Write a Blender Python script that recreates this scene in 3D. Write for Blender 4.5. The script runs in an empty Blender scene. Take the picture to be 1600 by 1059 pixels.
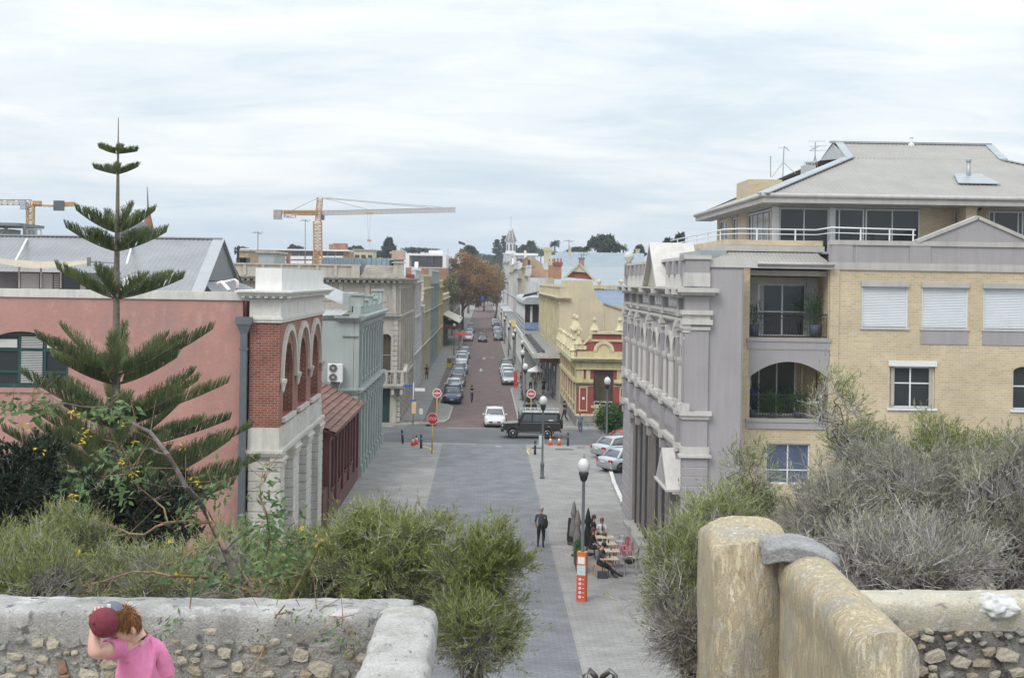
import bpy, bmesh, math, random
import numpy as np
from mathutils import Vector, Matrix, noise
R = math.radians
S = bpy.context.scene
COL = S.collection
random.seed(7); RNG = np.random.default_rng(7)
# ---------------------------------------------------------------- camera, light, sky
F, HC, VX, VY, ROLL = 2100.0, 12.0, 757.0, 438.0, R(0.9)
cam_d = bpy.data.cameras.new('camera'); cam = bpy.data.objects.new('camera', cam_d); COL.objects.link(cam)
cam_d.sensor_width = 36; cam_d.lens = F / 1600 * 36
cam_d.shift_x = (800 - VX) / 1600; cam_d.shift_y = -(529.5 - VY) / 1600
cam_d.clip_start = 0.2; cam_d.clip_end = 9000
cam.matrix_world = Matrix.Translation((0, 0, HC)) @ Matrix.Rotation(R(90), 4, 'X') @ Matrix.Rotation(ROLL, 4, 'Z')
S.camera = cam
S.view_settings.view_transform = 'Standard'; S.view_settings.look = 'None'
S.view_settings.gamma = 1; S.view_settings.use_curve_mapping = False
S.view_settings.exposure = 0.44
S.cycles.use_denoising = True
S.cycles.max_bounces = 5; S.cycles.diffuse_bounces = 3; S.cycles.glossy_bounces = 2
S.cycles.transparent_max_bounces = 6
SUN_EL, SUN_AZ = R(48), R(215)
sun_d = bpy.data.lights.new('sun', 'SUN'); sun = bpy.data.objects.new('sun', sun_d); COL.objects.link(sun)
sun_d.energy = 1.35; sun_d.angle = R(25); sun_d.color = (1.0, 0.965, 0.92)
sdir = Vector((math.sin(SUN_AZ) * math.cos(SUN_EL), math.cos(SUN_AZ) * math.cos(SUN_EL), math.sin(SUN_EL)))
sun.rotation_euler = (-sdir).to_track_quat('-Z', 'Y').to_euler()
W = bpy.data.worlds.new("World"); S.world = W; W.use_nodes = True
def build_sky():
 nt = W.node_tree; N = nt.nodes; L = nt.links; N.clear()
 out = N.new('ShaderNodeOutputWorld'); bg = N.new('ShaderNodeBackground'); bg.inputs[1].default_value = 0.1
 sky = N.new('ShaderNodeTexSky'); sky.sky_type = 'NISHITA'; sky.sun_disc = False
 sky.sun_elevation = SUN_EL; sky.sun_rotation = SUN_AZ; sky.altitude = 20
 tc = N.new('ShaderNodeTexCoord'); sep = N.new('ShaderNodeSeparateXYZ'); L.new(tc.outputs['Generated'], sep.inputs[0])
 def math_(op, a, b=None, clamp=False):
  m = N.new('ShaderNodeMath'); m.operation = op; m.use_clamp = clamp
  for i, v in enumerate((a, b)):
   if v is None: continue
   if isinstance(v, (int, float)): m.inputs[i].default_value = v
   else: L.new(v, m.inputs[i])
  return m.outputs[0]
 z = math_('MAXIMUM', sep.outputs[2], 0.0)
 zz = math_('ADD', z, 0.13)
 cx = math_('DIVIDE', sep.outputs[0], zz); cy = math_('DIVIDE', sep.outputs[1], zz)
 comb = N.new('ShaderNodeCombineXYZ'); L.new(cx, comb.inputs[0]); L.new(cy, comb.inputs[1])
 def noise_(scale, detail, rough, off, sx=1.0, sy=1.0, dist=0.3):
  mp = N.new('ShaderNodeMapping'); mp.inputs[1].default_value = off; mp.inputs[3].default_value = (sx, sy, 1)
  L.new(comb.outputs[0], mp.inputs[0])
  n = N.new('ShaderNodeTexNoise'); n.inputs['Scale'].default_value = scale; n.inputs['Detail'].default_value = detail
  n.inputs['Roughness'].default_value = rough; n.inputs['Distortion'].default_value = dist
  L.new(mp.outputs[0], n.inputs['Vector']); return n.outputs[0]
 def ramp(v, stops):
  r = N.new('ShaderNodeValToRGB'); L.new(v, r.inputs[0]); e = r.color_ramp.elements
  e[0].position, e[0].color = stops[0][0], (*stops[0][1], 1); e[1].position, e[1].color = stops[-1][0], (*stops[-1][1], 1)
  for p, c in stops[1:-1]:
   k = e.new(p); k.color = (*c, 1)
  return r.outputs[0]
 def mix(f, a, b):
  m = N.new('ShaderNodeMix'); m.data_type = 'RGBA'
  for s, v in ((0, f), (6, a), (7, b)):
   if isinstance(v, tuple): m.inputs[s].default_value = (*v, 1)
   elif isinstance(v, float): m.inputs[s].default_value = v
   else: L.new(v, m.inputs[s])
  return m.outputs[2]
 n1 = noise_(1.25, 8, 0.56, (3.1, 1.7, 0), 0.7, 1.0, 0.7)
 n2 = noise_(3.4, 7, 0.6, (7.3, 2.2, 4), 0.6, 1.0, 1.0)
 nm = math_('ADD', math_('MULTIPLY', n1, 0.72), math_('MULTIPLY', n2, 0.28))
 cloud = ramp(nm, [(0.34, (5.0, 5.8, 6.45)), (0.43, (5.7, 6.35, 6.85)), (0.5, (6.45, 6.9, 7.2)), (0.57, (7.15, 7.4, 7.55)), (0.66, (7.7, 7.8, 7.85))])
 # clear-air gaps low over the horizon, thickening cloud above
 n3 = noise_(0.9, 6, 0.5, (1.3, 9.7, 2), 0.9, 0.5, 0.6)
 low = math_('SUBTRACT', 1.0, math_('MULTIPLY', z, 11.0), True)
 gapm = math_('MULTIPLY', math_('ADD', math_('SUBTRACT', n3, 0.46), math_('MULTIPLY', low, 0.24)), 4.2, True)
 gap = math_('MULTIPLY', gapm, math_('POWER', low, 0.8), True)
 hazy = mix(0.6, sky.outputs[0], (4.2, 5.5, 6.9))
 skyblue = mix(0.8, hazy, (3.9, 5.1, 6.5))
 col = mix(math_('MULTIPLY', gap, 0.85), cloud, skyblue)
 veil = mix(0.05, col, sky.outputs[0])
 br_ = math_('ADD', 0.98, math_('MULTIPLY', math_('POWER', z, 1.5), 1.25))   # an overcast sky is brighter overhead than at the horizon
 cbr = N.new('ShaderNodeCombineColor'); [L.new(br_, cbr.inputs[i]) for i in range(3)]
 mv = N.new('ShaderNodeMix'); mv.data_type = 'RGBA'; mv.blend_type = 'MULTIPLY'; mv.inputs[0].default_value = 1; mv.clamp_result = False; L.new(veil, mv.inputs[6]); L.new(cbr.outputs[0], mv.inputs[7]); veil = mv.outputs[2]
 L.new(veil, bg.inputs[0]); L.new(bg.outputs[0], out.inputs[0])
build_sky()
# ---------------------------------------------------------------- pixel <-> place
CR, SR = math.cos(ROLL), math.sin(ROLL)
def der(px, py):
 dx, dy = px - VX, py - VY
 return dx * CR + dy * SR, -dx * SR + dy * CR
def at(px, py, Y):
 a, b = der(px, py); return Vector((a * Y / F, Y, HC - b * Y / F))
def gnd(px, py, z=0.0):
 a, b = der(px, py); Y = (HC - z) * F / b; return Vector((a * Y / F, Y, z))
def atx(px, py, X):
 a, b = der(px, py); Y = X * F / a; return Vector((X, Y, HC - b * Y / F))
# ---------------------------------------------------------------- materials
MATS = {}
def mat(name, c, rough=0.8, var=0.12, scale=1.5, sharp=0, patch=None, vb=0, bump=0.15, c2=None, streak=0.0, metal=0.0, spec=None, fine=18.0, coat=0.0, emit=0.0, bdist=0.02):
 """a painted / stone / metal surface: base colour broken by large blotches, fine grain and rain streaks"""
 if name in MATS: return MATS[name]
 m = bpy.data.materials.new(name); m.use_nodes = True; nt = m.node_tree; N = nt.nodes; L = nt.links
 b = N['Principled BSDF']; b.inputs['Roughness'].default_value = rough; b.inputs['Metallic'].default_value = metal
 if spec is not None: b.inputs['Specular IOR Level'].default_value = spec
 if coat: b.inputs['Coat Weight'].default_value = coat; b.inputs['Coat Roughness'].default_value = 0.08
 tc = N.new('ShaderNodeTexCoord')
 n = N.new('ShaderNodeTexNoise'); n.inputs['Scale'].default_value = scale; n.inputs['Detail'].default_value = 5; n.inputs['Roughness'].default_value = .6
 L.new(tc.outputs['Object'], n.inputs['Vector'])
 r = N.new('ShaderNodeValToRGB'); L.new(n.outputs[0], r.inputs[0])
 c = Vector(c[:3]); d = Vector(c2) if c2 else c * (1 - var * 1.6)
 hi = c if c2 else c * (1 + var * 0.6)
 e = r.color_ramp.elements; e[0].position = .45 if sharp else .33; e[0].color = (*d, 1); e[1].position = .55 if sharp else .68; e[1].color = (*[min(1, x) for x in hi], 1)
 col = r.outputs[0]
 f = N.new('ShaderNodeTexNoise'); f.inputs['Scale'].default_value = fine; f.inputs['Detail'].default_value = 3
 L.new(tc.outputs['Object'], f.inputs['Vector'])
 def darken(src, fac_out, lo, hi_, amount):
  mr = N.new('ShaderNodeMapRange'); mr.inputs[1].default_value = lo; mr.inputs[2].default_value = hi_
  mr.inputs[3].default_value = 1 - amount; mr.inputs[4].default_value = 1.0; L.new(fac_out, mr.inputs[0])
  mx = N.new('ShaderNodeMix'); mx.data_type = 'RGBA'; mx.blend_type = 'MULTIPLY'; mx.inputs[0].default_value = 1
  L.new(src, mx.inputs[6])
  cb = N.new('ShaderNodeCombineColor'); [L.new(mr.outputs[0], cb.inputs[i]) for i in range(3)]
  L.new(cb.outputs[0], mx.inputs[7]); return mx.outputs[2]
 for pc, psc, plo, phi in (patch or ()):
  mp = N.new('ShaderNodeMapping'); mp.inputs[3].default_value = psc; L.new(tc.outputs['Object'], mp.inputs[0]); pn = N.new('ShaderNodeTexNoise'); pn.inputs['Scale'].default_value = 1; pn.inputs['Detail'].default_value = 8; pn.inputs['Roughness'].default_value = .68; L.new(mp.outputs[0], pn.inputs['Vector'])
  pr = N.new('ShaderNodeMapRange'); pr.inputs[1].default_value = plo; pr.inputs[2].default_value = phi; L.new(pn.outputs[0], pr.inputs[0]); pm_ = N.new('ShaderNodeMix'); pm_.data_type = 'RGBA'; L.new(pr.outputs[0], pm_.inputs[0]); L.new(col, pm_.inputs[6]); pm_.inputs[7].default_value = (*pc, 1); col = pm_.outputs[2]
 if var > 0: col = darken(col, f.outputs[0], .35, .65, min(.5, var * .9))
 if streak > 0:
  mp = N.new('ShaderNodeMapping'); mp.inputs[3].default_value = (2.6, 2.6, 0.22); L.new(tc.outputs['Object'], mp.inputs[0])
  s = N.new('ShaderNodeTexNoise'); s.inputs['Scale'].default_value = 1.4; s.inputs['Detail'].default_value = 6; s.inputs['Roughness'].default_value = .65
  L.new(mp.outputs[0], s.inputs['Vector']); col = darken(col, s.outputs[0], .38, .56, streak)
 L.new(col, b.inputs['Base Color'])
 if bump > 0:
  bp = N.new('ShaderNodeBump'); bp.inputs['Strength'].default_value = bump; bp.inputs['Distance'].default_value = bdist
  L.new(f.outputs[0], bp.inputs['Height']); L.new(bp.outputs[0], b.inputs['Normal'])
  if vb:
   mp = N.new('ShaderNodeMapping'); mp.inputs[3].default_value = (11, 11, 2.6); L.new(tc.outputs['Object'], mp.inputs[0]); vn = N.new('ShaderNodeTexNoise'); vn.inputs['Scale'].default_value = 1.6; vn.inputs['Detail'].default_value = 9; vn.inputs['Roughness'].default_value = .7; L.new(mp.outputs[0], vn.inputs['Vector'])
   vr = N.new('ShaderNodeMapRange'); vr.inputs[1].default_value = .42; vr.inputs[2].default_value = .56; L.new(vn.outputs[0], vr.inputs[0]); b2 = N.new('ShaderNodeBump'); b2.inputs['Strength'].default_value = .8; b2.inputs['Distance'].default_value = .012; L.new(vr.outputs[0], b2.inputs['Height']); L.new(b2.outputs[0], bp.inputs['Normal'])
 if emit: b.inputs['Emission Color'].default_value = (*c, 1); b.inputs['Emission Strength'].default_value = emit
 MATS[name] = m; return m
def brickmat(name, c1, c2, mortar, bw=.23, bh=.086, msize=.012, mode='wall', rough=.85, bump=.5, big=.12, off=.5, squash=1.0, streak=0.0):
 if name in MATS: return MATS[name]
 m = bpy.data.materials.new(name); m.use_nodes = True; nt = m.node_tree; N = nt.nodes; L = nt.links
 b = N['Principled BSDF']; b.inputs['Roughness'].default_value = rough
 tc = N.new('ShaderNodeTexCoord'); sp = N.new('ShaderNodeSeparateXYZ'); L.new(tc.outputs['Object'], sp.inputs[0])
 cb = N.new('ShaderNodeCombineXYZ')
 if mode == 'wall':
  ad = N.new('ShaderNodeMath'); ad.operation = 'ADD'; L.new(sp.outputs[0], ad.inputs[0]); L.new(sp.outputs[1], ad.inputs[1])
  L.new(ad.outputs[0], cb.inputs[0]); L.new(sp.outputs[2], cb.inputs[1])
 else:
  L.new(sp.outputs[0], cb.inputs[0]); L.new(sp.outputs[1], cb.inputs[1])
 br = N.new('ShaderNodeTexBrick'); br.offset = off; L.new(cb.outputs[0], br.inputs['Vector'])
 for k, v in (('Scale', 1), ('Mortar Size', msize), ('Mortar Smooth', .15), ('Bias', 0), ('Brick Width', bw), ('Row Height', bh)): br.inputs[k].default_value = v
 br.inputs['Color1'].default_value = (*c1, 1); br.inputs['Color2'].default_value = (*c2, 1); br.inputs['Mortar'].default_value = (*mortar, 1)
 n = N.new('ShaderNodeTexNoise'); n.inputs['Scale'].default_value = .7; n.inputs['Detail'].default_value = 8; n.inputs['Roughness'].default_value = .65
 L.new(tc.outputs['Object'], n.inputs['Vector'])
 mr = N.new('ShaderNodeMapRange'); mr.inputs[1].default_value = .35; mr.inputs[2].default_value = .65; mr.inputs[3].default_value = 1 - big * 1.6; mr.inputs[4].default_value = 1 + big * .5
 L.new(n.outputs[0], mr.inputs[0]); cc = N.new('ShaderNodeCombineColor'); [L.new(mr.outputs[0], cc.inputs[i]) for i in range(3)]
 mx = N.new('ShaderNodeMix'); mx.data_type = 'RGBA'; mx.blend_type = 'MULTIPLY'; mx.inputs[0].default_value = 1
 L.new(br.outputs['Color'], mx.inputs[6]); L.new(cc.outputs[0], mx.inputs[7])
 L.new(mx.outputs[2], b.inputs['Base Color'])
 iv = N.new('ShaderNodeMath'); iv.operation = 'SUBTRACT'; iv.inputs[0].default_value = 1; L.new(br.outputs['Fac'], iv.inputs[1])
 bp = N.new('ShaderNodeBump'); bp.inputs['Strength'].default_value = bump; bp.inputs['Distance'].default_value = .01
 L.new(iv.outputs[0], bp.inputs['Height']); L.new(bp.outputs[0], b.inputs['Normal'])
 MATS[name] = m; return m
def leafmat(name, a, b_, c_=None, scale=1.2, rough=.6, trans=.25):
 if name in MATS: return MATS[name]
 m = bpy.data.materials.new(name); m.use_nodes = True; nt = m.node_tree; N = nt.nodes; L = nt.links
 b = N['Principled BSDF']; b.inputs['Roughness'].default_value = rough; b.inputs['Specular IOR Level'].default_value = .25
 tc = N.new('ShaderNodeTexCoord'); n = N.new('ShaderNodeTexNoise'); n.inputs['Scale'].default_value = scale; n.inputs['Detail'].default_value = 6
 L.new(tc.outputs['Object'], n.inputs['Vector'])
 g = N.new('ShaderNodeNewGeometry')
 ad = N.new('ShaderNodeMath'); ad.operation = 'MULTIPLY_ADD'; ad.inputs[1].default_value = .45; L.new(g.outputs['Random Per Island'], ad.inputs[0])
 sb = N.new('ShaderNodeMath'); sb.operation = 'SUBTRACT'; sb.inputs[1].default_value = .22; L.new(n.outputs[0], sb.inputs[0]); L.new(sb.outputs[0], ad.inputs[2])
 r = N.new('ShaderNodeValToRGB'); L.new(ad.outputs[0], r.inputs[0]); e = r.color_ramp.elements
 e[0].position = .3; e[0].color = (*a, 1); e[1].position = .72; e[1].color = (*(c_ or b_), 1)
 if c_: k = e.new(.5); k.color = (*b_, 1)
 L.new(r.outputs[0], b.inputs['Base Color'])
 tr = N.new('ShaderNodeBsdfTranslucent'); L.new(r.outputs[0], tr.inputs[0]); ms = N.new('ShaderNodeMixShader'); ms.inputs[0].default_value = trans
 L.new(b.outputs[0], ms.inputs[1]); L.new(tr.outputs[0], ms.inputs[2]); L.new(ms.outputs[0], N['Material Output'].inputs[0])
 MATS[name] = m; return m
# ---------------------------------------------------------------- object bookkeeping
ORG = {}
def thing(name, label, cat, loc=(0, 0, 0), group=None, rz=0.0):
 o = bpy.data.objects.new(name, None); COL.objects.link(o); o.location = loc; o.rotation_euler = (0, 0, rz); o.empty_display_size = .2
 o['label'] = label; o['category'] = cat
 if group: o['group'] = group
 ORG[o.name] = Vector(loc); return o
def tag(o, label, cat, group=None):
 o['label'] = label; o['category'] = cat
 if group: o['group'] = group
 return o
def struct(o): o['kind'] = 'structure'; return o
def stuff(o): o['kind'] = 'stuff'; return o
def finish(me, name, m, parent, base):
 ms = m if isinstance(m, (list, tuple)) else [m]
 for x in ms: me.materials.append(x)
 o = bpy.data.objects.new(name, me); COL.objects.link(o)
 if parent is not None:
  o.parent = parent; ORG[o.name] = ORG.get(parent.name, Vector((0, 0, 0)))
 elif base is not None: o.location = base
 return o
class MB:
 """collects geometry; fr=(origin,u,n) maps local (u, d, z) to the world: u along a wall, d outward"""
 def __init__(s, fr=None): s.v = []; s.f = []; s.mi = []; s.fr = fr; s.m = 0; s.sm = []; s.smooth = False
 def tr(s, p):
  if s.fr is None: return tuple(p)
  o, u, n = s.fr; q = o + u * p[0] + n * p[1]; return (q.x, q.y, q.z + p[2])
 def add(s, vs, fs):
  b = len(s.v); s.v += [s.tr(p) for p in vs]
  for f in fs: s.f.append(tuple(b + i for i in f)); s.mi.append(s.m); s.sm.append(s.smooth)
 def box(s, x0, x1, y0, y1, z0, z1):
  s.add([(x0, y0, z0), (x1, y0, z0), (x1, y1, z0), (x0, y1, z0), (x0, y0, z1), (x1, y0, z1), (x1, y1, z1), (x0, y1, z1)],
    [(0, 3, 2, 1), (4, 5, 6, 7), (0, 1, 5, 4), (1, 2, 6, 5), (2, 3, 7, 6), (3, 0, 4, 7)])
 def cbox(s, c, sx, sy, sz, rz=0.0, M=None):
  M = M or Matrix.Rotation(rz, 3, 'Z'); c = Vector(c)
  vs = [c + M @ Vector((a * sx / 2, b * sy / 2, d * sz / 2)) for d in (-1, 1) for a, b in ((-1, -1), (1, -1), (1, 1), (-1, 1))]
  s.add(vs, [(0, 3, 2, 1), (4, 5, 6, 7), (0, 1, 5, 4), (1, 2, 6, 5), (2, 3, 7, 6), (3, 0, 4, 7)])
 def prism(s, poly, ext):
  """poly: list of 3d points, ext: vector"""
  n = len(poly); e = Vector(ext); P = [Vector(p) for p in poly]
  s.add(P + [p + e for p in P], [tuple(range(n))[::-1], tuple(range(n, 2 * n))] + [(i, (i + 1) % n, n + (i + 1) % n, n + i) for i in range(n)])
 def quad(s, *p): s.add(p, [tuple(range(len(p)))])
 def tube(s, pts, r, n=8, cap=True):
  pts = [Vector(p) for p in pts]; rs = r if isinstance(r, (list, tuple)) else [r] * len(pts); vs = []
  for i, p in enumerate(pts):
   d = (pts[min(i + 1, len(pts) - 1)] - pts[max(i - 1, 0)])
   d = d.normalized() if d.length > 1e-9 else Vector((0, 0, 1))
   a = d.cross(Vector((0, 0, 1)) if abs(d.z) < .9 else Vector((1, 0, 0))).normalized(); b = d.cross(a)
   vs += [p + (a * math.cos(t) + b * math.sin(t)) * rs[i] for t in [2 * math.pi * k / n for k in range(n)]]
  fs = [(i * n + k, i * n + (k + 1) % n, (i + 1) * n + (k + 1) % n, (i + 1) * n + k) for i in range(len(pts) - 1) for k in range(n)]
  if cap: fs += [tuple(range(n))[::-1], tuple(range((len(pts) - 1) * n, len(pts) * n))]
  sm = s.smooth; s.smooth = n > 6; s.add(vs, fs); s.smooth = sm
 def lathe(s, c, prof, n=12, M=None):
  c = Vector(c); M = M or Matrix.Identity(3); vs = []
  for r, z in prof: vs += [c + M @ Vector((r * math.cos(t), r * math.sin(t), z)) for t in [2 * math.pi * k / n for k in range(n)]]
  fs = [(i * n + k, i * n + (k + 1) % n, (i + 1) * n + (k + 1) % n, (i + 1) * n + k) for i in range(len(prof) - 1) for k in range(n)]
  fs += [tuple(range(n))[::-1], tuple(range((len(prof) - 1) * n, len(prof) * n))]
  sm = s.smooth; s.smooth = n > 8; s.add(vs, fs); s.smooth = sm
 def ell(s, c, rx, ry, rz, n=12, m=8, M=None):
  s.lathe_ell(c, rx, ry, rz, n, m, M)
 def lathe_ell(s, c, rx, ry, rz, n, m, M=None):
  c = Vector(c); M = M or Matrix.Identity(3); vs = []
  for j in range(m + 1):
   t = math.pi * j / m; st, ct = max(math.sin(t), .001), math.cos(t)
   vs += [c + M @ Vector((rx * st * math.cos(a), ry * st * math.sin(a), rz * ct)) for a in [2 * math.pi * k / n for k in range(n)]]
  sm = s.smooth; s.smooth = True
  s.add(vs, [(j * n + k, (j + 1) * n + k, (j + 1) * n + (k + 1) % n, j * n + (k + 1) % n) for j in range(m) for k in range(n)]); s.smooth = sm
 def build(s, name, m, parent=None, base=None, bev=0.0, weld=False):
  me = bpy.data.meshes.new(name)
  o = ORG.get(parent.name, Vector((0, 0, 0))) if parent is not None else (Vector(base) if base is not None else Vector((0, 0, 0)))
  me.from_pydata([(p[0] - o.x, p[1] - o.y, p[2] - o.z) for p in s.v], [], s.f)
  me.polygons.foreach_set('material_index', s.mi); me.polygons.foreach_set('use_smooth', s.sm)
  bm = bmesh.new(); bm.from_mesh(me)
  if weld: bmesh.ops.remove_doubles(bm, verts=bm.verts, dist=1e-4)
  bmesh.ops.recalc_face_normals(bm, faces=bm.faces)
  if bev: bmesh.ops.bevel(bm, geom=[e for e in bm.edges if len(e.link_faces) == 2 and e.calc_face_angle() > .6], offset=bev, segments=1, affect='EDGES', clamp_overlap=True)
  bm.to_mesh(me); bm.free(); me.update()
  return finish(me, name, m, parent, base)
def share(src, name, parent, loc, rz=0.0, mats=None):
 """another piece using the same mesh"""
 o = bpy.data.objects.new(name, src.data); COL.objects.link(o); o.parent = parent; o.location = loc; o.rotation_euler = (0, 0, rz); return o
def copy_tree(o, parent=None, top=True):
 c = o.copy(); COL.objects.link(c)
 if parent is not None: c.parent = parent
 for ch in o.children: copy_tree(ch, c, False)
 return c
def place(o, loc, rz=0.0, label=None, group=None, first=False):
 c = o if first else copy_tree(o)
 c.location = loc; c.rotation_euler = (0, 0, rz)
 if label: c['label'] = label
 if group: c['group'] = group
 return c
def fromnp(V, FQ, name, m, parent=None, base=None, smooth=False):
 """mesh from numpy arrays; FQ (n,k) faces"""
 me = bpy.data.meshes.new(name); k = FQ.shape[1]
 o = ORG.get(parent.name, Vector((0, 0, 0))) if parent is not None else (Vector(base) if base is not None else Vector((0, 0, 0)))
 V = V - np.array([o.x, o.y, o.z])
 me.vertices.add(len(V)); me.vertices.foreach_set('co', V.astype(np.float32).ravel())
 me.loops.add(FQ.size); me.loops.foreach_set('vertex_index', FQ.astype(np.int32).ravel())
 me.polygons.add(len(FQ)); me.polygons.foreach_set('loop_start', np.arange(0, FQ.size, k, dtype=np.int32))
 me.polygons.foreach_set('loop_total', np.full(len(FQ), k, dtype=np.int32))
 if smooth: me.polygons.foreach_set('use_smooth', np.ones(len(FQ), dtype=bool))
 me.update(calc_edges=True); me.validate()
 return finish(me, name, m, parent, base)
# common materials
GLASS = mat('dark_glass', (.035, .04, .045), rough=.08, var=.0, bump=0, spec=.6)
GLASS2 = mat('blue_grey_glass', (.10, .13, .2), rough=.12, var=.1, bump=0, spec=.6)
WHITEP = mat('white_paint', (.74, .74, .73), rough=.5, var=.05)
CREAMW = mat('warm_white_render', (.76, .74, .69), rough=.8, var=.07, streak=.10)
STEEL = mat('galvanised_steel', (.42, .44, .45), rough=.45, var=.1, metal=.6)
DARK = mat('black_paint', (.02, .02, .022), rough=.4, var=.05, bump=.05)
GREYP = mat('grey_paint', (.2, .21, .22), rough=.5, var=.08)
# ---------------------------------------------------------------- wall pieces
X_, Y_ = Vector((1, 0, 0)), Vector((0, 1, 0))
def wall(mb, u0, u1, z0, z1, d, t, holes=()):
 """wall slab with true openings; holes (u0,u1,z0,z1,rise): rise>0 gives an arched head that starts rise below z1"""
 us = sorted({u0, u1, *[h[0] for h in holes], *[h[1] for h in holes]}); us = [u for u in us if u0 <= u <= u1]
 for a, b in zip(us, us[1:]):
  mid = (a + b) / 2; hs = sorted([(h[2], h[3]) for h in holes if h[0] < mid < h[1]]); z = z0
  for ha, hb in hs:
   if ha > z: mb.box(a, b, d - t, d, z, ha)
   z = max(z, hb)
  if z < z1: mb.box(a, b, d - t, d, z, z1)
 for h in holes:
  if len(h) > 4 and h[4] > 0:
   a, b, _, zt, r = h[:5]; n = 12; c = (a + b) / 2; w = (b - a) / 2
   for i in range(n):
    t0, t1 = math.pi * i / n, math.pi * (i + 1) / n
    p0 = (c - w * math.cos(t0), zt - r + r * math.sin(t0)); p1 = (c - w * math.cos(t1), zt - r + r * math.sin(t1))
    mb.prism([(p0[0], d - t, p0[1]), (p1[0], d - t, p1[1]), (p1[0], d - t, zt), (p0[0], d - t, zt)], (0, t, 0))
def archband(mb, c, w, zs, r, th, d0, d1, n=14, leg=0.0, rise=None):
 """moulding round an arch: centre c, half width w, springing zs, ring thickness th"""
 rr = rise or w
 pts = [(c - w * math.cos(math.pi * i / n), zs + rr * math.sin(math.pi * i / n)) for i in range(n + 1)]
 ptso = [(c - (w + th) * math.cos(math.pi * i / n), zs + (rr + th) * math.sin(math.pi * i / n)) for i in range(n + 1)]
 for i in range(n):
  mb.prism([(pts[i][0], d0, pts[i][1]), (pts[i + 1][0], d0, pts[i + 1][1]), (ptso[i + 1][0], d0, ptso[i + 1][1]), (ptso[i][0], d0, ptso[i][1])], (0, d1 - d0, 0))
 if leg:
  mb.box(c - w - th, c - w, d0, d1, zs - leg, zs); mb.box(c + w, c + w + th, d0, d1, zs - leg, zs)
def cornice(mb, u0, u1, z0, z1, proj, steps=3, ends=(1, 1), d=0.0, t=0.12):
 """stepped cornice growing outward upwards; ends: wrap past each end by its projection"""
 h = (z1 - z0) / steps
 for i in range(steps):
  p = proj * (i + 1) / steps
  mb.box(u0 - p * ends[0], u1 + p * ends[1], d - t, d + p, z0 + i * h, z0 + (i + 1) * h - (0 if i == steps - 1 else 0))
def dentils(mb, u0, u1, z0, z1, d0, d1, pitch, w=.5):
 n = max(1, int((u1 - u0) / pitch)); p = (u1 - u0) / n
 for i in range(n): mb.box(u0 + (i + .5 - w / 2) * p, u0 + (i + .5 + w / 2) * p, d0, d1, z0, z1)
def window(fr, root, u0, u1, z0, z1, d, fm, gm, us=(), zs=(), fw=.06, ft=.06, sill=None, name='window', rise=0, gz=None):
 """window > pane, sill; frame with mullions at us and transoms at zs"""
 mb = MB(fr); mb.box(u0, u0 + fw, d - ft, d, z0, z1); mb.box(u1 - fw, u1, d - ft, d, z0, z1)
 mb.box(u0 + fw, u1 - fw, d - ft, d, z0, z0 + fw); mb.box(u0 + fw, u1 - fw, d - ft, d, z1 - fw, z1)
 for u in us: mb.box(u - fw * .4, u + fw * .4, d - ft, d - .004, z0 + fw, z1 - fw)
 for z in zs: mb.box(u0 + fw, u1 - fw, d - ft, d - .008, z - fw * .35, z + fw * .35)
 w = mb.build(name, fm, root)
 U = [u0] + list(us) + [u1]; Z = [z0] + list(zs) + [z1]
 for a, b in zip(U, U[1:]):
  for c, e in zip(Z, Z[1:]):
   p = MB(fr); p.box(a + .02, b - .02, d - ft * .8, d - ft * .55, c + .02, e - .02); p.build('pane', gm, w)
 if sill:
  p = MB(fr); p.box(u0 - .08, u1 + .08, d - ft - .02, sill[0], z0 - sill[1], z0); p.build('sill', sill[2], w)
 return w
def corr(mb, poly, pitch=.2, amp=.02):
 """ribbed metal sheet filling a planar convex polygon; poly[0]->poly[1] is the eave"""
 P = [Vector(p) for p in poly]; E = (P[1] - P[0]).normalized(); n = E.cross(P[2] - P[0]).normalized()
 if n.z < 0: n = -n
 Sv = n.cross(E); q = [((p - P[0]).dot(E), (p - P[0]).dot(Sv)) for p in P]
 a0, a1 = min(x for x, _ in q), max(x for x, _ in q)
 def rng(a):
  bs = []
  for (x0, y0), (x1, y1) in zip(q, q[1:] + q[:1]):
   if min(x0, x1) - 1e-6 <= a <= max(x0, x1) + 1e-6:
    if abs(x1 - x0) < 1e-6: bs += [y0, y1]
    else: bs.append(y0 + (y1 - y0) * (a - x0) / (x1 - x0))
  return (min(bs), max(bs)) if bs else (0, 0)
 N = max(2, int((a1 - a0) / (pitch / 2))); prev = None
 for i in range(N + 1):
  a = a0 + (a1 - a0) * i / N; b0, b1 = rng(min(max(a, a0 + 1e-4), a1 - 1e-4)); o = n * (amp * (i % 2))
  cur = (P[0] + E * a + Sv * b0 + o, P[0] + E * a + Sv * b1 + o)
  if prev: mb.quad(prev[0], cur[0], cur[1], prev[1])
  prev = cur
def bar(mb, a, b, w, h=None):
 """square bar from a to b"""
 a, b = Vector(a), Vector(b); d = (b - a).normalized(); h = h or w
 s = d.cross(Vector((0, 0, 1)) if abs(d.z) < .95 else Vector((1, 0, 0))).normalized(); t = s.cross(d)
 vs = [p + s * (x * w / 2) + t * (y * h / 2) for p in (a, b) for x, y in ((-1, -1), (1, -1), (1, 1), (-1, 1))]
 mb.add(vs, [(0, 3, 2, 1), (4, 5, 6, 7), (0, 1, 5, 4), (1, 2, 6, 5), (2, 3, 7, 6), (3, 0, 4, 7)])
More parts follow.
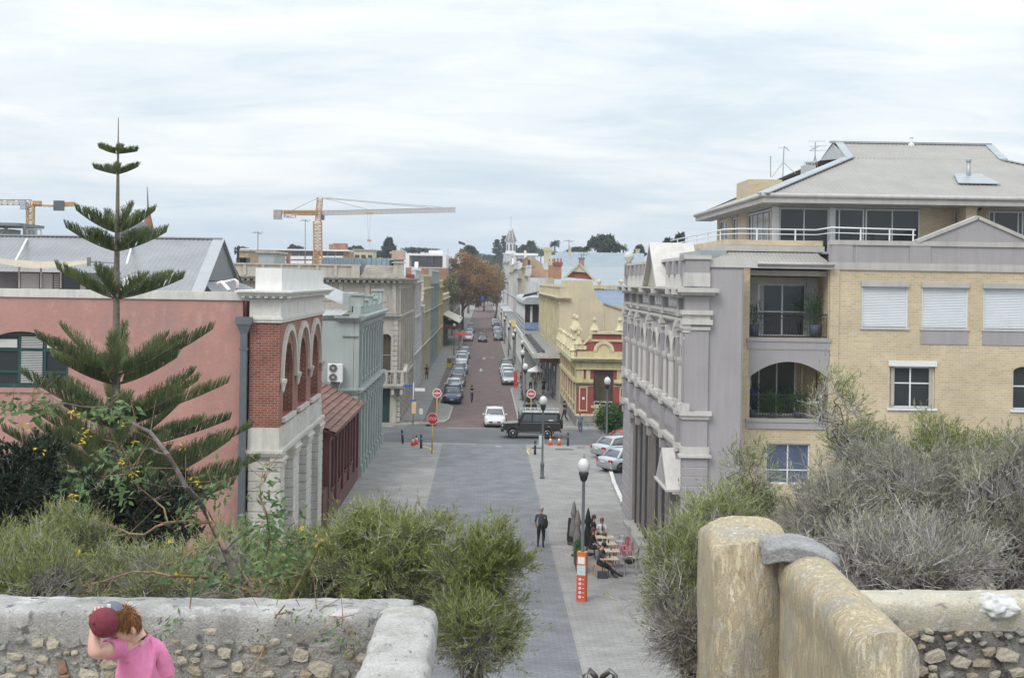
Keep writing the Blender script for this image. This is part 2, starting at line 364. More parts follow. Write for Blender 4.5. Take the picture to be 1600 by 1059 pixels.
# ================================================================ GROUND
ASPH = mat('asphalt', (.125, .13, .137), rough=.9, var=.18, scale=.35, bump=.3, fine=60)
PAVE_L = brickmat('pale_pavers', (.285, .277, .264), (.245, .238, .228), (.185, .18, .172), bw=.42, bh=.21, msize=.012, mode='floor', bump=.4, big=.16)
PAVE_D = brickmat('grey_blue_setts', (.19, .194, .206), (.155, .16, .172), (.115, .118, .126), bw=.36, bh=.18, msize=.012, mode='floor', bump=.4, big=.18)
PAVE_R = brickmat('red_brick_paving', (.165, .108, .10), (.135, .09, .085), (.105, .085, .08), bw=.23, bh=.115, msize=.008, mode='floor', bump=.3, big=.22)
PAVE_S = brickmat('footpath_slabs', (.265, .255, .237), (.235, .225, .21), (.17, .165, .155), bw=.4, bh=.4, msize=.014, mode='floor', bump=.3, big=.15)
CONC = mat('concrete', (.36, .35, .32), rough=.9, var=.15, scale=2)
LINEP = mat('road_paint', (.62, .62, .6), rough=.8, var=.25, scale=6, fine=30)
YEL = mat('yellow_paint', (.62, .42, .06), rough=.5, var=.1)
def sheet(name, x0, x1, y0, y1, z, m, nm=None):
 mb = MB(); mb.quad((x0, y0, z), (x1, y0, z), (x1, y1, z), (x0, y1, z)); return struct(mb.build(name, m, None, (x0, y0, z)))
sheet('ground', -5000, 5000, -300, 8000, -.03, mat('suburb_ground', (.13, .135, .11), var=.25, scale=.01, bump=0))
sheet('pavement', -40, 40, 30, 98.9, 0.0, PAVE_L)
sheet('paved_lane', -2.9, 3.2, 30, 98.9, .004, PAVE_D)
sheet('cross_road', -90, 120, 98.9, 109.2, -.002, ASPH)
sheet('road', -4.3, 4.3, 109.2, 720, 0.0, PAVE_R)
sheet('far_pavement', -60, -7.3, 109.2, 720, .002, CONC)
mb = MB(); mb.quad((7.5, 72, .004), (30, 72, .004), (30, 98.9, .004), (8.6, 98.9, .004), (8.2, 88, .004), (7.9, 80, .004)); struct(mb.build('parking_area', ASPH, None, (8, 80, 0)))
# raised footpaths beyond the cross road (real kerbs 0.12 m)
def footpath(name, poly):
 mb = MB(); mb.prism([(x, y, -.02) for x, y in poly], (0, 0, .14)); o = struct(mb.build(name, PAVE_S, None, (poly[0][0], poly[0][1], 0)))
 return o
def kerb(name, pts, w=.16, h=.128):
 mb = MB()
 for (a, b), (c, d) in zip(pts, pts[1:]): bar(mb, (a, b, h / 2 - .02), (c, d, h / 2 - .02), w, h + .04)
 return struct(mb.build(name, CONC, None, (pts[0][0], pts[0][1], 0)))
LK = [(-60, 109.3), (-9, 109.3), (-6.2, 110.2), (-4.2, 111.2), (-3.3, 112.4), (-2.9, 115), (-2.8, 126), (-3.4, 128.5), (-4.15, 129.5), (-4.15, 208), (-3.3, 211), (-3.3, 228), (-4.15, 231), (-4.15, 720)]
RK = [(60, 109.3), (9, 109.3), (6.0, 109.6), (4.2, 110.6), (3.4, 112.4), (3.12, 116), (3.12, 148), (3.4, 150), (4.15, 151), (4.15, 186), (3.5, 189), (3.5, 262), (4.15, 266), (4.15, 720)]
footpath('left_footpath', LK + [(-7.6, 720), (-60, 720)]); footpath('right_footpath', RK + [(7.6, 720), (60, 720)])
kerb('left_kerb', LK); kerb('right_kerb', RK)
mb = MB(); mb.quad((-4.95, 112, .126), (-4.25, 112, .126), (-4.25, 205, .126), (-4.95, 205, .126)); struct(mb.build('red_path_band', PAVE_R, None, (-4.6, 112, .1)))
# painted lines
def line(pts, w=.12, m=LINEP, z=.012, name='road_marking'):
 mb = MB()
 for a, b in zip(pts, pts[1:]):
  a, b = Vector((*a, z)), Vector((*b, z)); d = (b - a).normalized(); s = Vector((-d.y, d.x, 0)) * w / 2
  mb.quad(a - s, b - s, b + s, a + s)
 return struct(mb.build(name, m, None, (pts[0][0], pts[0][1], z)))
line([(-4.9, 98.5), (-.45, 98.5)], .16); line([(-2.9, 109.0), (3.3, 109.0)], .16)
line([(-4.3, 96.9), (-3.75, 95.8), (-3.45, 94.2), (-3.4, 92.9)], .12, YEL); line([(3.75, 96.8), (3.3, 95.9), (3.2, 94.6), (3.3, 93.2)], .12, YEL)
def arrow(x, y, turn=False):
 mb = MB(); z = .012
 mb.quad((x - .1, y - 2, z), (x + .1, y - 2, z), (x + .1, y + 1.6, z), (x - .1, y + 1.6, z)); mb.quad((x - .35, y - 2, z), (x, y - 3.6, z), (x + .35, y - 2, z))
 if turn: mb.quad((x + .1, y + 1.0, z), (x + 1.3, y + 1.0, z), (x + 1.3, y + 1.5, z), (x + .1, y + 1.5, z)); mb.quad((x + 1.3, y + .6, z), (x + 1.9, y + 1.25, z), (x + 1.3, y + 1.9, z))
 struct(mb.build('road_marking', LINEP, None, (x, y, z)))
arrow(-.3, 181); arrow(.1, 208, True); arrow(-.3, 266); arrow(-.6, 310); arrow(.2, 326, True)
for i, (x, y, w) in enumerate([(3.95, 96.7, .9), (5.9, 96.2, 1.3), (5.6, 106.3, 0), (-6.3, 69.5, .5), (-6.2, 67, .5), (-4.2, 110.5, .8), (1.2, 97.4, .4), (-6.1, 112.3, .9), (-5.3, 113.6, .8)]):
 if not w: continue
 mb = MB(); mb.box(x - w / 2, x + w / 2, y - .25, y + .25, -.01, .14 if y > 109 else .012); tag(mb.build('drain_cover', DARK if i != 6 else CONC, None, (x, y, 0)),
  ['dark iron cover in the pavement near the lamp post', 'long dark drain grate beside the bollards', '', 'dark grate at the foot of the maroon wall', 'second dark grate at the foot of the maroon wall', 'dark cover at the rounded left kerb', 'pale square cover in the lane', 'dark slotted cover in front of the stone bank', 'dark slotted cover just behind the first one by the stone bank'][i], 'drain')
# white-edged parking kerb beside the tramway building
mb = MB(); bar(mb, (7.9, 80, .06), (8.9, 99, .06), .22, .14); bar(mb, (7.7, 73, .06), (7.9, 80, .06), .22, .14); struct(mb.build('parking_kerb', mat('white_kerb', (.6, .6, .57), var=.2), None, (8, 80, 0)))
# near hillside below the fort wall
def hill():
 xs = np.linspace(-34, 34, 90); ys = np.concatenate([np.linspace(10.4, 36, 50)])
 V = []
 for y in ys:
  for x in xs:
   z = 7.5 - (max(y, 12) - 12) * 7.5 / 22
   n = noise.fractal(Vector((x * .35, y * .35, 3)), 1, 2, 4) * .5
   if y < 35: z += n * (.2 if y < 13 else .9) * (1 if y < 30 else .3) - .25
   V.append((x, y, max(z, -.06)))
 nx = len(xs); Fq = [(j * nx + i, j * nx + i + 1, (j + 1) * nx + i + 1, (j + 1) * nx + i) for j in range(len(ys) - 1) for i in range(nx - 1)]
 return struct(fromnp(np.array(V), np.array(Fq), 'hillside', mat('dry_earth', (.2, .17, .13), c2=(.11, .11, .07), scale=1.2, bump=.8, bdist=.08, rough=.95), None, (0, 12, 0), True))
hill()
def hz(y): return 7.3 - (max(y, 12) - 12) * 7.5 / 22
mb = MB(); mb.box(-34, 34, -12, 9.6, -.5, 8.35); struct(mb.build('fort_platform', mat('limestone_floor', (.4, .37, .3), var=.2), None, (0, 0, 0)))
# ================================================================ LEFT: pink building with gabled iron roof
PINK = mat('salmon_render', (.47, .255, .22), rough=.9, var=.06, scale=.8, bump=.5, streak=.04, fine=9, bdist=.03, patch=[((.40, .235, .21), (.9, .9, .35), .5, .62), ((.52, .30, .26), (1.6, 1.6, .9), .56, .66)])
CORR = mat('grey_iron_roof', (.27, .275, .285), rough=.55, var=.10, scale=.6, metal=.15, bump=.05)
GREEN = mat('dark_green_paint', (.012, .075, .065), rough=.45, var=.1)
OFFW = mat('off_white_trim', (.66, .64, .60), rough=.7, var=.07, streak=.12)
DGREY = mat('charcoal_downpipe', (.13, .15, .165), rough=.5, var=.08)
pb = thing('pink_building', 'salmon pink rendered building with arched green window and grey iron roof, left edge', 'building', (-18, 50, 0))
fr = (Vector((0, 49.6, 0)), X_, -Y_)
mb = MB(fr); WA, WB = at(-40, 560, 49.6).x, at(107, 560, 49.6).x
wall(mb, -30, -8.9, 0, 11.12, 0, .4, [(WA, WB, 7.75, 9.85), (WA, WB, 2.6, 5.25)])
# segmental arch infill above the window
n = 12
for i in range(n):
 a, b = WA + (WB - WA) * i / n, WA + (WB - WA) * (i + 1) / n
 za, zb = [9.85 - .62 * ((2 * (q - WA) / (WB - WA) - 1) ** 2) for q in (a, b)]
 mb.prism([(a, -.4, za), (b, -.4, zb), (b, -.4, 9.85), (a, -.4, 9.85)], (0, .4, 0))
mb.box(-30, -8.9, -6, -.8, 0, 11.1)
mb.box(WA - .2, WB + .01, 0, .05, 7.6, 7.78)
mb.build('wall', PINK, pb)
mb = MB(fr); mb.box(-30, -8.5, -.45, .06, 11.12, 11.42); mb.build('coping', OFFW, pb)
mb = MB(fr); mb.box(WA, WB, -.05, .04, 5.05, 5.3); mb.build('lintel', GREYP, pb)
us = [at(x, 560, 49.8).x for x in (31, 70)]
window(fr, pb, WA, WB, 7.78, 9.8, -.18, GREEN, GLASS, us=[us[0], us[1]], zs=[8.35, 9.16], fw=.13, ft=.1)
window(fr, pb, WA, WB, 2.6, 5.05, -.18, GREEN, GLASS, us=[us[0], us[1]], zs=[4.2], fw=.13, ft=.1)
LOUV = mat('pale_louvre', (.55, .56, .55), rough=.6, var=.06)
mb = MB(fr)
for z in np.arange(7.95, 9.08, .062): mb.box(us[0] + .07, us[1] - .07, -.2, -.14, z, z + .034)
mb.build('louvre_blades', LOUV, pb)
mb = MB(fr)
for a, b in ((us[0] + .07, us[1] - .07), (WA + .1, us[0] - .09), (us[1] + .09, WB - .14)):
 for z in np.arange(9.24, 9.75, .062):
  h = 9.85 - .62 * ((2 * (max(abs(a - (WA + WB) / 2), abs(b - (WA + WB) / 2))) / (WB - WA)) ** 2) - .1
  if z < max(h, 9.5): mb.box(a, b, -.2, -.14, z, z + (.034 if a == us[0] + .07 else .062))
mb.build('louvre_blades', LOUV, pb)
# rainwater head and downpipe
dp = thing('downpipe', 'charcoal grey downpipe with flared rain head between pink wall and brick', 'downpipe', (-8.8, 49.45, 0))
mb = MB(); mb.box(-8.93, -8.68, 49.32, 49.56, 0, 9.9); mb.box(-8.97, -8.64, 49.3, 49.56, 9.3, 9.38); mb.build('pipe', DGREY, dp)
mb = MB(); a, b = .12, .27
mb.add([(-8.8 + x * a, 49.44 + y * .12, 9.9) for x, y in ((-1, -1), (1, -1), (1, 1), (-1, 1))] + [(-8.8 + x * b, 49.4 + y * .16, 10.25) for x, y in ((-1, -1), (1, -1), (1, 1), (-1, 1))], [(0, 1, 2, 3), (4, 5, 6, 7), (0, 1, 5, 4), (1, 2, 6, 5), (2, 3, 7, 6), (3, 0, 4, 7)])
mb.box(-9.1, -8.5, 49.22, 49.57, 10.25, 10.52); mb.build('rain_head', DGREY, dp)
# roof
mb = MB(); RX = -11.6
corr(mb, [(-34, 52.4, 11.2), (-11.25, 52.4, 11.2), (RX, 59.1, 13.62), (-34, 59.1, 13.62)], .2, .03); mb.build('roof', CORR, pb)
mb = MB(); corr(mb, [(RX, 66, 11.2), (-34, 66, 11.2), (-34, 59.1, 13.62), (RX, 59.1, 13.62)], .4, .03)
corr(mb, [(-10.4, 52.6, 11.05), (-10.4, 66, 11.05), (-11.5, 62.5, 11.75), (-11.5, 55, 11.75)], .3, .03); mb.build('roof', CORR, pb)
mb = MB(); mb.prism([(RX, 55.4, 11.8), (RX, 62.8, 11.8), (RX, 59.1, 13.55)], (-.1, 0, 0)); mb.build('gable', mat('slate_grey_cladding', (.2, .21, .225), rough=.6, var=.08), pb)
FLASH = mat('pale_flashing', (.36, .37, .38), rough=.5, var=.06, metal=.2)
mb = MB(); bar(mb, (-34, 59.1, 13.66), (RX + .05, 59.1, 13.66), .34, .06); bar(mb, (RX - .1, 59.1, 13.64), (-11.25, 52.6, 11.28), .5, .05); bar(mb, (RX - .02, 59.1, 13.64), (RX, 62.8, 11.8), .3, .06); bar(mb, (-11.25, 52.6, 11.24), (-10.4, 52.6, 11.1), .3, .05)
mb.build('ridge_capping', FLASH, pb)
mb = MB(); mb.tube([at(366, 437, 53.5), at(371, 440, 53.5), at(371, 450, 53.5), at(368, 455, 53.5)], .06); mb.tube([at(340, 443, 52), at(347, 441, 52), at(352, 446, 51.5), at(358, 453, 50.5)], .07, 8); mb.tube([at(340, 443, 52), at(366, 437, 53.5)], .05); mb.build('roof_pipe', WHITEP, pb)
mb = MB();
for px in (22,): bar(mb, at(px, 412, 52.9), at(px + 20, 374, 58.5), .07)
bar(mb, at(198, 412, 53), at(207, 380, 58.6), .07); mb.build('roof_pipe', WHITEP, pb)
# skylight hood right of the pine trunk
mb = MB(); A = at(186, 440, 52.6); B = at(204, 414, 53.4); mb.prism([(A.x, 52.4, 11.3), (A.x + .62, 52.4, 11.3), (A.x + .62, 53.6, 11.95), (A.x + .3, 53.6, 12.05), (A.x, 53.0, 11.8)], (0, .5, 0)); mb.build('roof_hood', WHITEP, pb)
# rooftop terrace rooms behind the parapet
PANELW = mat('pale_grey_shutter', (.42, .44, .44), rough=.6, var=.06)
fr2 = (Vector((0, 52.3, 0)), X_, -Y_)
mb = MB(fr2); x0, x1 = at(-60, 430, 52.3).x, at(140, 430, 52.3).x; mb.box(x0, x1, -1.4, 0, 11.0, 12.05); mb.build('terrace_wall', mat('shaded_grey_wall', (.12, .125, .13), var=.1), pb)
for i, (a, b, m_) in enumerate([(33, 62, PANELW), (66, 83, PANELW), (97, 124, GLASS), (126, 134, PANELW)]):
 p = MB(fr2); p.box(at(a, 430, 52.3).x, at(b, 430, 52.3).x, 0, .05, 11.15, 12.0)
 if m_ is PANELW:
  for z in np.arange(11.25, 12.0, .11): p.box(at(a, 430, 52.3).x, at(b, 430, 52.3).x, .05, .062, z, z + .07)
 p.build('shutter_panel' if m_ is PANELW else 'pane', m_, pb)
p = MB(fr2)
for z in np.arange(11.2, 11.95, .09): p.box(at(85, 430, 52.3).x, at(93, 430, 52.3).x, .0, .05, z, z + .05)
bar(p, at(95, 424, 52.2), at(95, 450, 52.2), .06); p.fr = None; bar(p, at(95, 424, 52.2), at(95, 450, 52.2), .06); bar(p, at(30, 410, 52.2), at(30, 450, 52.2), .05); bar(p, at(64, 412, 52.2), at(64, 450, 52.2), .06)
p.build('louvre_blades', LOUV, pb)
ss = MB(); a, b, c, d = at(-30, 404, 51.6), at(138, 411, 51.2), at(138, 407, 52.6), at(-30, 400, 53)
n = 16
for i in range(n):
 t0, t1 = i / n, (i + 1) / n; s0, s1 = -.28 * math.sin(math.pi * t0) ** 1, -.28 * math.sin(math.pi * t1)
 ss.quad(a.lerp(b, t0) + Vector((0, 0, s0)), a.lerp(b, t1) + Vector((0, 0, s1)), c.lerp(d, 1 - t1) + Vector((0, 0, s1 * .4)), c.lerp(d, 1 - t0) + Vector((0, 0, s0 * .4)))
tag(ss.build('shade_sail', mat('tan_sailcloth', (.42, .36, .27), var=.08), None, a), 'tan shade sail sagging over the rooftop terrace', 'shade sail')
mb = MB(); bar(mb, at(139, 402, 51.3), at(139, 416, 51.3), .12); bar(mb, at(139, 409, 51.3), at(178, 411, 51.3), .04); tag(mb.build('sail_post', GREYP, None, at(139, 416, 51.3)), 'short grey post holding the corner of the tan shade sail', 'post')
# rooftop plant
rp = thing('rooftop_plant', 'rooftop air plant under a flat steel canopy behind the grey ridge', 'roof equipment', at(20, 372, 70))
mb = MB(); A, B = at(-30, 350, 70), at(40, 352, 70); mb.box(A.x, B.x, 69, 73, A.z - .1, A.z + .05); bar(mb, at(38, 352, 69.5), at(38, 374, 69.5), .12); bar(mb, at(11, 355, 69.3), at(-4, 372, 69.3), .12); mb.build('canopy', GREYP, rp)
mb = MB(); A, B = at(-20, 355, 71), at(22, 374, 71); mb.box(A.x, B.x, 70.5, 72, B.z, A.z - .1); mb.box(B.x + .15, B.x + .9, 70.6, 71.8, B.z, A.z - .5); mb.build('chiller', mat('beige_metal', (.5, .49, .44), var=.08), rp)
mb = MB()
for px in (40, 50, 57, 64): bar(mb, at(px, 358, 70), at(px, 374, 70), .05)
bar(mb, at(40, 358, 70), at(64, 359, 70), .05); A, B = at(42, 358, 70), at(57, 374, 70); mb.box(A.x, B.x, 70.1, 70.12, B.z, A.z); mb.build('handrail', STEEL, rp)
# ================================================================ LEFT: brick arcade
BRK = brickmat('red_brick', (.36, .105, .06), (.235, .058, .04), (.38, .30, .25), bw=.25, bh=.088, msize=.012, bump=.6, big=.22)
ba = thing('brick_building', 'red brick corner building with three tall arches and white parapet', 'building', (-8, 56, 0))
XF = -7.5; fr = (Vector((XF, 0, 0)), Y_, X_)
U0, U1 = 49.55, 62.45; CEN = [51.75, 55.75, 59.75]
mb = MB(fr); wall(mb, U0, U1, 6.45, 10.45, 0, .55, [(c - 1.25, c + 1.25, 6.75, 9.5, 1.25) for c in CEN])
mb.box(U0 + .65, U1, -1.15, -.75, 6.45, 10.45); mb.build('wall', BRK, ba)
BAND = mat('stone_moulding', (.62, .57, .50), rough=.8, var=.08, streak=.1)
for c in CEN:
 m2 = MB(fr); archband(m2, c, 1.72, 8.25, 1.72, .24, -.02, .12, 18, leg=.15)
 m2.build('arch_moulding', BAND, ba)
for u in [CEN[0] - 1.96] + [c + 2 for c in CEN]:
 m2 = MB(fr)
 m2.lathe((min(max(u, U0 + .1), U1 - .1), .1, 7.72), [(.02, 0), (.07, .1), (.09, .25), (.15, .4), (.16, .5), (.1, .52)], 8); m2.build('corbel', BAND, ba)
SLATE = mat('slate_blue_joinery', (.075, .09, .115), rough=.35, var=.1)
for c in CEN:
 w = MB(fr)
 pts = [(c - 1.25, 6.75), (c + 1.25, 6.75)] + [(c + 1.25 * math.cos(t), 8.25 + 1.25 * math.sin(t)) for t in np.linspace(0, math.pi, 13)]
 w.prism([(u, -.62, z) for u, z in pts], (0, .04, 0)); o = w.build('window', SLATE, ba)
 g = MB(fr)
 for k in (-1, 0, 1): bar(g, (c + k * .8, -.56, 6.75), (c + k * .8, -.56, 9.1), .07)
 bar(g, (c - 1.25, -.56, 8.2), (c + 1.25, -.56, 8.2), .08); g.build('frame', mat('slate_frame', (.12, .13, .15), rough=.4, var=.05), o)
# white frieze, cornice, blocking course wrapping the near end
def wrap(name, z0, z1, p, m_=CREAMW, inner=.0):
 q = MB(); q.box(-8.62 - p, XF + p, U0 - p, U1 + p, z0, z1); return q.build(name, m_, ba)
wrap('frieze', 10.5, 11.2, .02); wrap('architrave', 10.42, 10.52, .1); wrap('architrave', 10.32, 10.42, .06)
for z0, z1, p in ((11.12, 11.17, .1), (11.3, 11.37, .34), (11.37, 11.43, .42), (11.43, 11.5, .5), (11.2, 11.3, .18)): wrap('cornice', z0, z1, p)
q = MB()
for i in range(7): q.box(-8.9 + i * .28, -8.77 + i * .28, U0 - .33, U0 - .15, 11.22, 11.3)
for i in range(46): q.box(XF + .15, XF + .33, U0 + i * .28, U0 + i * .28 + .13, 11.22, 11.3)
stuff(q.build('dentils', CREAMW, ba))
q = MB(); q.box(-8.45, XF + .02, U0 + .05, U1, 11.5, 12.33); q.build('parapet', mat('bright_white_render', (.78, .77, .745), rough=.8, var=.05, streak=.06), ba)
# rear return of the brick corner facing the viewer
q = MB(); q.box(-8.62, XF - .551, U0 - .003, U0 + .6, 6.46, 10.32); q.build('wall', BRK, ba)
# white lower storey
LOW = mat('warm_white_stucco', (.66, .63, .57), rough=.85, var=.08, streak=.15)
wrap('string_course', 5.62, 6.45, .02, LOW); wrap('string_course', 5.5, 5.62, .16, LOW); wrap('string_course', 5.4, 5.5, .10, LOW)
q = MB(fr)
wall(q, U0 + .04, U1, 0, 5.4, -.25, .5, [(c - 1.2, c + 1.2, 0, 5.15, 1.2) for c in CEN]); q.box(U0 + .3, U1, -1.1, -.9, 0, 5.5); q.build('wall', LOW, ba)
q = MB(fr)
for c in CEN:   # sills and aprons below each brick arch
 q.box(c - 1.5, c + 1.5, 0, .14, 6.58, 6.74); q.box(c - 1.3, c + 1.3, .0, .06, 5.75, 6.3)
q.build('sill', LOW, ba)
piers = [(U0, CEN[0] - 1.2)] + [(CEN[i] + 1.2, CEN[i + 1] - 1.2) for i in range(2)] + [(CEN[2] + 1.2, U1)]
for k, (a, b) in enumerate(piers):
 q = MB(fr); q.box(a - .03, b + .03, -.3, .16, 5.02, 5.4); q.box(a - .08, b + .08, -.3, .22, 5.22, 5.3); q.build('capital', LOW, ba)
 z = 0.02; src = None
 while z < 4.95:
  q = MB(fr); w = -.55 if k else -1.12
  q.box(a, b, w, .1, z, z + .345); q.build('stone_block', LOW, ba, bev=.02); z += .37
 q = MB(fr); q.box(a + .03, b - .03, -.5 if k else -1.1, .06, 0, 5.3); q.build('pier_core', mat('joint_shadow_stucco', (.42, .40, .36), var=.05), ba)
for c in CEN:
 q = MB(fr); q.box(c - 1.2, c + 1.2, -.8, -.72, 0, 5.1); q.build('door', SLATE, ba)
# ================================================================ LEFT: maroon shed with clay tiles
MAR = mat('maroon_paint', (.135, .045, .04), rough=.6, var=.10, streak=.12)
TILE = mat('clay_tile', (.235, .115, .088), c2=(.15, .085, .07), rough=.8, scale=2.2, bump=.2)
sh = thing('maroon_building', 'low maroon building with red clay tile roof behind the brick arches', 'building', (-9, 72, 0))
ua, ub = 65.2, 80.6
q = MB(fr); wall(q, ua, ub, 0, 4.45, 0, .3, [(u, u + 1.1, 1.5, 3.9) for u in (67.0, 70.2, 73.4, 76.6)])
q.box(ua, ub, -4.5, -.32, 0, 4.4); q.box(ua - .05, ub, -.05, .1, 0, .75)
for u in (65.2, 68.6, 71.8, 75.0, 78.2, 80.2): q.box(u, u + .35, 0, .12, .75, 4.3)
q.box(ua - .1, ub, -.05, .16, 4.25, 4.5); q.box(ua - 1.9, ua, -1.4, .06, 0, 1.9)
q.build('wall', MAR, sh)
for u in (67.0, 70.2, 73.4, 76.6): window(fr, sh, u, u + 1.1, 1.5, 3.9, -.12, MAR, GLASS, zs=[2.8], sill=(.08, .1, MAR))
q = MB(); q.prism([(-7.15, ua - .25, 4.45), (-12, ua - .25, 6.75), (-12, ua - .25, 6.6), (-7.15, ua - .25, 4.3)], (0, ub - ua + .3, 0)); q.build('roof_deck', MAR, sh)
src = None; cnt = 0; sl = Vector((-4.85, 0, 2.3)).normalized(); rowL = .36; ang = math.atan2(2.3, 4.85)
lay = []
for r in range(13):
 for k in range(int((ub - ua + .25) / .34)):
  p = Vector((-7.12, ua - .2 + k * .34, 4.47)) + sl * (r * rowL); lay.append((p, r, k))
lay.sort(key=lambda t: t[1] * 1.0 - (t[0].x > -9.2) * 100)
tm = None; extra = MB()
def _obrand(m_):
 nt = m_.node_tree; b = nt.nodes['Principled BSDF']; src = b.inputs['Base Color'].links[0].from_socket; oi = nt.nodes.new('ShaderNodeObjectInfo'); mr = nt.nodes.new('ShaderNodeMapRange'); mr.inputs[3].default_value = .65; mr.inputs[4].default_value = 1.25; nt.links.new(oi.outputs['Random'], mr.inputs[0]); cb = nt.nodes.new('ShaderNodeCombineColor'); [nt.links.new(mr.outputs[0], cb.inputs[i]) for i in range(3)]; mx = nt.nodes.new('ShaderNodeMix'); mx.data_type = 'RGBA'; mx.blend_type = 'MULTIPLY'; mx.inputs[0].default_value = 1; nt.links.new(src, mx.inputs[6]); nt.links.new(cb.outputs[0], mx.inputs[7]); nt.links.new(mx.outputs[2], b.inputs['Base Color'])
_obrand(TILE)
def tilegeo(mb, o):
 M = Matrix.Rotation(-ang, 3, 'Y'); M = Matrix(((-math.cos(ang), 0, math.sin(ang)), (0, 1, 0), (math.sin(ang), 0, math.cos(ang))))
 L = [(0, 0, .0), (0, .17, .045), (0, .2, .05), (0, .33, .0)]
 vs = [o + M @ Vector((x, y, z + lift)) for x, lift in ((-.03, .085), (rowL, .012)) for _, y, z in L] + [o + M @ Vector((-.02, y, z + .01)) for _, y, z in L]
 mb.add(vs, [(0, 1, 5, 4), (1, 2, 6, 5), (2, 3, 7, 6), (8, 9, 1, 0), (9, 10, 2, 1), (10, 11, 3, 2)])
for i, (p, r, k) in enumerate(lay):
 if i < 300:
  if tm is None:
   q = MB(); tilegeo(q, Vector((0, 0, 0)) + ORG[sh.name]); tm = q.build('roof_tile', TILE, sh); o = tm
  else: o = bpy.data.objects.new('roof_tile', tm.data); COL.objects.link(o); o.parent = sh
  o.location = p - ORG[sh.name] + Vector((0, 0, random.uniform(0, .012)))
 else: tilegeo(extra, p)
stuff(extra.build('roof_tiling', TILE, sh))
q = MB(); q.tube([(-7.1, ua - .3, 4.42), (-7.1, ub, 4.42)], .06, 8); q.build('gutter', MAR, sh)
# ================================================================ LEFT: grey-green building
GG = mat('sage_grey_render', (.36, .40, .385), rough=.85, var=.05, streak=.06, scale=.6)
GGT = mat('sage_grey_trim', (.36, .405, .385), rough=.8, var=.08, streak=.15)
GGD = mat('deep_sage', (.17, .215, .205), rough=.8, var=.1)
gg = thing('sage_building', 'sage grey two storey building with pilasters and stepped parapet', 'building', (-9, 90, 0))
ua, ub = 81.0, 98.6; q = MB(fr)
wins = [(ua + 1.3 + k * 2.05, ua + 2.2 + k * 2.05) for k in range(8)]
wall(q, ua, ub, 0, 9.4, 0, .3, [(a, b, 5.9, 8.7, .45) for a, b in wins] + [(a, b, .9, 4.1, .45) for a, b in wins])
q.box(ua, ub, -9, -.32, 0, 9.4); q.build('wall', GG, gg)
q = MB(fr)
for k in range(9):
 u = ua + .35 + k * 2.05
 q.box(u, u + .5, 0, .16, 5.5, 8.9); q.box(u - .06, u + .56, 0, .22, 8.75, 9.0); q.box(u, u + .5, 0, .18, .0, 4.4); q.box(u - .07, u + .57, 0, .26, 0, .7)
 q.box(u - .06, u + .56, 0, .24, 4.3, 4.5); q.box(u + .1, u + .4, .1, .4, 4.55, 5.05)
q.build('pilasters', GGT, gg)
q = MB(fr); cornice(q, ua, ub, 9.35, 9.8, .55, 4, (0.25, 1), t=.6); cornice(q, ua, ub, 5.05, 5.35, .35, 3, (.3, 1)); cornice(q, ua, ub, 4.5, 4.65, .2, 2, (.3, 1))
dentils(q, ua, ub, 9.22, 9.38, 0, .3, .45); q.build('cornice', GGT, gg)
for (a, b) in wins:
 for z0, z1 in ((5.9, 8.7), (.9, 4.1)): window(fr, gg, a, b, z0, z1, -.18, GGD, GLASS, zs=[(z0 + z1) / 2], fw=.07, sill=(.1, .1, GGT))
q = MB(fr); q.box(ua + .2, ub, -.4, .05, 9.8, 10.3)
for k, (u, z1) in enumerate([(ua + .9, 10.95), (ua + 3.9, 10.6), (ua + 7.6, 10.8), (ua + 11.4, 10.6), (ub - 1.2, 11.1)]): q.box(u, u + 1.0, -.6, .12, 10.3, z1); q.box(u - .1, u + 1.1, -.7, .22, z1, z1 + .14)
q.box(ua + 1.5, ua + 6, -1.2, -.6, 9.9, 11.1); q.build('parapet', GGT, gg)
q = MB(); corr(q, [(-8.1, 83, 10.1), (-8.1, 98, 10.1), (-12.5, 98, 11.9), (-12.5, 83, 11.9)], .35, .02); corr(q, [(-16, 81.2, 9.6), (-8.6, 81.2, 9.75), (-8.1, 83, 10.1), (-12.5, 83, 11.9), (-16, 83, 11.9)], .35, .02)
q.build('roof', mat('pale_iron_roof', (.38, .385, .38), rough=.6, var=.1), gg)
q = MB((Vector((0, ua, 0)), X_, -Y_)); cornice(q, -8.6, -7.5, 9.35, 9.7, .4, 4, (1, 0)); q.box(-8.5, -7.5, 0, .1, 8.5, 8.62); cornice(q, -8.45, -7.5, 5.0, 5.35, .22, 3, (1, 0)); q.box(-8.4, -7.5, 0, .08, 4.0, 4.9); q.box(-8.45, -7.5, 0, .14, 3.85, 4.0); q.box(-8.1, -7.5, 0, .12, 0, 3.85)
q.build('side_moulding', GGT, gg)
ac = thing('air_conditioner', 'white twin fan air conditioner on brackets on the sage side wall', 'air conditioner', (-8.8, 80.7, 5.7))
A, B = at(512, 568, 80.5), at(535, 597, 80.5)
q = MB(); q.box(A.x, B.x, 80.45, 80.85, B.z, A.z); q.build('casing', WHITEP, ac, bev=.02)
for k in (0, 1):
 q = MB(); c = Vector((A.x + .34, 80.44, B.z + .28 + k * .56)); q.lathe(c, [(.25, 0), (.25, .03), (.2, .03), (.2, .0)], 16, Matrix.Rotation(R(90), 3, 'X')); q.build('fan_grille', GREYP, ac)
 f2 = MB()
 for j in range(6): t = j * math.pi / 6; bar(f2, c + Vector((math.cos(t) * .24, -.03, math.sin(t) * .24)), c - Vector((math.cos(t) * .24, .03, math.sin(t) * .24)), .012)
 f2.build('fan_guard', WHITEP, ac)
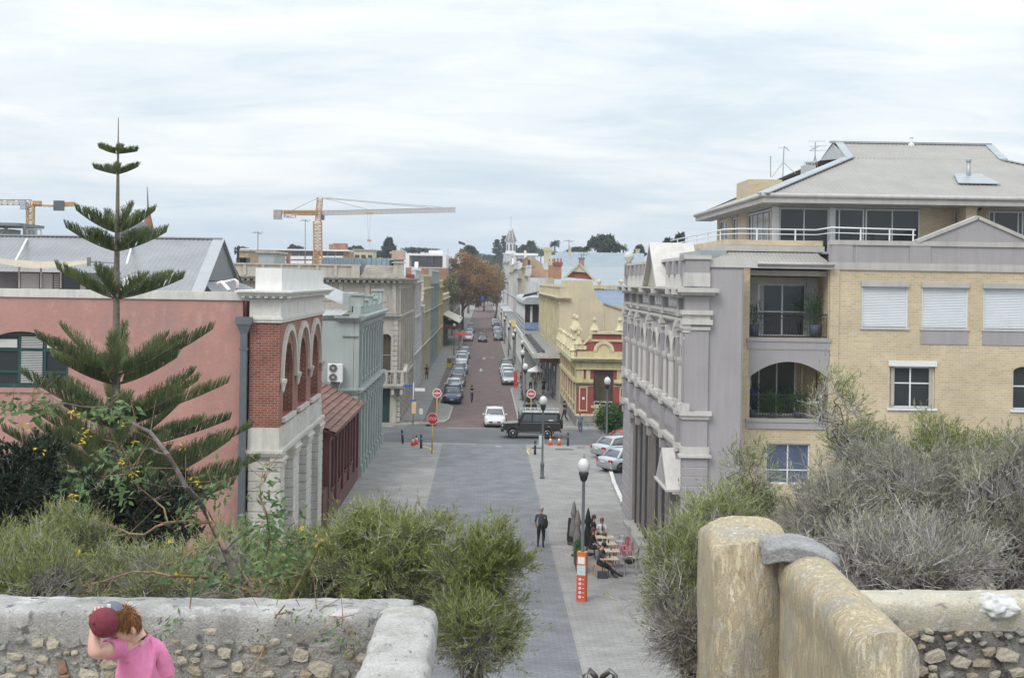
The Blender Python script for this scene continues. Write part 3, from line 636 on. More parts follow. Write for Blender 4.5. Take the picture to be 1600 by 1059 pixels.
q = MB(); bar(q, (A.x + .15, 80.4, B.z - .03), (A.x + .15, 81, B.z - .03), .05); bar(q, (B.x - .1, 80.4, B.z - .03), (B.x - .1, 81, B.z - .03), .05); q.tube([(B.x - .15, 80.9, B.z), (B.x - .3, 80.9, B.z - .6)], .04); q.build('bracket', WHITEP, ac)
def facade(root, X, side, y0, y1, zt, wm, tm, bays, floors, par=1.0, depth=12, winw=.42, arch=True, glass=None, pil=True, shop=False, rise=None, ground=None, backtop=None, framem=None):
 """street front at X looking towards the road (side = +1 faces +X); floors = [(z0,z1),...] window rows"""
 fr = (Vector((X, 0, 0)), Y_, X_ * side); L = y1 - y0; p = L / bays; q = MB(fr); holes = []
 for z0, z1 in floors:
  for k in range(bays):
   c = y0 + (k + .5) * p; w = p * winw; holes.append((c - w / 2, c + w / 2, z0, z1, min(w / 2, .6) if arch else 0))
 wall(q, y0, y1, 0, zt, 0, .3, holes); q.box(y0, y1, -depth, -.31, 0, backtop or zt); q.build('wall', wm, root)
 for h in holes: window(fr, root, h[0], h[1], h[2], h[3], -.15, framem or tm, glass or GLASS, zs=[(h[2] + h[3]) / 2], fw=.08, sill=(.12, .12, tm))
 if pil:
  for k in range(bays + 1):
   u = min(max(y0 + k * p, y0 + .2), y1 - .2); q = MB(fr); q.box(u - .2, u + .2, 0, .16, floors[0][0] - .6, zt); q.box(u - .27, u + .27, 0, .24, zt - .35, zt - .1); q.box(u - .26, u + .26, 0, .24, floors[0][0] - .6, floors[0][0] - .3); q.build('pilaster', tm, root)
 q = MB(fr); cornice(q, y0, y1, zt, zt + .4, .5, 4, (.3, .3)); q.build('cornice', tm, root)
 if len(floors) > 1:
  for i in range(1, len(floors)):
   z = (floors[i - 1][1] + floors[i][0]) / 2 if floors[i][0] > floors[i - 1][1] else (floors[i - 1][0] + floors[i][1]) / 2
   q = MB(fr); cornice(q, y0, y1, z - .12, z + .12, .25, 2, (.1, .1)); q.build('string_course', tm, root)
 q = MB(fr); q.box(y0, y1, -.3, .05, zt + .4, zt + .4 + par)
 q.box(y0 - .05, y1 + .05, -.35, .14, zt + .4 + par, zt + .52 + par)
 for k in range(bays + 1):
  u = min(max(y0 + k * p, y0 + .204), y1 - .204); q.box(u - .2, u + .2, -.3, .13, zt + .4, zt + .5 + par + .2)
 q.build('parapet', wm, root)
 if rise:
  q = MB(fr); c = (y0 + y1) / 2; q.prism([(c - rise[0], .1, zt + .5 + par), (c + rise[0], .1, zt + .5 + par), (c, .1, zt + .5 + par + rise[1])], (0, -.4, 0)); q.build('pediment', tm, root)
 return fr
STONE = mat('beige_limestone', (.435, .40, .345), rough=.85, var=.08, streak=.16, scale=.8)
STONED = mat('beige_limestone_trim', (.47, .435, .38), rough=.85, var=.1, streak=.2)
# ================================================================ LEFT: stone bank
bk = thing('stone_bank', 'beige stone corner bank with heavy cornice, arched window and balustrade', 'building', (-8, 112, 0))
XB, YB = -7.1, 110.9
frS = (Vector((0, YB, 0)), X_, -Y_); frE = (Vector((XB, 0, 0)), Y_, X_)
wl = [(-8.5, -7.6, 3.95, 7.45, .45), (-8.5, -7.65, 0.13, 3.0, 0)] + [(-12 - k * 3.4, -10.9 - k * 3.4, 3.95, 7.45, .55) for k in range(4)]
q = MB(frS); wall(q, -32, XB - .352, 0, 11.5, 0, .35, wl); q.box(-32, XB - .4, -20, -.6, 0, 11.5); q.box(-32, XB - .1, -3, -.12, 11.4, 12.1); q.build('wall', STONE, bk)
for i, h in enumerate(wl):
 if i == 1:
  d = MB(frS); d.box(h[0], h[1], -.3, -.24, .13, 3.0); d.build('door', mat('bottle_green_door', (.012, .05, .04), rough=.4, var=.1), bk)
 else: window(frS, bk, h[0], h[1], h[2], h[3], -.28, STONED, mat('brown_glass', (.10, .08, .06), rough=.15, var=.2, bump=0), zs=[5.7], fw=.07)
 if i != 1: a = MB(frS); archband(a, (h[0] + h[1]) / 2, (h[1] - h[0]) / 2 + .02, h[3] - (h[1] - h[0]) / 2, 0, .22, 0, .09, 14, leg=.3); a.build('arch_moulding', STONED, bk)
ews = [(YB + 1.3 + k * 2.9, YB + 2.5 + k * 2.9) for k in range(7)]
q = MB(frE); wall(q, YB, 132, 0, 11.5, 0, .35, [(a, b, 4.2, 7.4, .6) for a, b in ews] + [(a, b, .6, 3.0) for a, b in ews] + [(a, b, 9.3, 10.8, .3) for a, b in ews]); q.build('wall', STONE, bk)
for a, b in ews:
 window(frE, bk, a, b, 4.2, 7.4, -.2, STONED, GLASS, zs=[5.9], fw=.08, sill=(.2, .15, STONED)); window(frE, bk, a, b, .6, 3.0, -.2, STONED, GLASS, fw=.08, sill=(.2, .15, STONED)); window(frE, bk, a, b, 9.3, 10.8, -.2, STONED, GLASS, fw=.08)
 q = MB(frE); archband(q, (a + b) / 2, .62, 6.8, .6, .2, 0, .1, 12, leg=.4); q.build('arch_moulding', STONED, bk)
for k in range(8):
 q = MB(frE); u = YB + .15 + k * 2.9; q.box(u, u + .6, 0, .22, 4, 8.6); q.box(u, u + .5, 0, .2, 9, 11.2)
 z = 0.2
 while z < 3.4: q.box(u - .05, u + .65, 0, .26, z, z + .38); z += .44
 q.build('pilaster', STONED, bk)
# horizontal bands on both faces
for z0, z1, p in ((3.3, 3.7, .3), (8.75, 9.05, .35), (9.05, 9.15, .15)):
 q = MB(); n = 3
 for i in range(n):
  e = p * (i + 1) / n; q.box(-32, XB + e, YB - e, YB + .3, z0 + (z1 - z0) * i / n, z0 + (z1 - z0) * (i + 1) / n); q.box(XB - .3, XB + e, YB + .3, 132, z0 + (z1 - z0) * i / n, z0 + (z1 - z0) * (i + 1) / n)
 q.build('string_course', STONED, bk)
for z0, z1, p in ((11.5, 11.6, .12), (11.62, 11.7, .18), (11.85, 11.93, .62), (11.93, 12.02, .72), (12.02, 12.1, .8)):
 q = MB(); q.box(-32, XB + p, YB - p, YB + .3, z0, z1); q.box(XB - .3, XB + p, YB + .3, 132, z0, z1); q.build('cornice', STONED, bk)
q = MB()
for i in range(48): x = XB + .2 - i * .5; q.box(x - .12, x + .12, YB - .55, YB + .1, 11.68, 11.85)
for i in range(42): y = YB - .2 + i * .5; q.box(XB - .1, XB + .55, y - .12, y + .12, 11.68, 11.85)
stuff(q.build('dentils', STONED, bk))
q = MB(frS); q.box(-32, -10.3, -.5, -.1, 12.1, 13.0); q.box(-32, -10.25, -.55, .02, 13.0, 13.14)
for i in range(16): x = -10.8 - i * 1.5; q.box(x - .12, x + .12, -.2, .0, 12.15, 13.0)
q.box(-11.0, -10.3, -.6, .03, 12.1, 13.14); q.build('parapet', STONED, bk)
# mansard with fish scale slates at the corner
q = MB(); A = [(-10.2, YB - .1, 12.12), (XB + .1, YB - .1, 12.12), (XB - .4, YB + 1.2, 13.05), (-9.9, YB + 1.2, 13.05)]; q.quad(*A)
q.quad((XB + .1, YB - .1, 12.12), (XB + .1, YB + 8, 12.12), (XB - .4, YB + 8, 13.05), (XB - .4, YB + 1.2, 13.05)); q.box(-9.9, XB - .4, YB + 1.2, YB + 8, 12.2, 13.12)
q.build('mansard_roof', STONED, bk)
q = MB(); a0, a1, a2, a3 = map(Vector, A); nrm = (a1 - a0).cross(a3 - a0).normalized()
for j in range(6):
 for k in range(14):
  u = (k + (.5 if j % 2 else 0)) / 14; v = j / 6
  c = a0.lerp(a1, min(u, .98)).lerp(a3.lerp(a2, min(u, .98)), v); up = (a3 - a0).normalized(); rt = (a1 - a0).normalized()
  q.prism([c + nrm * .03 - rt * .11 + up * .12, c + nrm * .05 - up * .02, c + nrm * .03 + rt * .11 + up * .12, c + nrm * .01 + up * .2], nrm * .02)
stuff(q.build('fish_scale_slates', mat('stone_slate', (.38, .35, .31), var=.2), bk))
q = MB(); tz = 12.1; q.box(-7.55, -6.75, YB + .3, YB + 1.1, tz, 13.6); q.box(-7.7, -6.6, YB + .2, YB + 1.2, 13.3, 13.42); q.build('chimney', STONED, bk)
q = MB(); q.box(-7.68, -6.62, YB + .15, YB + 1.25, 13.6, 14.35); q.build('chimney_cap', mat('peach_render', (.50, .37, .29), var=.12), bk)
# carved corner balcony
q = MB(frS); q.box(-9.1, -6.4, -.1, .75, 3.2, 3.4); q.box(-9.1, -6.4, -.1, .68, 3.05, 3.2)
for x in (-9.0, -7.95, -7.2, -6.62): q.box(x - .13, x + .13, .4, .72, 3.4, 4.35)
q.box(-9.1, -6.4, .38, .74, 4.35, 4.48)
for x in (-8.9, -7.4, -6.7): q.box(x - .12, x + .12, 0, .55, 2.5, 3.05)
q.build('balcony', STONED, bk)
for i in range(11):
 x = -8.78 + i * .2
 if abs(x + 7.95) < .12 or abs(x + 7.2) < .12: continue
 q = MB(frS); q.lathe((x, .56, 3.4), [(.05, 0), (.07, .25), (.03, .55), (.05, .9)], 6); q.build('baluster', STONED, bk)
q = MB(); q.box(-7.0, -6.35, YB + .1, YB + 2.6, 3.2, 3.4); q.box(-6.55, -6.38, YB - .3, YB + 2.6, 3.4, 4.3); q.box(-6.6, -6.3, YB - .35, YB + 2.65, 4.3, 4.45); q.prism([(-6.3, YB, 4.45), (-6.3, YB + 2.2, 4.45), (-6.3, YB + 1.1, 4.95)], (-.3, 0, 0)); q.build('balcony', STONED, bk)
# raised panels where the name band runs
q = MB(frS)
for z in (10.1, 9.35): q.box(-20, -8.0, 0, .05, z, z + .55)
for x in (-7.6, -9.8, -12): q.box(x, x + .35, 0, .14, 9.15, 11.5)
for z in np.arange(4.0, 8.7, .42): q.box(-7.55, XB + .02, 0, .06, z, z + .36); q.box(-9.1, -8.78, 0, .06, z, z + .36)
q.build('stone_panels', STONED, bk)
# ================================================================ LEFT: the row beyond
def M_(n, c, **k): return mat(n, c, rough=.8, var=k.pop('var', .1), streak=k.pop('streak', .2), **k)
WHT = M_('chalk_white_render', (.62, .62, .62)); WHT2 = M_('bluish_white_render', (.55, .57, .6)); CRM = M_('pale_cream_render', (.56, .52, .38)); CRM2 = M_('olive_cream_render', (.44, .40, .27))
GRN = M_('weathered_sage_stone', (.33, .38, .36)); YLW = M_('butter_render', (.60, .46, .23)); MARN = M_('oxide_red_trim', (.24, .06, .05)); TAN = M_('tan_render', (.46, .34, .22)); BUFF = M_('buff_render', (.52, .43, .28))
def row(name, label, *a, **k):
 r = thing(name, label, 'building', (a[0] - a[1] * 2, (a[2] + a[3]) / 2, 0)); facade(r, *a, **k); return r
F2 = [(.9, 3.2), (5.0, 7.6)]; F3 = [(.9, 3.2), (5.0, 7.4), (8.6, 10.6)]
row('terrace_building', 'narrow terrace with oxide red bands beside the stone bank', -7.4, 1, 132.2, 139.5, 11.3, MARN, STONED, 3, F3, par=.5)
row('terrace_building', 'tall chalk white terrace just beyond the oxide red banded one', -7.3, 1, 139.7, 152, 11.4, WHT, WHT, 4, F3, par=1.1, rise=(1.6, .9))
row('terrace_building', 'low pale terrace with white lean-to roof in the left row', -7.4, 1, 152.2, 158, 8.6, WHT2, WHT, 2, F2, par=.4)
row('terrace_building', 'cream and olive terrace with deep cornice in the left row', -7.3, 1, 158.2, 180, 10.6, CRM2, CRM, 6, F3, par=1.3)
row('terrace_building', 'weathered sage stone terrace in the left row', -7.2, 1, 180.2, 209, 11.2, GRN, GRN, 7, F3, par=1.5)
row('terrace_building', 'butter yellow terrace with red brick window strips in the left row', -7.3, 1, 209.2, 232, 10.5, YLW, YLW, 6, F3, par=.8)
row('terrace_building', 'plain cream terrace at the street cafe awning', -7.4, 1, 232.2, 300, 8.2, CRM, STONED, 10, F2, par=.6)
row('terrace_building', 'shaded grey terrace behind the plane trees', -7.6, 1, 300.2, 420, 9.0, STONE, STONED, 12, F2, par=.6)
q = MB(); q.prism([(-7.2, 152.4, 8.9), (-7.2, 158, 8.9), (-9.5, 158, 10.4), (-9.5, 152.4, 10.4)], (0, 0, .08)); tag(q.build('skillion_roof', WHT, None, (-8, 155, 8.9)), 'sloping white sheet roof on the low pale terrace', 'roof')
aw = thing('cafe_awning', 'cream sloping awning over the footpath cafe under the plane trees', 'awning', (-6, 250, 0))
q = MB(); q.prism([(-7.4, 240, 5.9), (-4.3, 240, 4.4), (-4.3, 240, 4.25), (-7.4, 240, 5.75)], (0, 34, 0)); q.build('canopy', M_('awning_cream', (.55, .51, .40)), aw)
for y in (240.5, 251, 262, 273): q = MB(); q.tube([(-4.5, y, .12), (-4.5, y, 4.3)], .07, 6); q.build('post', GREYP, aw)
q = MB(); q.prism([(-4.5, 240, 3.2), (-7.3, 240, 3.2), (-7.3, 240, 4.0), (-4.5, 240, 4.0)], (0, 25, 0)); q.build('valance', M_('dark_red_valance', (.16, .04, .04)), aw)
# ================================================================ far left skyline
sk = thing('office_block', 'white flat roofed office block with dark ribbon windows on the skyline', 'building', (-14, 300, 0))
A, B = at(634, 399, 300), at(697, 418, 300); q = MB(); q.box(A.x, B.x, 300, 330, B.z + 3, A.z); q.box(A.x, B.x, 300, 330, 0, B.z); q.box(A.x, A.x + .8, 300, 330, B.z, A.z); q.box(B.x - .8, B.x, 300, 330, B.z, A.z); q.box(A.x + .8, B.x - .8, 301, 330, B.z, A.z); q.build('wall', WHITEP, sk)
C, D = at(670, 391, 305), at(692, 400, 305); q = MB(); q.box(C.x, D.x, 305, 320, D.z - 1, C.z); q.build('roof', WHITEP, sk)
for a, b in ((643, 655), (656, 668), (669, 679), (680, 689), (690, 695)):
 A2, B2 = at(a, 405, 300), at(b, 418, 300); w = MB(); w.box(A2.x, B2.x, 300.4, 300.5, B.z + .1, B.z + 3.0); w.build('window', GLASS, sk)
A3, B3 = at(634, 418, 292), at(700, 436, 292); q = MB(); q.box(A3.x, B3.x, 292, 299, 0, A3.z); tag(q.build('brick_block', brickmat('orange_brick_far', (.30, .13, .08), (.25, .11, .07), (.3, .2, .15), big=.15), None, (A3.x, 292, 0)), 'low orange brick block below the white office on the skyline', 'building')
fl = thing('apartment_flats', 'long block of orange brick flats with white balconies on the skyline', 'building', (-45, 360, 0))
A, B = at(375, 390, 360), at(545, 412, 360); q = MB(); q.box(A.x, B.x, 361.5, 375, 0, A.z); q.build('wall', M_('orange_flats_brick', (.36, .19, .11)), fl)
q = MB(); q.box(A.x, B.x, 360.3, 375, A.z, A.z + .4); q.build('roof', WHITEP, fl)
for px in (418, 428, 441, 460, 472, 482, 505, 517, 530):
 for k in range(3):
  C = at(px, 393 + k * 7, 360); q = MB(); q.box(C.x - 1.0, C.x + 1.0, 359.8, 361.5, C.z - 2.1, C.z - 1.2); q.build('balcony', WHITEP, fl)
  q = MB(); q.box(C.x - .9, C.x + .9, 361.3, 361.45, C.z - 1.2, C.z); q.build('window', GLASS, fl)
C, D = at(520, 380, 362), at(540, 392, 362); q = MB(); q.box(C.x, D.x, 362, 368, D.z, C.z); q.box(C.x - 1, C.x + 1.1, 361.6, 368, D.z, C.z - .3); q.build('lift_tower', M_('orange_flats_brick', (.36, .19, .11)), fl)
gb = thing('glazed_building', 'pale blue glass roofed building under construction on the skyline', 'building', (-30, 250, 0))
A, B = at(505, 402, 250), at(562, 410, 250); C, D = at(572, 403, 252), at(612, 410, 252)
q = MB(); q.box(A.x, B.x, 250, 262, 0, A.z); q.box(C.x, D.x, 252, 262, 0, C.z); q.build('wall', mat('pale_blue_glazing', (.25, .36, .42), rough=.3, var=.15), gb)
q = MB()
for k in range(14): x = A.x + (B.x - A.x) * k / 13; q.box(x - .08, x + .08, 249.8, 249.98, B.z - 2, A.z)
for k in range(6): x = C.x + (D.x - C.x) * k / 5; q.box(x - .08, x + .08, 251.8, 251.98, D.z - 2, C.z)
stuff(q.build('mullions', GREYP, gb))
for nm, lab, a, b, c, d, Y, m_ in (('flat_roofed_house', 'beige flat roofed house on the skyline right of the flats', 553, 391, 583, 410, 300, CRM), ('flat_roofed_house', 'grey stone block showing above the bank parapet beside the brick chimney', 404, 395, 428, 412, 160, GG),
  ('flat_roofed_house', 'brick and render block at the far left end of the flats', 372, 392, 388, 412, 200, TAN), ('flat_roofed_house', 'pale box plant room above the bank parapet', 612, 396, 622, 412, 200, WHT)):
 A, B = at(a, b, Y), at(c, d, Y); r = thing(nm, lab, 'building', (A.x, Y, 0)); q = MB(); q.box(A.x, B.x, Y, Y + 9, 0, A.z); q.build('wall', m_, r); q = MB(); q.box(A.x - .3, B.x + .3, Y - .3, Y + 9.3, A.z, A.z + .25); q.build('roof', STONED, r)
 if Y > 190:
  for k in range(3): x = A.x + (B.x - A.x) * (k + .5) / 3; q = MB(); q.box(x - .5, x + .5, Y - .06, Y - .01, A.z - 2.2, A.z - 1.0); q.build('window', GLASS, r)
# turret with spire behind the pine
tu = thing('spired_turret', 'slate domed turret with tall thin spire behind the iron roof', 'turret', at(231, 385, 120))
b = at(231, 376, 120); q = MB(); q.lathe((b.x, 120, b.z - 6), [(1.1, 0), (1.1, 6), (.9, 6.3), (.5, 7.2), (.25, 8.2), (.1, 9.0)], 8); q.build('cupola', mat('terracotta_cupola', (.28, .13, .10), var=.15), tu)
q = MB(); q.tube([b + Vector((0, 0, 2.4)), at(230, 292, 120)], [.12, .03], 6); q.build('spire', GREYP, tu)
d_ = at(213, 372, 118); q = MB(); q.lathe((d_.x, 118, d_.z - 4), [(1.5, 0), (1.5, 4.0), (1.45, 4.5), (1.1, 5.1), (.5, 5.5), (.05, 5.6)], 14); tag(q.build('domed_vent', mat('slate_dome', (.10, .11, .12), rough=.5), None, (d_.x, 118, 0)), 'dark rounded dome beside the thin spire', 'dome')
# ================================================================ RIGHT: tramway building
LAV = mat('lavender_grey_render', (.345, .325, .335), rough=.85, var=.04, streak=.07, scale=.5)
LAVT = mat('ivory_moulding', (.55, .53, .50), rough=.8, var=.05, streak=.10)
LAVM = mat('mid_lavender_render', (.40, .38, .375), rough=.85, var=.06, streak=.1)
tb = thing('tramway_building', 'lavender grey hall with ivory pilasters, gable and tramway lettering', 'building', (8, 60, 0))
XT = 7.6; fr = (Vector((XT, 0, 0)), Y_, -X_); T0, T1 = 49.5, 71.2
PIL = [51.35, 55.8, 60.2, 64.7, 67.6, 70.9]
bays = [(49.7, 51.2), (51.5, 55.65), (55.95, 60.05), (60.35, 64.55), (64.85, 67.45), (67.75, 70.7)]
holes = []
for a, b in bays:
 n = 2 if b - a > 3.5 else 1; w = (b - a) / n
 for k in range(n): c = a + (k + .5) * w; hw = min(w * .34, .72); holes.append((c - hw, c + hw, 7.35, 9.2 + hw, hw))
shopholes = [(52.2, 59.6, .35, 5.35), (60.2, 67.4, .15, 5.35)]
q = MB(fr); wall(q, T0, T1, 0, 12.9, 0, .3, holes + shopholes); q.box(T0, T1, -1.9, -.6, 0, 12.5); q.box(T0 + 1.55, T1, -1.95, -1.9, 0, 12.4); q.build('wall', LAV, tb)
for h in holes:
 c = (h[0] + h[1]) / 2; hw = h[1] - c
 p = MB(fr); p.box(h[0], h[1], -.3, -.24, 7.35, 9.2 + hw); o = p.build('blind_window', LAVM, tb)
 p = MB(fr); archband(p, c, hw, 9.2, hw, .2, -.04, .12, 14); p.box(c - .14, c + .14, 0, .22, 9.2 + hw, 9.2 + hw + .42); p.build('arch_moulding', LAVT, tb)
 for s in (-1, 1):
  p = MB(fr); u = c + s * (hw + .1); p.lathe((u, .08, 7.3), [(.15, 0), (.15, .12), (.1, .18), (.095, 1.6), (.13, 1.66), (.17, 1.8), (.17, 1.9)], 8); p.build('colonnette', LAVT, tb)
for u in [T0 + .12] + PIL:
 p = MB(fr); p.box(u - .22, u + .22, 0, .2, 7.3, 10.35); p.box(u - .16, u + .16, 0, .25, 7.7, 9.9); p.build('pilaster', LAV, tb)
 p = MB(fr); p.box(u - .27, u + .27, 0, .27, 10.2, 10.35); p.box(u - .31, u + .31, 0, .33, 10.35, 10.5); p.box(u - .28, u + .28, 0, .28, 7.3, 7.6); p.box(u - .24, u + .24, .0, .23, 9.95, 10.02); p.build('capital', LAVT, tb)
 p = MB(fr); p.box(u - .24, u + .24, 0, .24, 5.95, 6.95); p.box(u - .2, u + .2, 0, .22, 5.2, 5.6); p.box(u - .2, u + .2, 0, .21, 10.9, 11.5); p.build('pedestal', LAV, tb)
def tband(name, z0, z1, p0, m_=LAVT, steps=1, extra=0):
 q = MB(fr)
 for i in range(steps):
  p = p0 * (i + 1) / steps; q.box(T0 - min(p, .35), T1 + p, -.2, p, z0 + (z1 - z0) * i / steps, z0 + (z1 - z0) * (i + 1) / steps)
 for u in [T0 + .12] + PIL:
  q.box(u - .3, u + .3, 0, p0 + .06, z0 + .01, z1 + .012)
 return q.build(name, m_, tb)
tband('string_course', 7.02, 7.32, .22, steps=2); tband('string_course', 5.62, 5.95, .2, steps=2); tband('string_course', 10.5, 10.68, .22, steps=2); tband('string_course', 10.75, 11.0, .18, steps=2)
q = MB(fr)
for i in range(int((T1 - T0) / .3)): q.box(T0 + i * .3, T0 + i * .3 + .14, 0, .32, 11.46, 11.58)
stuff(q.build('dentils', LAVT, tb))
tband('cornice', 11.58, 11.84, .6, steps=4)
q = MB(fr); wall(q, T0, T1, 11.84, 12.35, .1, .4); q.box(T0 - .02, T1 + .02, -.32, .14, 12.88, 13.0); q.build('parapet', LAVT, tb)
q = MB(fr)
for u in [T0 + .3, 51.2, 53.0, 54.6, 61.6, 63.2, 64.8, 66.5, 68.6, 70.6]: q.box(u - .25, u + .25, -.3, .2, 12.35, 12.9)
q.box(T0, T0 + .85, -.5, .22, 11.9, 13.0); q.box(T1 - .6, T1, -.5, .2, 11.9, 13.0); q.box(T0 - .06, T0 + .9, -.55, .3, 12.85, 13.05)
q.build('parapet_block', LAV, tb)
p = MB(fr); p.lathe((T1 - .3, 0, 13.0), [(.2, 0), (.12, .1), (.28, .3), (.22, .5), (.05, .62)], 10); p.build('urn', LAVT, tb)
# gable roof over the middle bay, its ridge running back from the street
q = MB(fr); g0, g1, gc, ga = 55.4, 60.6, 58.0, 13.75
q.prism([(g0, .52, 11.85), (gc, .52, ga), (gc, .52, ga - .16), (g0 + .35, .52, 11.85)], (0, -1.9, 0)); q.prism([(g1, .52, 11.85), (gc, .52, ga), (gc, .52, ga - .16), (g1 - .35, .52, 11.85)], (0, -1.9, 0)); q.build('pediment', LAVT, tb)
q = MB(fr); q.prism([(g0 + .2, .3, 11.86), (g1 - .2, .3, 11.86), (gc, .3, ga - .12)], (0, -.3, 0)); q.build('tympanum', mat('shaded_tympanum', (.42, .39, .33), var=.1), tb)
# lettering
WHL = mat('white_lettering', (.88, .88, .87), rough=.7, var=.02)
def text(body, size, parent, loc, rot, m_, depth=.01, name='lettering', align='CENTER', sx=1.0):
 cu = bpy.data.curves.new(name, 'FONT'); cu.body = body; cu.size = size; cu.extrude = depth; cu.align_x = align; cu.align_y = 'CENTER'; cu.resolution_u = 2
 tmp = bpy.data.objects.new('tmp', cu); COL.objects.link(tmp); dg = bpy.context.evaluated_depsgraph_get()
 me = bpy.data.meshes.new_from_object(tmp.evaluated_get(dg)); bpy.data.objects.remove(tmp); bpy.data.curves.remove(cu)
 for v in me.vertices: v.co.x *= sx
 me.materials.clear(); o = finish(me, name, m_, parent, None)
 b = ORG.get(parent.name, Vector((0, 0, 0))) if parent is not None else Vector((0, 0, 0))
 o.location = Vector(loc) - b; o.rotation_euler = rot; return o
for (a, b), t in zip(bays[1:4], ('TRAMWAYS', 'MUNICIPAL', 'FREMANTLE')):
 text(t, .50, tb, (XT - .05, (a + b) / 2, 11.24), (R(90), 0, R(-90)), WHL, sx=1.12)
# upper string of festoon panels between sills
for a, b in bays:
 q = MB(fr); q.box(a + .15, b - .15, 0, .06, 6.15, 6.85); q.box(a + .3, b - .3, .05, .1, 6.3, 6.7); q.build('panel', LAV, tb)
# corner pier facing the camera, with coursed blocks below
q = MB(); q.box(XT - .212, 8.27, T0 - .122, T0 + .34, 5.9, 13.03); q.build('corner_pier', LAV, tb)
for z0, z1, p in ((7.02, 7.16, .1), (7.16, 7.32, .22), (5.62, 5.72, .24), (5.72, 6.0, .12), (10.3, 10.42, .08), (10.5, 10.68, .2), (10.86, 11.02, .2), (10.68, 10.86, .06), (11.58, 11.68, .3), (11.68, 11.84, .5), (12.9, 13.05, .1), (11.9, 12.4, .04)):
 p *= .62; q = MB(); q.box(XT - .213 - p, 8.27 + p, T0 - .123 - p, T0 + .25, z0, z1); q.build('corner_moulding', LAVT, tb)
z = .02
while z < 5.5:
 q = MB(); q.box(XT - .24, 8.3, T0 - .16, T0 + .25, z, z + .325); q.build('stone_block', LAV, tb, bev=.015); q = MB(); z += .35
q = MB(); q.box(XT - .22, 8.28, T0 - .14, T0 + .25, 0, 5.6); q.build('block_joints', LAVT, tb)
z = .02
while z < 5.5:
 q = MB(fr); q.box(67.9, T1 + .02, -.3, .14, z, z + .5); q.build('stone_block', LAV, tb, bev=.02); z += .54
q = MB(fr); q.box(67.85, T1, -.3, .1, 0, 5.6); q.build('block_joints', LAVM, tb)
q = MB(); q.box(8.27, 9.56, T0 + .05, T0 + .6, 0, 12.62); q.build('wall', LAV, tb); q = MB(); q.box(8.2, 10.05, T0 - .02, T0 + .7, 12.62, 12.95); q.build('coping', LAVT, tb); q = MB(); q.box(8.9, 8.925, T0 + .02, T0 + .06, 0, 12.6); q.build('joint', LAVM, tb)
# shopfront joinery
MULL = mat('dark_bronze_frame', (.075, .07, .068), rough=.5, var=.1); MULL2 = mat('grey_taupe_mullion', (.24, .22, .21), rough=.6, var=.08)
for h in shopholes:
 n = 7; w = window(fr, tb, h[0], h[1], h[2], h[3], -.12, MULL, GLASS, us=[h[0] + (h[1] - h[0]) * k / n for k in range(1, n)], zs=[1.5, 2.75, 4.1], fw=.1, ft=.12)
 for k in range(0, n + 1):
  u = h[0] + (h[1] - h[0]) * k / n; q = MB(fr); q.box(u - .08, u + .08, -.12, .02, h[2], h[3]); q.build('mullion', MULL2 if k % 2 else MULL, tb)
q = MB(fr); q.box(59.6, 60.2, -.3, .05, 0, 5.4); q.build('pier', mat('brown_pier', (.20, .16, .14), var=.15), tb)
q = MB(fr); q.box(60.6, 67.0, 0, .5, 0, .17); q.build('step', CONC, tb)
dp2 = MB(fr); dp2.prism([(50.0, .7, 4.35), (53.2, .7, 4.35), (51.6, .7, 5.7)], (0, -.7, 0)); dp2.build('door_pediment', LAVT, tb)
q = MB(fr); q.prism([(50.5, .72, 4.5), (52.7, .72, 4.5), (51.6, .72, 5.42)], (0, .005, 0)); q.build('pediment_face', LAVM, tb)
q = MB(fr); cornice(q, 49.95, 53.3, 4.1, 4.35, .75, 3, (.1, .1)); q.build('door_cornice', LAVT, tb)
q = MB(fr); q.box(50.3, 50.7, 0, .25, 0, 4.1); q.box(52.4, 52.6, 0, .25, 0, 4.1); q.build('door_pilaster', LAV, tb)
# ================================================================ RIGHT: cream brick apartments
CB = brickmat('cream_brick', (.58, .465, .30), (.49, .385, .24), (.57, .51, .41), bw=.25, bh=.094, msize=.012, bump=.5, big=.10)
CBT = mat('grey_beige_trim', (.46, .44, .415), rough=.7, var=.05, streak=.12)
ap = thing('apartment_building', 'cream brick apartment building with beige iron roof, balconies and white roller shutters', 'building', (15, 52, 0))
fr = (Vector((0, 51, 0)), X_, -Y_)
BAL = [(10.07, 13.09, 10.0, 12.62), (10.13, 13.1, 6.93, 9.12)]
SH = [(14.33, 16.08), (16.61, 18.36), (18.94, 20.69), (21.3, 23.0)]
W1 = (10.78, 12.46, 4.45, 6.0); W2 = (15.42, 17.15, 7.41, 9.0); W3 = (20.1, 21.85, 7.41, 9.1, .25)
low = [(14.2, 15.9, 3.6, 5.6), (17.5, 19.2, 3.6, 5.6)]
q = MB(fr); wall(q, 9.56, 26, 0, 12.62, 0, .3, BAL + [W1, W2, W3] + low + [(a, b, 10.46, 12.19) for a, b in SH])
q.box(9.56, 13.3, -14, -2.2, 0, 12.6); q.box(13.3, 26, -14, -.31, 0, 13.2); q.box(9.56, 13.3, -2.2, -.31, 0, 6.7); q.box(9.58, 10.0, -2.2, -.31, 6.7, 12.6); q.box(13.15, 13.3, -2.2, -.31, 6.7, 12.6)
q.build('wall', CB, ap)
q = MB(fr); q.box(9.56, 10.07, 0, .04, 0, 12.62); q.box(13.1, 13.46, 0, .05, 0, 12.62); q.box(13.05, 13.12, -1.6, 0, 9.95, 12.62); q.build('brick_pier', CB, ap)
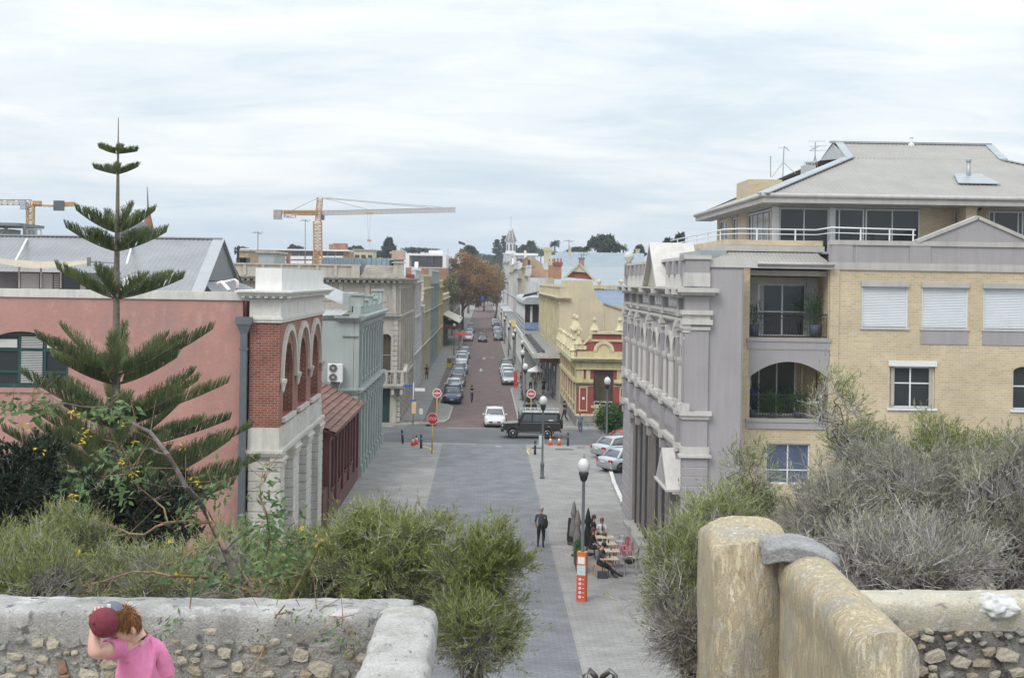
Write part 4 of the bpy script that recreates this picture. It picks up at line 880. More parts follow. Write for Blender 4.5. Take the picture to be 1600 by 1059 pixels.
q = MB(fr); q.box(10.0, 13.15, -2.2, -.02, 6.70, 6.9); q.box(10.0, 13.15, -2.2, -.31, 9.6, 9.85); q.box(10.02, 13.12, -2.2, -.31, 12.35, 12.55); q.build('balcony_slab', CBT, ap)
q = MB(fr); q.box(10.0, 13.12, -.3, .07, 9.56, 9.98); q.box(9.98, 13.18, -.3, .1, 9.86, 9.99); q.box(9.98, 13.1, -.3, .06, 6.55, 6.9); q.box(9.98, 13.1, -.3, .09, 6.8, 6.92)
n = 16; a0, a1 = 10.07, 13.12
for i in range(n):
 u0, u1 = a0 + (a1 - a0) * i / n, a0 + (a1 - a0) * (i + 1) / n
 z0, z1 = [9.1 - .62 * ((2 * (u - a0) / (a1 - a0) - 1) ** 2) for u in (u0, u1)]
 q.prism([(u0, .05, z0), (u1, .05, z1), (u1, .05, 9.56), (u0, .05, 9.56)], (0, -.35, 0))
q.build('balcony_band', LAV, ap)
WHF = mat('white_aluminium', (.72, .73, .74), rough=.4, var=.03)
SHUT = mat('white_roller_shutter', (.66, .69, .72), rough=.5, var=.03)
# upper balcony interior
q = MB(fr); q.box(10.07, 11.0, -1.95, -1.88, 10.0, 12.2); q.box(12.6, 13.09, -1.6, -1.55, 10, 12.3); q.build('inner_wall', PANELW, ap)
window(fr, ap, 10.75, 12.65, 9.98, 12.05, -1.85, WHF, GLASS, us=[11.72], zs=[10.95], fw=.07, name='sliding_door')
q = MB(fr); q.box(10.2, 13.0, -1.9, -1.6, 12.05, 12.3); q.build('blind_box', CBT, ap)
# lower balcony interior
window(fr, ap, 10.2, 12.3, 6.9, 9.3, -1.85, WHF, GLASS, us=[10.53, 10.85, 11.55], fw=.06, name='sliding_door')
q = MB(fr); q.box(12.3, 13.1, -1.9, -1.8, 6.9, 9.3); q.box(12.42, 12.5, -1.6, -1.5, 6.9, 9.3); q.build('inner_wall', CB, ap)
for z0 in (9.99, 6.92):
 r = MB(fr); r.box(10.05, 13.12, -.1, -.05, z0 + .88, z0 + .93); r.box(10.05, 13.12, -.09, -.06, z0 + .74, z0 + .765); r.box(10.05, 13.12, -.09, -.06, z0 + .05, z0 + .08); o = r.build('railing', DARK, ap)
 for k in range(29): u = 10.12 + k * .104; b_ = MB(fr); b_.box(u - .008, u + .008, -.085, -.065, z0 + .05, z0 + .88); b_.build('baluster', DARK, o)
# shutters
for i, (a, b) in enumerate(SH):
 p = MB(fr); z = 10.46
 p.box(a, b, -.12, -.09, 10.46, 12.0)
 while z < 12.0: p.add([(a + .03, -.09, z), (b - .03, -.09, z), (b - .03, -.065, z + .03), (a + .03, -.065, z + .03), (a + .03, -.09, z + .058), (b - .03, -.09, z + .058)], [(0, 1, 2, 3), (3, 2, 5, 4)]); z += .06
 o = p.build('roller_shutter', SHUT, ap)
 p = MB(fr); p.box(a - .03, b + .03, -.1, .09, 12.0, 12.2); p.build('shutter_box', CBT, ap)
 p = MB(fr); p.box(a - .02, a + .045, -.1, -.03, 10.46, 12.0); p.box(b - .045, b + .02, -.1, -.03, 10.46, 12.0); p.build('shutter_guide', WHF, ap)
 p = MB(fr); p.box(a - .06, b + .06, -.1, .06, 10.38, 10.46); p.build('sill', LAVT, ap)
 if i: p = MB(fr); p.box(a - .02, b + .02, 0, .03, 9.85, 10.38); p.build('apron_panel', LAV, ap)
window(fr, ap, *W1, -.1, WHF, GLASS2, us=[11.63], zs=[4.98], fw=.06)
for h, c in ((W2, 16.25), (W3[:4], 21.0)):
 window(fr, ap, h[0], h[1], h[2], h[3], -.12, WHF, GLASS, us=[c], zs=[8.35] if h is W2 else [8.3], fw=.07, sill=(.07, .08, WHF))
p = MB(fr); p.box(15.38, 17.2, -.1, .08, 9.0, 9.2); p.build('shutter_box', WHF, ap)
for u in (15.5, 16.95): p = MB(fr); p.box(u, u + .14, -.1, -.085, 7.5, 8.95); p.build('curtain', mat('cream_curtain', (.45, .42, .36), var=.1), ap)
for h in low: window(fr, ap, *h, -.12, WHF, GLASS, us=[(h[0] + h[1]) / 2], fw=.06)
# lavender parapet with pediment
q = MB(fr); q.box(13.12, 26, -.3, .02, 12.9, 13.56); q.build('parapet', LAV, ap)
q = MB(fr); q.box(13.1, 26, -.35, .06, 12.62, 12.9); q.box(13.1, 26, -.35, .08, 13.56, 13.74)
for u in (14.1, 16.45, 20.7): q.box(u - .02, u + .02, .02, .05, 12.9, 13.56)
q.build('parapet_trim', CBT, ap)
q = MB(fr)
for u in (13.15, 16.1): q.box(u, u + .8, 0, .06, 12.9, 13.56)
q.build('parapet_pier', LAV, ap)
q = MB(fr); q.prism([(16.5, .04, 13.74), (20.85, .04, 13.74), (18.66, .04, 14.62)], (0, -.3, 0)); q.build('pediment', LAV, ap)
q = MB(fr); bar(q, (16.35, -.1, 13.72), (18.66, -.1, 14.68), .42, .13); bar(q, (20.95, -.1, 13.72), (18.66, -.1, 14.68), .42, .13); q.build('pediment_coping', CBT, ap)
RCAP_ = mat('zinc_capping', (.37, .395, .41), rough=.45, var=.08, metal=.3)
# small iron roof over the upper balcony, set below the terrace wall
q = MB(); z0 = 12.75
corr(q, [(8.3, 50.85, z0), (13.2, 50.85, z0), (12.9, 52.4, 13.28), (9.6, 52.4, 13.28)], .14, .02); corr(q, [(7.8, 66, z0 + .2), (7.8, 51.2, z0), (9.5, 52.4, 13.28), (9.5, 66, 13.28)], .3, .02); q.build('balcony_roof', mat('beige_iron_roof', (.33, .315, .295), rough=.6, var=.07, metal=.1), ap)
q = MB(); q.box(10.03, 13.2, 50.72, 50.86, 12.62, 12.78); q.tube([(10.0, 50.68, 12.8), (13.2, 50.68, 12.8)], .06, 8); q.build('gutter', CBT, ap)
# terrace upstand and rail
q = MB(); q.box(9.32, 13.15, 52.3, 52.6, 13.53, 13.74); q.box(9.32, 9.6, 52.6, 69, 13.53, 13.74); q.build('terrace_upstand', CB, ap)
q = MB(); q.box(9.2, 13.2, 52.25, 52.7, 13.3, 13.52); q.box(9.2, 9.7, 52.7, 69, 13.3, 13.52); q.build('terrace_band', CBT, ap)
q = MB(); q.box(9.6, 13.1, 52.45, 69, 12.9, 13.28); q.box(13.1, 26, 51.35, 69, 13.21, 13.28); q.box(8.29, 13.09, 51.1, 69, 12.66, 12.72); q.box(8.3, 9.34, 51.9, 69, 12.73, 13.29); q.build('terrace_floor', RCAP_, ap)
r = MB(); r.tube([(9.45, 68.5, 14.17), (9.45, 53.5, 14.17), (9.9, 52.45, 14.17), (12.9, 52.45, 14.17), (13.2, 51.2, 14.22), (16.4, 51.2, 14.18)], .028, 8); r.tube([(9.45, 68.5, 13.98), (9.45, 53.5, 13.98), (9.9, 52.45, 13.98), (12.9, 52.45, 13.98), (13.2, 51.2, 14.02), (16.4, 51.2, 13.98)], .02, 6)
o = r.build('railing', WHF, ap)
for p in [(9.45, y) for y in (54, 57, 60, 63, 66)] + [(x, 52.45) for x in (10.6, 12.1)] + [(x, 51.2) for x in (14.3, 15.4, 16.3)]:
 b_ = MB(); b_.box(p[0] - .025, p[0] + .025, p[1] - .025, p[1] + .025, 13.6, 14.17); b_.build('post', WHF, o)
# penthouse storey
fp = (Vector((0, 53.8, 0)), X_, -Y_); fs = (Vector((11.55, 0, 0)), Y_, -X_)
def px(x, y=340, Y=53.8): return at(x, y, Y).x
q = MB(fp); wall(q, 11.55, 28, 13.2, 15.5, 0, .3, [(px(1218), px(1438), 13.3, 15.12), (px(1545), px(1660), 13.3, 15.12)]); q.box(12, 28, -13, -.31, 13.2, 15.4)
q.fr = fs; wall(q, 54.1, 67, 13.2, 15.5, 0, .3, [(54.5, 59.4, 13.3, 15.12), (61.5, 63, 13.3, 15.1), (64.2, 66.5, 13.3, 15.1)]); q.build('wall', CB, ap)
segs = [(1218, 1257, 1296), (1304, 1312, 1351), (1353, 1395, 1438)]
for s in segs: window(fp, ap, px(s[0]), px(s[2]), 13.3, 15.1, -.05, WHF, GLASS, us=[px(s[1])], fw=.06)
window(fp, ap, px(1545), px(1600), 13.3, 15.1, -.05, WHF, GLASS, us=[px(1554), px(1592)], fw=.06); window(fp, ap, px(1603), px(1660), 13.3, 15.1, -.05, WHF, GLASS, fw=.06)
window(fs, ap, 54.5, 59.4, 13.3, 15.1, -.05, WHF, GLASS, us=[55.2, 56.4, 57.6, 58.6], fw=.07); window(fs, ap, 61.5, 63, 13.3, 15.1, -.05, WHF, GLASS, us=[62.2], fw=.07); window(fs, ap, 64.2, 66.5, 13.3, 15.1, -.05, WHF, GLASS, us=[65, 65.8], fw=.07)
q = MB(fp); q.box(11.5, px(1442), -.1, .08, 15.12, 15.36); q.box(px(1540), 28, -.1, .08, 15.12, 15.36); q.fr = fs; q.box(53.8, 60, -.1, .08, 15.12, 15.36); q.box(61.3, 63.2, -.1, .1, 15.1, 15.3); q.build('shutter_box', CBT, ap)
q = MB(fp); q.box(11.5, px(1217), -.05, .05, 13.3, 15.12); q.box(px(1296), px(1304), -.05, .04, 13.3, 15.12); q.build('corner_post', WHF, ap)
for px0, m_, nm, sz in ((1462, CBT, 'wall_light', .12), (1527, DARK, 'wall_light', .16)):
 c = at(px0, 325, 53.7); q = MB();
 if nm and m_ is DARK: q.lathe(c, [(.17, 0), (.17, .08), (.05, .1)], 14, Matrix.Rotation(R(90), 3, 'X') @ Matrix.Diagonal((1, .7, 1)))
 else: q.box(c.x - sz, c.x + sz, 53.62, 53.8, c.z - .06, c.z + .06)
 q.build(nm, m_, ap)
# main roof: eaves, gutter, hips and a Dutch gable
RB = mat('beige_roof_sheet', (.315, .30, .28), rough=.65, var=.07, scale=.8, metal=.1); RCAP = mat('zinc_capping', (.40, .42, .43), rough=.45, var=.08, metal=.3)
ex, ey, ez = 10.75, 52.2, 15.5; ry = 60.5
rl, rr = at(1300, 224, ry), at(1545, 228, ry); rz_ = (rl.z + rr.z) / 2
gl = at(1327, 247, 57.96)
q = MB(); G = Vector((ex + (rl.x + .9 - ex), 0, 0))
tl = (rz_ - ez) / (ry - ey)
hy = 57.96; hz_ = ez + tl * (hy - ey); hx = gl.x; P2 = at(1568, 251, hy)
corr(q, [(ex, ey, ez), (27.5, ey, ez), tuple(P2), (hx, hy, hz_)], .17, .022)
corr(q, [(hx, hy, hz_), tuple(P2), (rr.x, ry, rz_), (rl.x + .45, ry, rz_)], .17, .022)
corr(q, [(ex, 69, ez), (ex, ey, ez), (hx, hy, hz_), tuple(at(1281, 251, 63.5))], .2, .022)
q.build('roof', RB, ap)
q = MB(); gB = at(1281, 251, 63.5); q.quad((hx, hy, hz_), (rl.x + .05, ry, rz_ - .02), tuple(gB)); q.build('gable', mat('pale_zinc_gable', (.55, .58, .60), rough=.6, var=.05), ap); q = MB(); q.quad((27.5, 69, ez), (ex, 69, ez), tuple(gB), (rr.x + .5, 63.5, gB.z)); q.quad(tuple(gB), (rl.x, ry, rz_), (rr.x, ry, rz_), (rr.x + .5, 63.5, gB.z)); q.build('roof', RB, ap)
q = MB(); bar(q, (ex, ey, ez + .05), (hx, hy, hz_ + .05), .5, .05); bar(q, (hx, hy, hz_ + .05), (rl.x + .3, ry, rz_ + .06), .34, .05); bar(q, (rl.x - .1, ry, rz_ + .06), (rr.x + .1, ry, rz_ + .06), .22, .08); bar(q, (rr.x, ry, rz_ + .05), tuple(P2 + Vector((0, 0, .05))), .34, .05); bar(q, tuple(P2 + Vector((0, 0, .04))), (27.5, ey, ez + .04), .4, .05); q.build('ridge_capping', RCAP, ap)
q = MB(); q.tube([(ex, 69, ez - .02), (ex, ey, ez - .02), (28, ey, ez - .02)], .09, 8); q.box(ex + .03, 28, ey + .02, ey + .12, ez - .3, ez - .05); q.box(ex + .03, ex + .12, ey + .12, 69, ez - .3, ez - .05); q.box(ex + .12, 28, ey + .12, 53.9, ez - .3, ez - .24); q.box(ex + .12, 11.6, 53.9, 69, ez - .3, ez - .24); q.build('gutter', CBT, ap)
q = MB(); c = at(1494, 320, 53.5); q.tube([(c.x + .3, 52.4, ez - .1), (c.x + .3, 52.9, ez - .25), (c.x, 53.6, ez - .5), (c.x, 53.7, 13.3)], .05, 8); c2 = at(1513, 320, 53.5); q.tube([(c2.x, 52.4, ez - .1), (c2.x, 52.8, 14.9), (c2.x + .35, 52.9, 14.2)], .06, 8); q.build('downpipe', CBT, ap)
q = MB(); q.box(c.x + .08, c.x + .5, 52.6, 53.8, 13.3, 15.2); q.build('brick_pier', CB, ap)
c = at(1513, 290, 55); q = MB(); q.tube([(c.x, 55, 16.2), (c.x, 55, 17.2)], .09, 8); q.lathe((c.x, 55, 17.15), [(.12, 0), (.12, .1), (.02, .14)], 8); q.prism([(c.x - .8, 53.9, 16.18), (c.x + .9, 53.9, 16.18), (c.x + .6, 55.3, 16.68), (c.x - .5, 55.3, 16.68)], (0, 0, .03)); q.build('roof_vent', RCAP, ap)
c = at(1424, 226, 60.3); q = MB(); q.lathe((c.x, 60.3, rz_ - .1), [(.14, 0), (.14, .1), (.06, .15), (.06, .35), (.1, .4), (.02, .45)], 8); q.build('roof_vent', WHF, ap)
A, B = at(1170, 280, 62), at(1222, 300, 62); q = MB(); q.box(A.x, B.x, 62, 65, 15.5, A.z); q.build('chimney', CB, ap)
A, B = at(1256, 258, 61), at(1274, 272, 61); q = MB(); q.box(A.x, B.x, 60.9, 61.6, B.z - .6, A.z); q.lathe(((A.x + B.x) / 2, 61.2, A.z), [(.12, 0), (.12, .1), (.2, .1), (.2, .16)], 8); tag(q.build('roof_cooler', PANELW, None, (A.x, 61, B.z)), 'small grey cooler box on the hip beside the roof aerial', 'cooler')
# aerials
def aerial(label, base, top, boom, els, stays=()):
 r = thing('tv_aerial', label, 'aerial', base, 'television aerials on the apartment roof'); q = MB(); q.tube([base, top], .025, 6)
 for s in stays: q.tube([top.lerp(base, .5), s], .016, 5)
 q.build('mast', STEEL, r); q = MB()
 if boom: bar(q, boom[0], boom[1], .035)
 for a, b in els: bar(q, a, b, .018)
 q.build('antenna', STEEL, r); return r
YA = 62.5
aerial('thin plain rod aerial at the left on the brick chimney', at(1204, 277, YA), at(1204, 245, YA), None, [(at(1202, 245, YA), at(1206, 245, YA))])
aerial('stayed tripod aerial with drooping arm above the brick chimney', at(1223, 277, YA), at(1225, 230, YA), (at(1225, 229, YA), at(1233, 236, YA)), [(at(1217, 231, YA), at(1231, 230, YA + 1))], [at(1206, 277, YA), at(1243, 272, YA)])
aerial('large many armed aerial near the roof gable', at(1273, 262, YA), at(1274, 222, YA), (at(1265, 236, YA), at(1281, 228, YA)), [(at(1264, 221, YA), at(1290, 221, YA)), (at(1264, 229, YA), at(1292, 228, YA)), (at(1266, 236, YA), at(1290, 235, YA)), (at(1268, 232, YA), at(1276, 231, YA + 1))], [at(1269, 262, YA), at(1278, 262, YA)])
# ================================================================ RIGHT: red and cream bank
CUS = mat('custard_stucco', (.58, .50, .29), rough=.8, var=.09, streak=.2, scale=1); CUSL = mat('pale_custard_moulding', (.64, .57, .37), rough=.8, var=.1, streak=.22)
RED = mat('crimson_render', (.30, .065, .055), rough=.7, var=.08, streak=.12); GRAN = brickmat('grey_granite', (.24, .23, .22), (.18, .175, .17), (.12, .12, .12), bw=.9, bh=.45, msize=.02, big=.2)
rb = thing('red_bank', 'crimson and custard corner bank with arched parapet, finials and granite base', 'building', (8, 112, 0))
Yb = 111.0; Xb = 7.75; fr = (Vector((0, Yb, 0)), X_, -Y_); fw_ = (Vector((Xb, 0, 0)), Y_, -X_); XR = 12.75; YE = 132.0
def bx(name, m_, *boxes, f=fr):
 q = MB(f)
 for b in boxes: q.box(*b)
 return q.build(name, m_, rb)
q = MB(fr); wall(q, Xb, XR, .95, 6.3, 0, .35, [(9.15, 10.75, 1.85, 4.75)]); q.fr = None; q.box(Xb + .36, XR, Yb + .36, YE, .9, 6.3); q.build('wall', RED, rb)
q = MB(fw_); ww = [(Yb + 2.2 + k * 3.3, Yb + 3.7 + k * 3.3) for k in range(6)]; wall(q, Yb + .001, YE, .95, 6.3, 0, .35, [(a, b, 1.85, 4.75) for a, b in ww]); q.build('wall', RED, rb)
for a, b in ww: window(fw_, rb, a, b, 1.85, 4.75, -.15, CUSL, GLASS, zs=[3.2], fw=.1, sill=(.15, .15, CUS))
w = window(fr, rb, 9.15, 10.75, 2.15, 4.75, -.15, mat('brown_timber', (.10, .06, .04)), mat('brown_glass', (.10, .08, .06)), zs=[3.4], fw=.06)
window(fr, rb, 9.2, 10.7, 1.85, 2.15, -.1, WHITEP, GLASS, us=[9.7, 10.2], fw=.04)
bx('granite_base', GRAN, (Xb - .12, XR + .1, -.3, .12, .0, .95)); bx('granite_base', GRAN, (Yb + .3, YE, -.3, .12, .0, .95), f=fw_)
bx('plinth', CUSL, (Xb - .05, XR, 0, .08, .95, 1.12)); bx('plinth', CUSL, (Yb + .05, YE, 0, .08, .95, 1.12), f=fw_)
bx('sill', CUS, (8.95, 10.95, 0, .16, 1.62, 1.82), (9.1, 10.8, 0, .1, 1.2, 1.3))
bx('wall_panel', CUS, (9.2, 10.7, 0, .05, 1.3, 1.62))
for a, b in ((7.95, 8.65), (11.3, 11.95)):   # long vertical frames
 bx('panel_frame', CUSL, (a, a + .09, 0, .07, 1.35, 3.35), (b - .09, b, 0, .07, 1.35, 3.35), (a + .09, b - .09, 0, .07, 1.35, 1.44), (a + .09, b - .09, 0, .07, 3.26, 3.35))
bx('notice', WHITEP, (8.22, 8.42, 0, .03, 2.3, 2.5))
bx('capital_band', CUS, (Xb - .2, 9.1, 0, .3, 3.72, 3.98), (10.8, XR, 0, .3, 3.72, 3.98)); bx('capital_band', CUSL, (Xb - .12, 9.05, 0, .18, 3.6, 3.72), (10.85, XR, 0, .18, 3.6, 3.72)); bx('capital_band', CUSL, (Xb, 9.1, 0, .06, 3.4, 3.46), (10.8, XR, 0, .06, 3.4, 3.46))
bx('capital_band', CUS, (Yb, YE, 0, .3, 3.72, 3.98), f=fw_)
bx('pilaster', CUS, (Xb - .04, 8.3, 0, .12, 3.98, 5.1)); bx('pilaster', CUS, (8.5, 8.85, 0, .12, 3.98, 5.1)); bx('pilaster', CUS, (11.05, 11.45, 0, .12, 3.98, 5.1)); bx('pilaster', CUS, (11.75, 12.2, 0, .12, 3.98, 5.1))
bx('frieze', CUS, (Xb - .05, XR, -.1, .15, 4.85, 5.35)); bx('cornice', CUSL, (Xb - .15, XR + .1, -.1, .25, 4.8, 4.88)); bx('cornice', CUSL, (Xb - .25, XR + .2, -.1, .4, 5.42, 5.55)); bx('cornice', CUS, (Xb - .42, XR + .2, -.1, .6, 5.55, 5.68)); bx('cornice', CUSL, (Xb - .55, XR + .2, -.2, .75, 5.68, 5.78))
for k in range(7):
 u = Yb + .2 + k * 3.45; bx('pilaster', CUS, (u, u + .45, 0, .16, 3.98, 4.85), f=fw_); bx('pilaster', CUSL, (u + .04, u + .4, 0, .14, 1.12, 3.6), f=fw_)
 q = MB(fw_); q.lathe((u + .22, .25, 5.78), [(.34, 0), (.3, .5), (.42, .55), (.15, 1.2), (.12, 1.35), (.2, 1.5), (.03, 1.75)], 8); q.build('finial', CUSL, rb)
bx('frieze', CUS, (Yb, YE, -.1, .15, 4.85, 5.4), f=fw_); bx('cornice', CUSL, (Yb + .25, YE, -.2, .55, 5.42, 5.78), f=fw_)
bx('parapet', RED, (Xb + .1, XR, -.3, 0, 5.78, 7.05)); bx('parapet', CUS, (Xb, XR, -.3, .08, 5.78, 6.3)); bx('parapet', RED, (9.0, 11.4, -.3, .01, 7.0, 7.72)); bx('parapet_band', CUS, (8.95, 11.45, -.3, .1, 7.1, 7.28))
bx('parapet', CUS, (Yb + .3, YE, -.4, .05, 5.78, 7.0), f=fw_)
q = MB(fr); n = 14; q.prism([(9.95 + .72 * math.cos(t), .02, 6.3 + .72 * math.sin(t)) for t in np.linspace(0, math.pi, n)], (0, .03, 0)); q.build('tympanum', CUS, rb)
q = MB(fr); archband(q, 9.95, .6, 6.3, .6, .26, .0, .14, 16); q.build('arch_moulding', CUSL, rb)
bx('coping', CUSL, (8.75, 11.6, -.35, .18, 7.72, 7.92));
for s, x0 in ((1, 8.9), (-1, 11.45)):     # swept shoulders
 q = MB(fr); P = [(x0, 0, 7.7)] + [(x0 - s * 1.35 * t, 0, 6.75 + .95 * (1 - t) ** 2.0) for t in np.linspace(0.05, 1, 8)] + [(x0 - s * 1.35, 0, 6.62)] + [(x0 - s * 1.2 * t, 0, 6.62 + .85 * (1 - t) ** 2) for t in np.linspace(1, .1, 8)]
 q.prism([(a, -.3, c) for a, b, c in P], (0, .45, 0)); q.build('shoulder_scroll', CUSL, rb)
bx('coping', CUSL, (7.6, 8.5, -.35, .2, 6.42, 6.75), (11.9, 12.9, -.35, .2, 6.42, 6.75))
for x, z in ((9.15, 7.92), (11.25, 7.92), (7.85, 6.75)):
 q = MB(fr); q.box(x - .28, x + .28, -.35, .2, z, z + .12); q.lathe((x, -.08, z + .12), [(.4, 0), (.1, .55), (.09, .68), (.17, .8), (.15, .95), (.03, 1.1)], 8); q.build('finial', CUSL, rb)
for x, y in ((Xb + .05, Yb + 1.5), (Xb + .05, Yb + 5)):
 q = MB(); q.box(x - .25, x + .3, y - .28, y + .28, 6.9, 7.9); q.box(x - .4, x + .45, y - .42, y + .42, 7.9, 8.05); q.lathe((x, y, 8.05), [(.45, 0), (.12, .6), (.1, .75), (.18, .88), (.15, 1.05), (.03, 1.2)], 8); q.build('finial', CUSL, rb)
# ================================================================ RIGHT: yellow building
YW = mat('stained_yellow_render', (.60, .535, .36), c2=(.49, .445, .325), rough=.9, scale=.5, streak=.08, bump=.3); YT = mat('yellow_trim', (.62, .55, .37), rough=.8, var=.1, streak=.2)
yb = thing('yellow_building', 'long mustard yellow building with stained side wall and parapet cornice', 'building', (9, 150, 0))
facade(yb, 7.6, -1, 133.0, 182, 10.1, YW, YT, 12, [(5.3, 9.0)], par=.9, depth=4, winw=.34, arch=False)
q = MB((Vector((0, 133, 0)), X_, -Y_)); P = [(7.65, 0, 0), (7.65, 0, 12.1), (10.65, 0, 12.15), (10.9, 0, 11.2), (11.3, 0, 10.3), (11.8, 0, 9.85), (15.5, 0, 8.65), (15.5, 0, 0)]
q.prism([(a, -.02, c) for a, b, c in P], (0, -.4, 0)); q.build('side_wall', YW, yb)
q = MB((Vector((0, 133, 0)), X_, -Y_)); cornice(q, 7.5, 8.5, 10.1, 10.5, .5, 3, (1, 0)); q.build('cornice', YT, yb)
q = MB((Vector((0, 133, 0)), X_, -Y_)); q.box(11.84, 11.92, -.02, .04, 5.5, 9.0); q.box(10.0, 11.84, -.02, .04, 5.46, 5.54); q.build('render_joint', YT, yb)
OXR = mat('oxide_iron', (.27, .09, .07), rough=.7, var=.12)
q = MB(); A, B, C = at(884, 433, 140), at(927, 437, 140), at(905, 413, 140); q.prism([A, B, C], (0, 1.2, 0)); q.build('gable', OXR, yb); q = MB(); bar(q, at(882, 434, 139.9), at(905, 412, 139.9), .5, .2); bar(q, at(929, 438, 139.9), at(905, 412, 139.9), .5, .2); q.prism([at(893, 424, 139.8), at(916, 426, 139.8), at(905, 415, 139.8)], (0, -.05, 0)); q.build('gable_render', mat('pale_buff', (.50, .46, .36), var=.1), yb)
BR2 = brickmat('chimney_brick', (.42, .20, .11), (.34, .15, .09), (.4, .3, .2), big=.2)
def chimney(name, label, px0, py0, px1, py1, Y, m_, cap, pots=0, dp=None):
 A, B = at(px0, py0, Y), at(px1, py1, Y); w = B.x - A.x; r = thing(name, label, 'chimney', ((A.x + B.x) / 2, Y, B.z))
 q = MB(); q.box(A.x + w * .12, B.x - w * .12, Y, Y + (dp or w), B.z, A.z); q.build('stack', m_, r); q = MB(); h = (A.z - B.z)
 q.box(A.x, B.x, Y - w * .1, Y + (dp or w) * 1.1, A.z - h * .18, A.z - h * .02); q.box(A.x + w * .06, B.x - w * .06, Y - w * .05, Y + (dp or w) * 1.05, A.z - h * .26, A.z - h * .18); q.build('cap', cap, r)
 for i in range(pots): q = MB(); x = A.x + w * (i + .5) / pots; q.lathe((x, Y + w * .4, A.z), [(w * .1, 0), (w * .08, w * .3), (w * .11, w * .34)], 8); q.build('chimney_pot', mat('pot_terracotta', (.40, .13, .07)), r)
 return r
chimney('chimney', 'twin brick chimney with terracotta pots above the yellow parapet, nearer one', 864, 409, 879, 436, 150, BR2, OXR, 3)
chimney('chimney', 'orange brick chimney just behind the nearer twin chimney', 856, 408, 866, 434, 168, BR2, YT, 2)
chimney('chimney', 'broad plain yellow chimney left of the blue iron roof', 849, 386, 863, 412, 230, YW, YT)
chimney('chimney', 'slim yellow chimney standing on the blue iron roof', 888, 386, 893, 399, 215, YW, YT, 1)
chimney('chimney', 'red and cream chimney half way up the blue iron roof', 904, 402, 914, 416, 196, BR2, GREYP, 1)
chimney('chimney', 'small yellow chimney at the right edge of the blue roof ridge', 993, 389, 1000, 397, 230, YW, YT)
BLU = mat('blue_grey_iron', (.215, .265, .31), rough=.5, var=.09, scale=.3, metal=.1); BLU2 = mat('pale_blue_iron', (.26, .30, .325), rough=.5, var=.08, scale=.3); BLU3 = mat('bright_blue_iron', (.14, .20, .30), rough=.5, var=.12, scale=.5)
br = thing('iron_roofed_warehouse', 'wide warehouse with pale blue grey iron roof behind the yellow wall', 'building', (16, 190, 0))
q = MB(); a, b = at(846, 417, 200), at(1010, 420, 200); c, d = at(1006, 396, 225), at(872, 395, 225); corr(q, [a, b, c, d], .9, .05); q.build('roof', BLU, br)
q = MB(); a, b = at(866, 448, 175), at(1010, 450, 175); c, d = at(1006, 418, 198), at(866, 417, 198); corr(q, [a, b, c, d], .9, .05); q.build('roof', BLU2, br)
q = MB(); a = at(866, 450, 176); b = at(1010, 450, 176); q.box(a.x, b.x, 176, 176.4, 0, a.z - .1); q.box(a.x, b.x + 6, 198.3, 199, 0, 13.2); q.build('wall', YW, br)
ir = thing('iron_shed', 'low shed with bright blue iron roof beside the yellow side wall', 'building', (14, 140, 0))
q = MB(); corr(q, [(11.6, 136, 9.7), (19, 136, 9.7), (19, 150, 11.35), (11.6, 150, 11.35)], .5, .03); q.build('roof', BLU3, ir)
q = MB(); bar(q, (11.8, 133.1, 9.93), (15.5, 133.1, 8.73), .5, .12); q.build('roof_edge', BLU2, ir)
q = MB(); a = at(940, 486, 136); q.box(a.x, a.x + 7, 136.2, 150, 0, a.z - .6); q.build('wall', YW, ir)
bl = thing('balustrade_wall', 'cream parapet wall topped with round balls behind the red bank', 'parapet', (13, 150, 10)); q = MB(); a, b = at(928, 446, 148), at(990, 451, 148); q.box(a.x, b.x, 148, 148.4, a.z - .35, a.z + .05); q.build('rail', CUS, bl)
q = MB(); a = at(928, 449, 148.2); q.box(a.x, a.x + 1.1, 148.02, 148.3, a.z - .9, a.z - .12); q.build('brick_panel', OXR, bl)
for px_ in (936, 970): c = at(px_, 446, 148.2); q = MB(); q.lathe(c, [(.2, 0), (.12, .1), (.3, .35), (.28, .55), (.05, .7)], 10); q.build('ball_finial', CUSL, bl)
# verandah awning in front of the yellow building
va = thing('street_awning', 'long flat pavement awning with cream edge and twisted iron stays', 'awning', (6, 150, 0))
q = MB(); q.prism([(4.95, 132.6, 4.78), (7.6, 132.6, 4.95), (7.6, 132.6, 4.82), (4.95, 132.6, 4.65)], (0, 46, 0)); q.build('roof', mat('awning_iron', (.30, .30, .285), rough=.7, var=.15, streak=.1), va)
q = MB(); q.box(4.85, 4.97, 132.5, 178.6, 4.42, 4.86); q.box(4.97, 7.6, 132.45, 132.6, 4.42, 4.84); q.build('fascia', M_('awning_edge', (.58, .56, .50)), va)
q = MB(); q.box(5.6, 7.4, 132.9, 133.05, 3.95, 4.35); q.build('hanging_sign', mat('maroon_sign', (.17, .04, .045), rough=.5), va)
for k in range(13):
 y = 134.5 + k * 3.4
 q = MB(); bar(q, (5.2, y, 4.85), (7.5, y, 6.0), .05); q.build('stay', STEEL, va)
 q = MB(); bar(q, (5.4, y - .5, 4.95), (6.1, y + .3, 5.05), .16, .1); bar(q, (6.1, y - .5, 4.95), (5.5, y + .5, 5.08), .12, .1); q.build('bracket', DARK, va)
for k in range(4): q = MB(); q.tube([(7.1, 137 + k * 9, .12), (7.1, 137 + k * 9, 4.7)], .09, 8); q.build('post', STEEL, va)
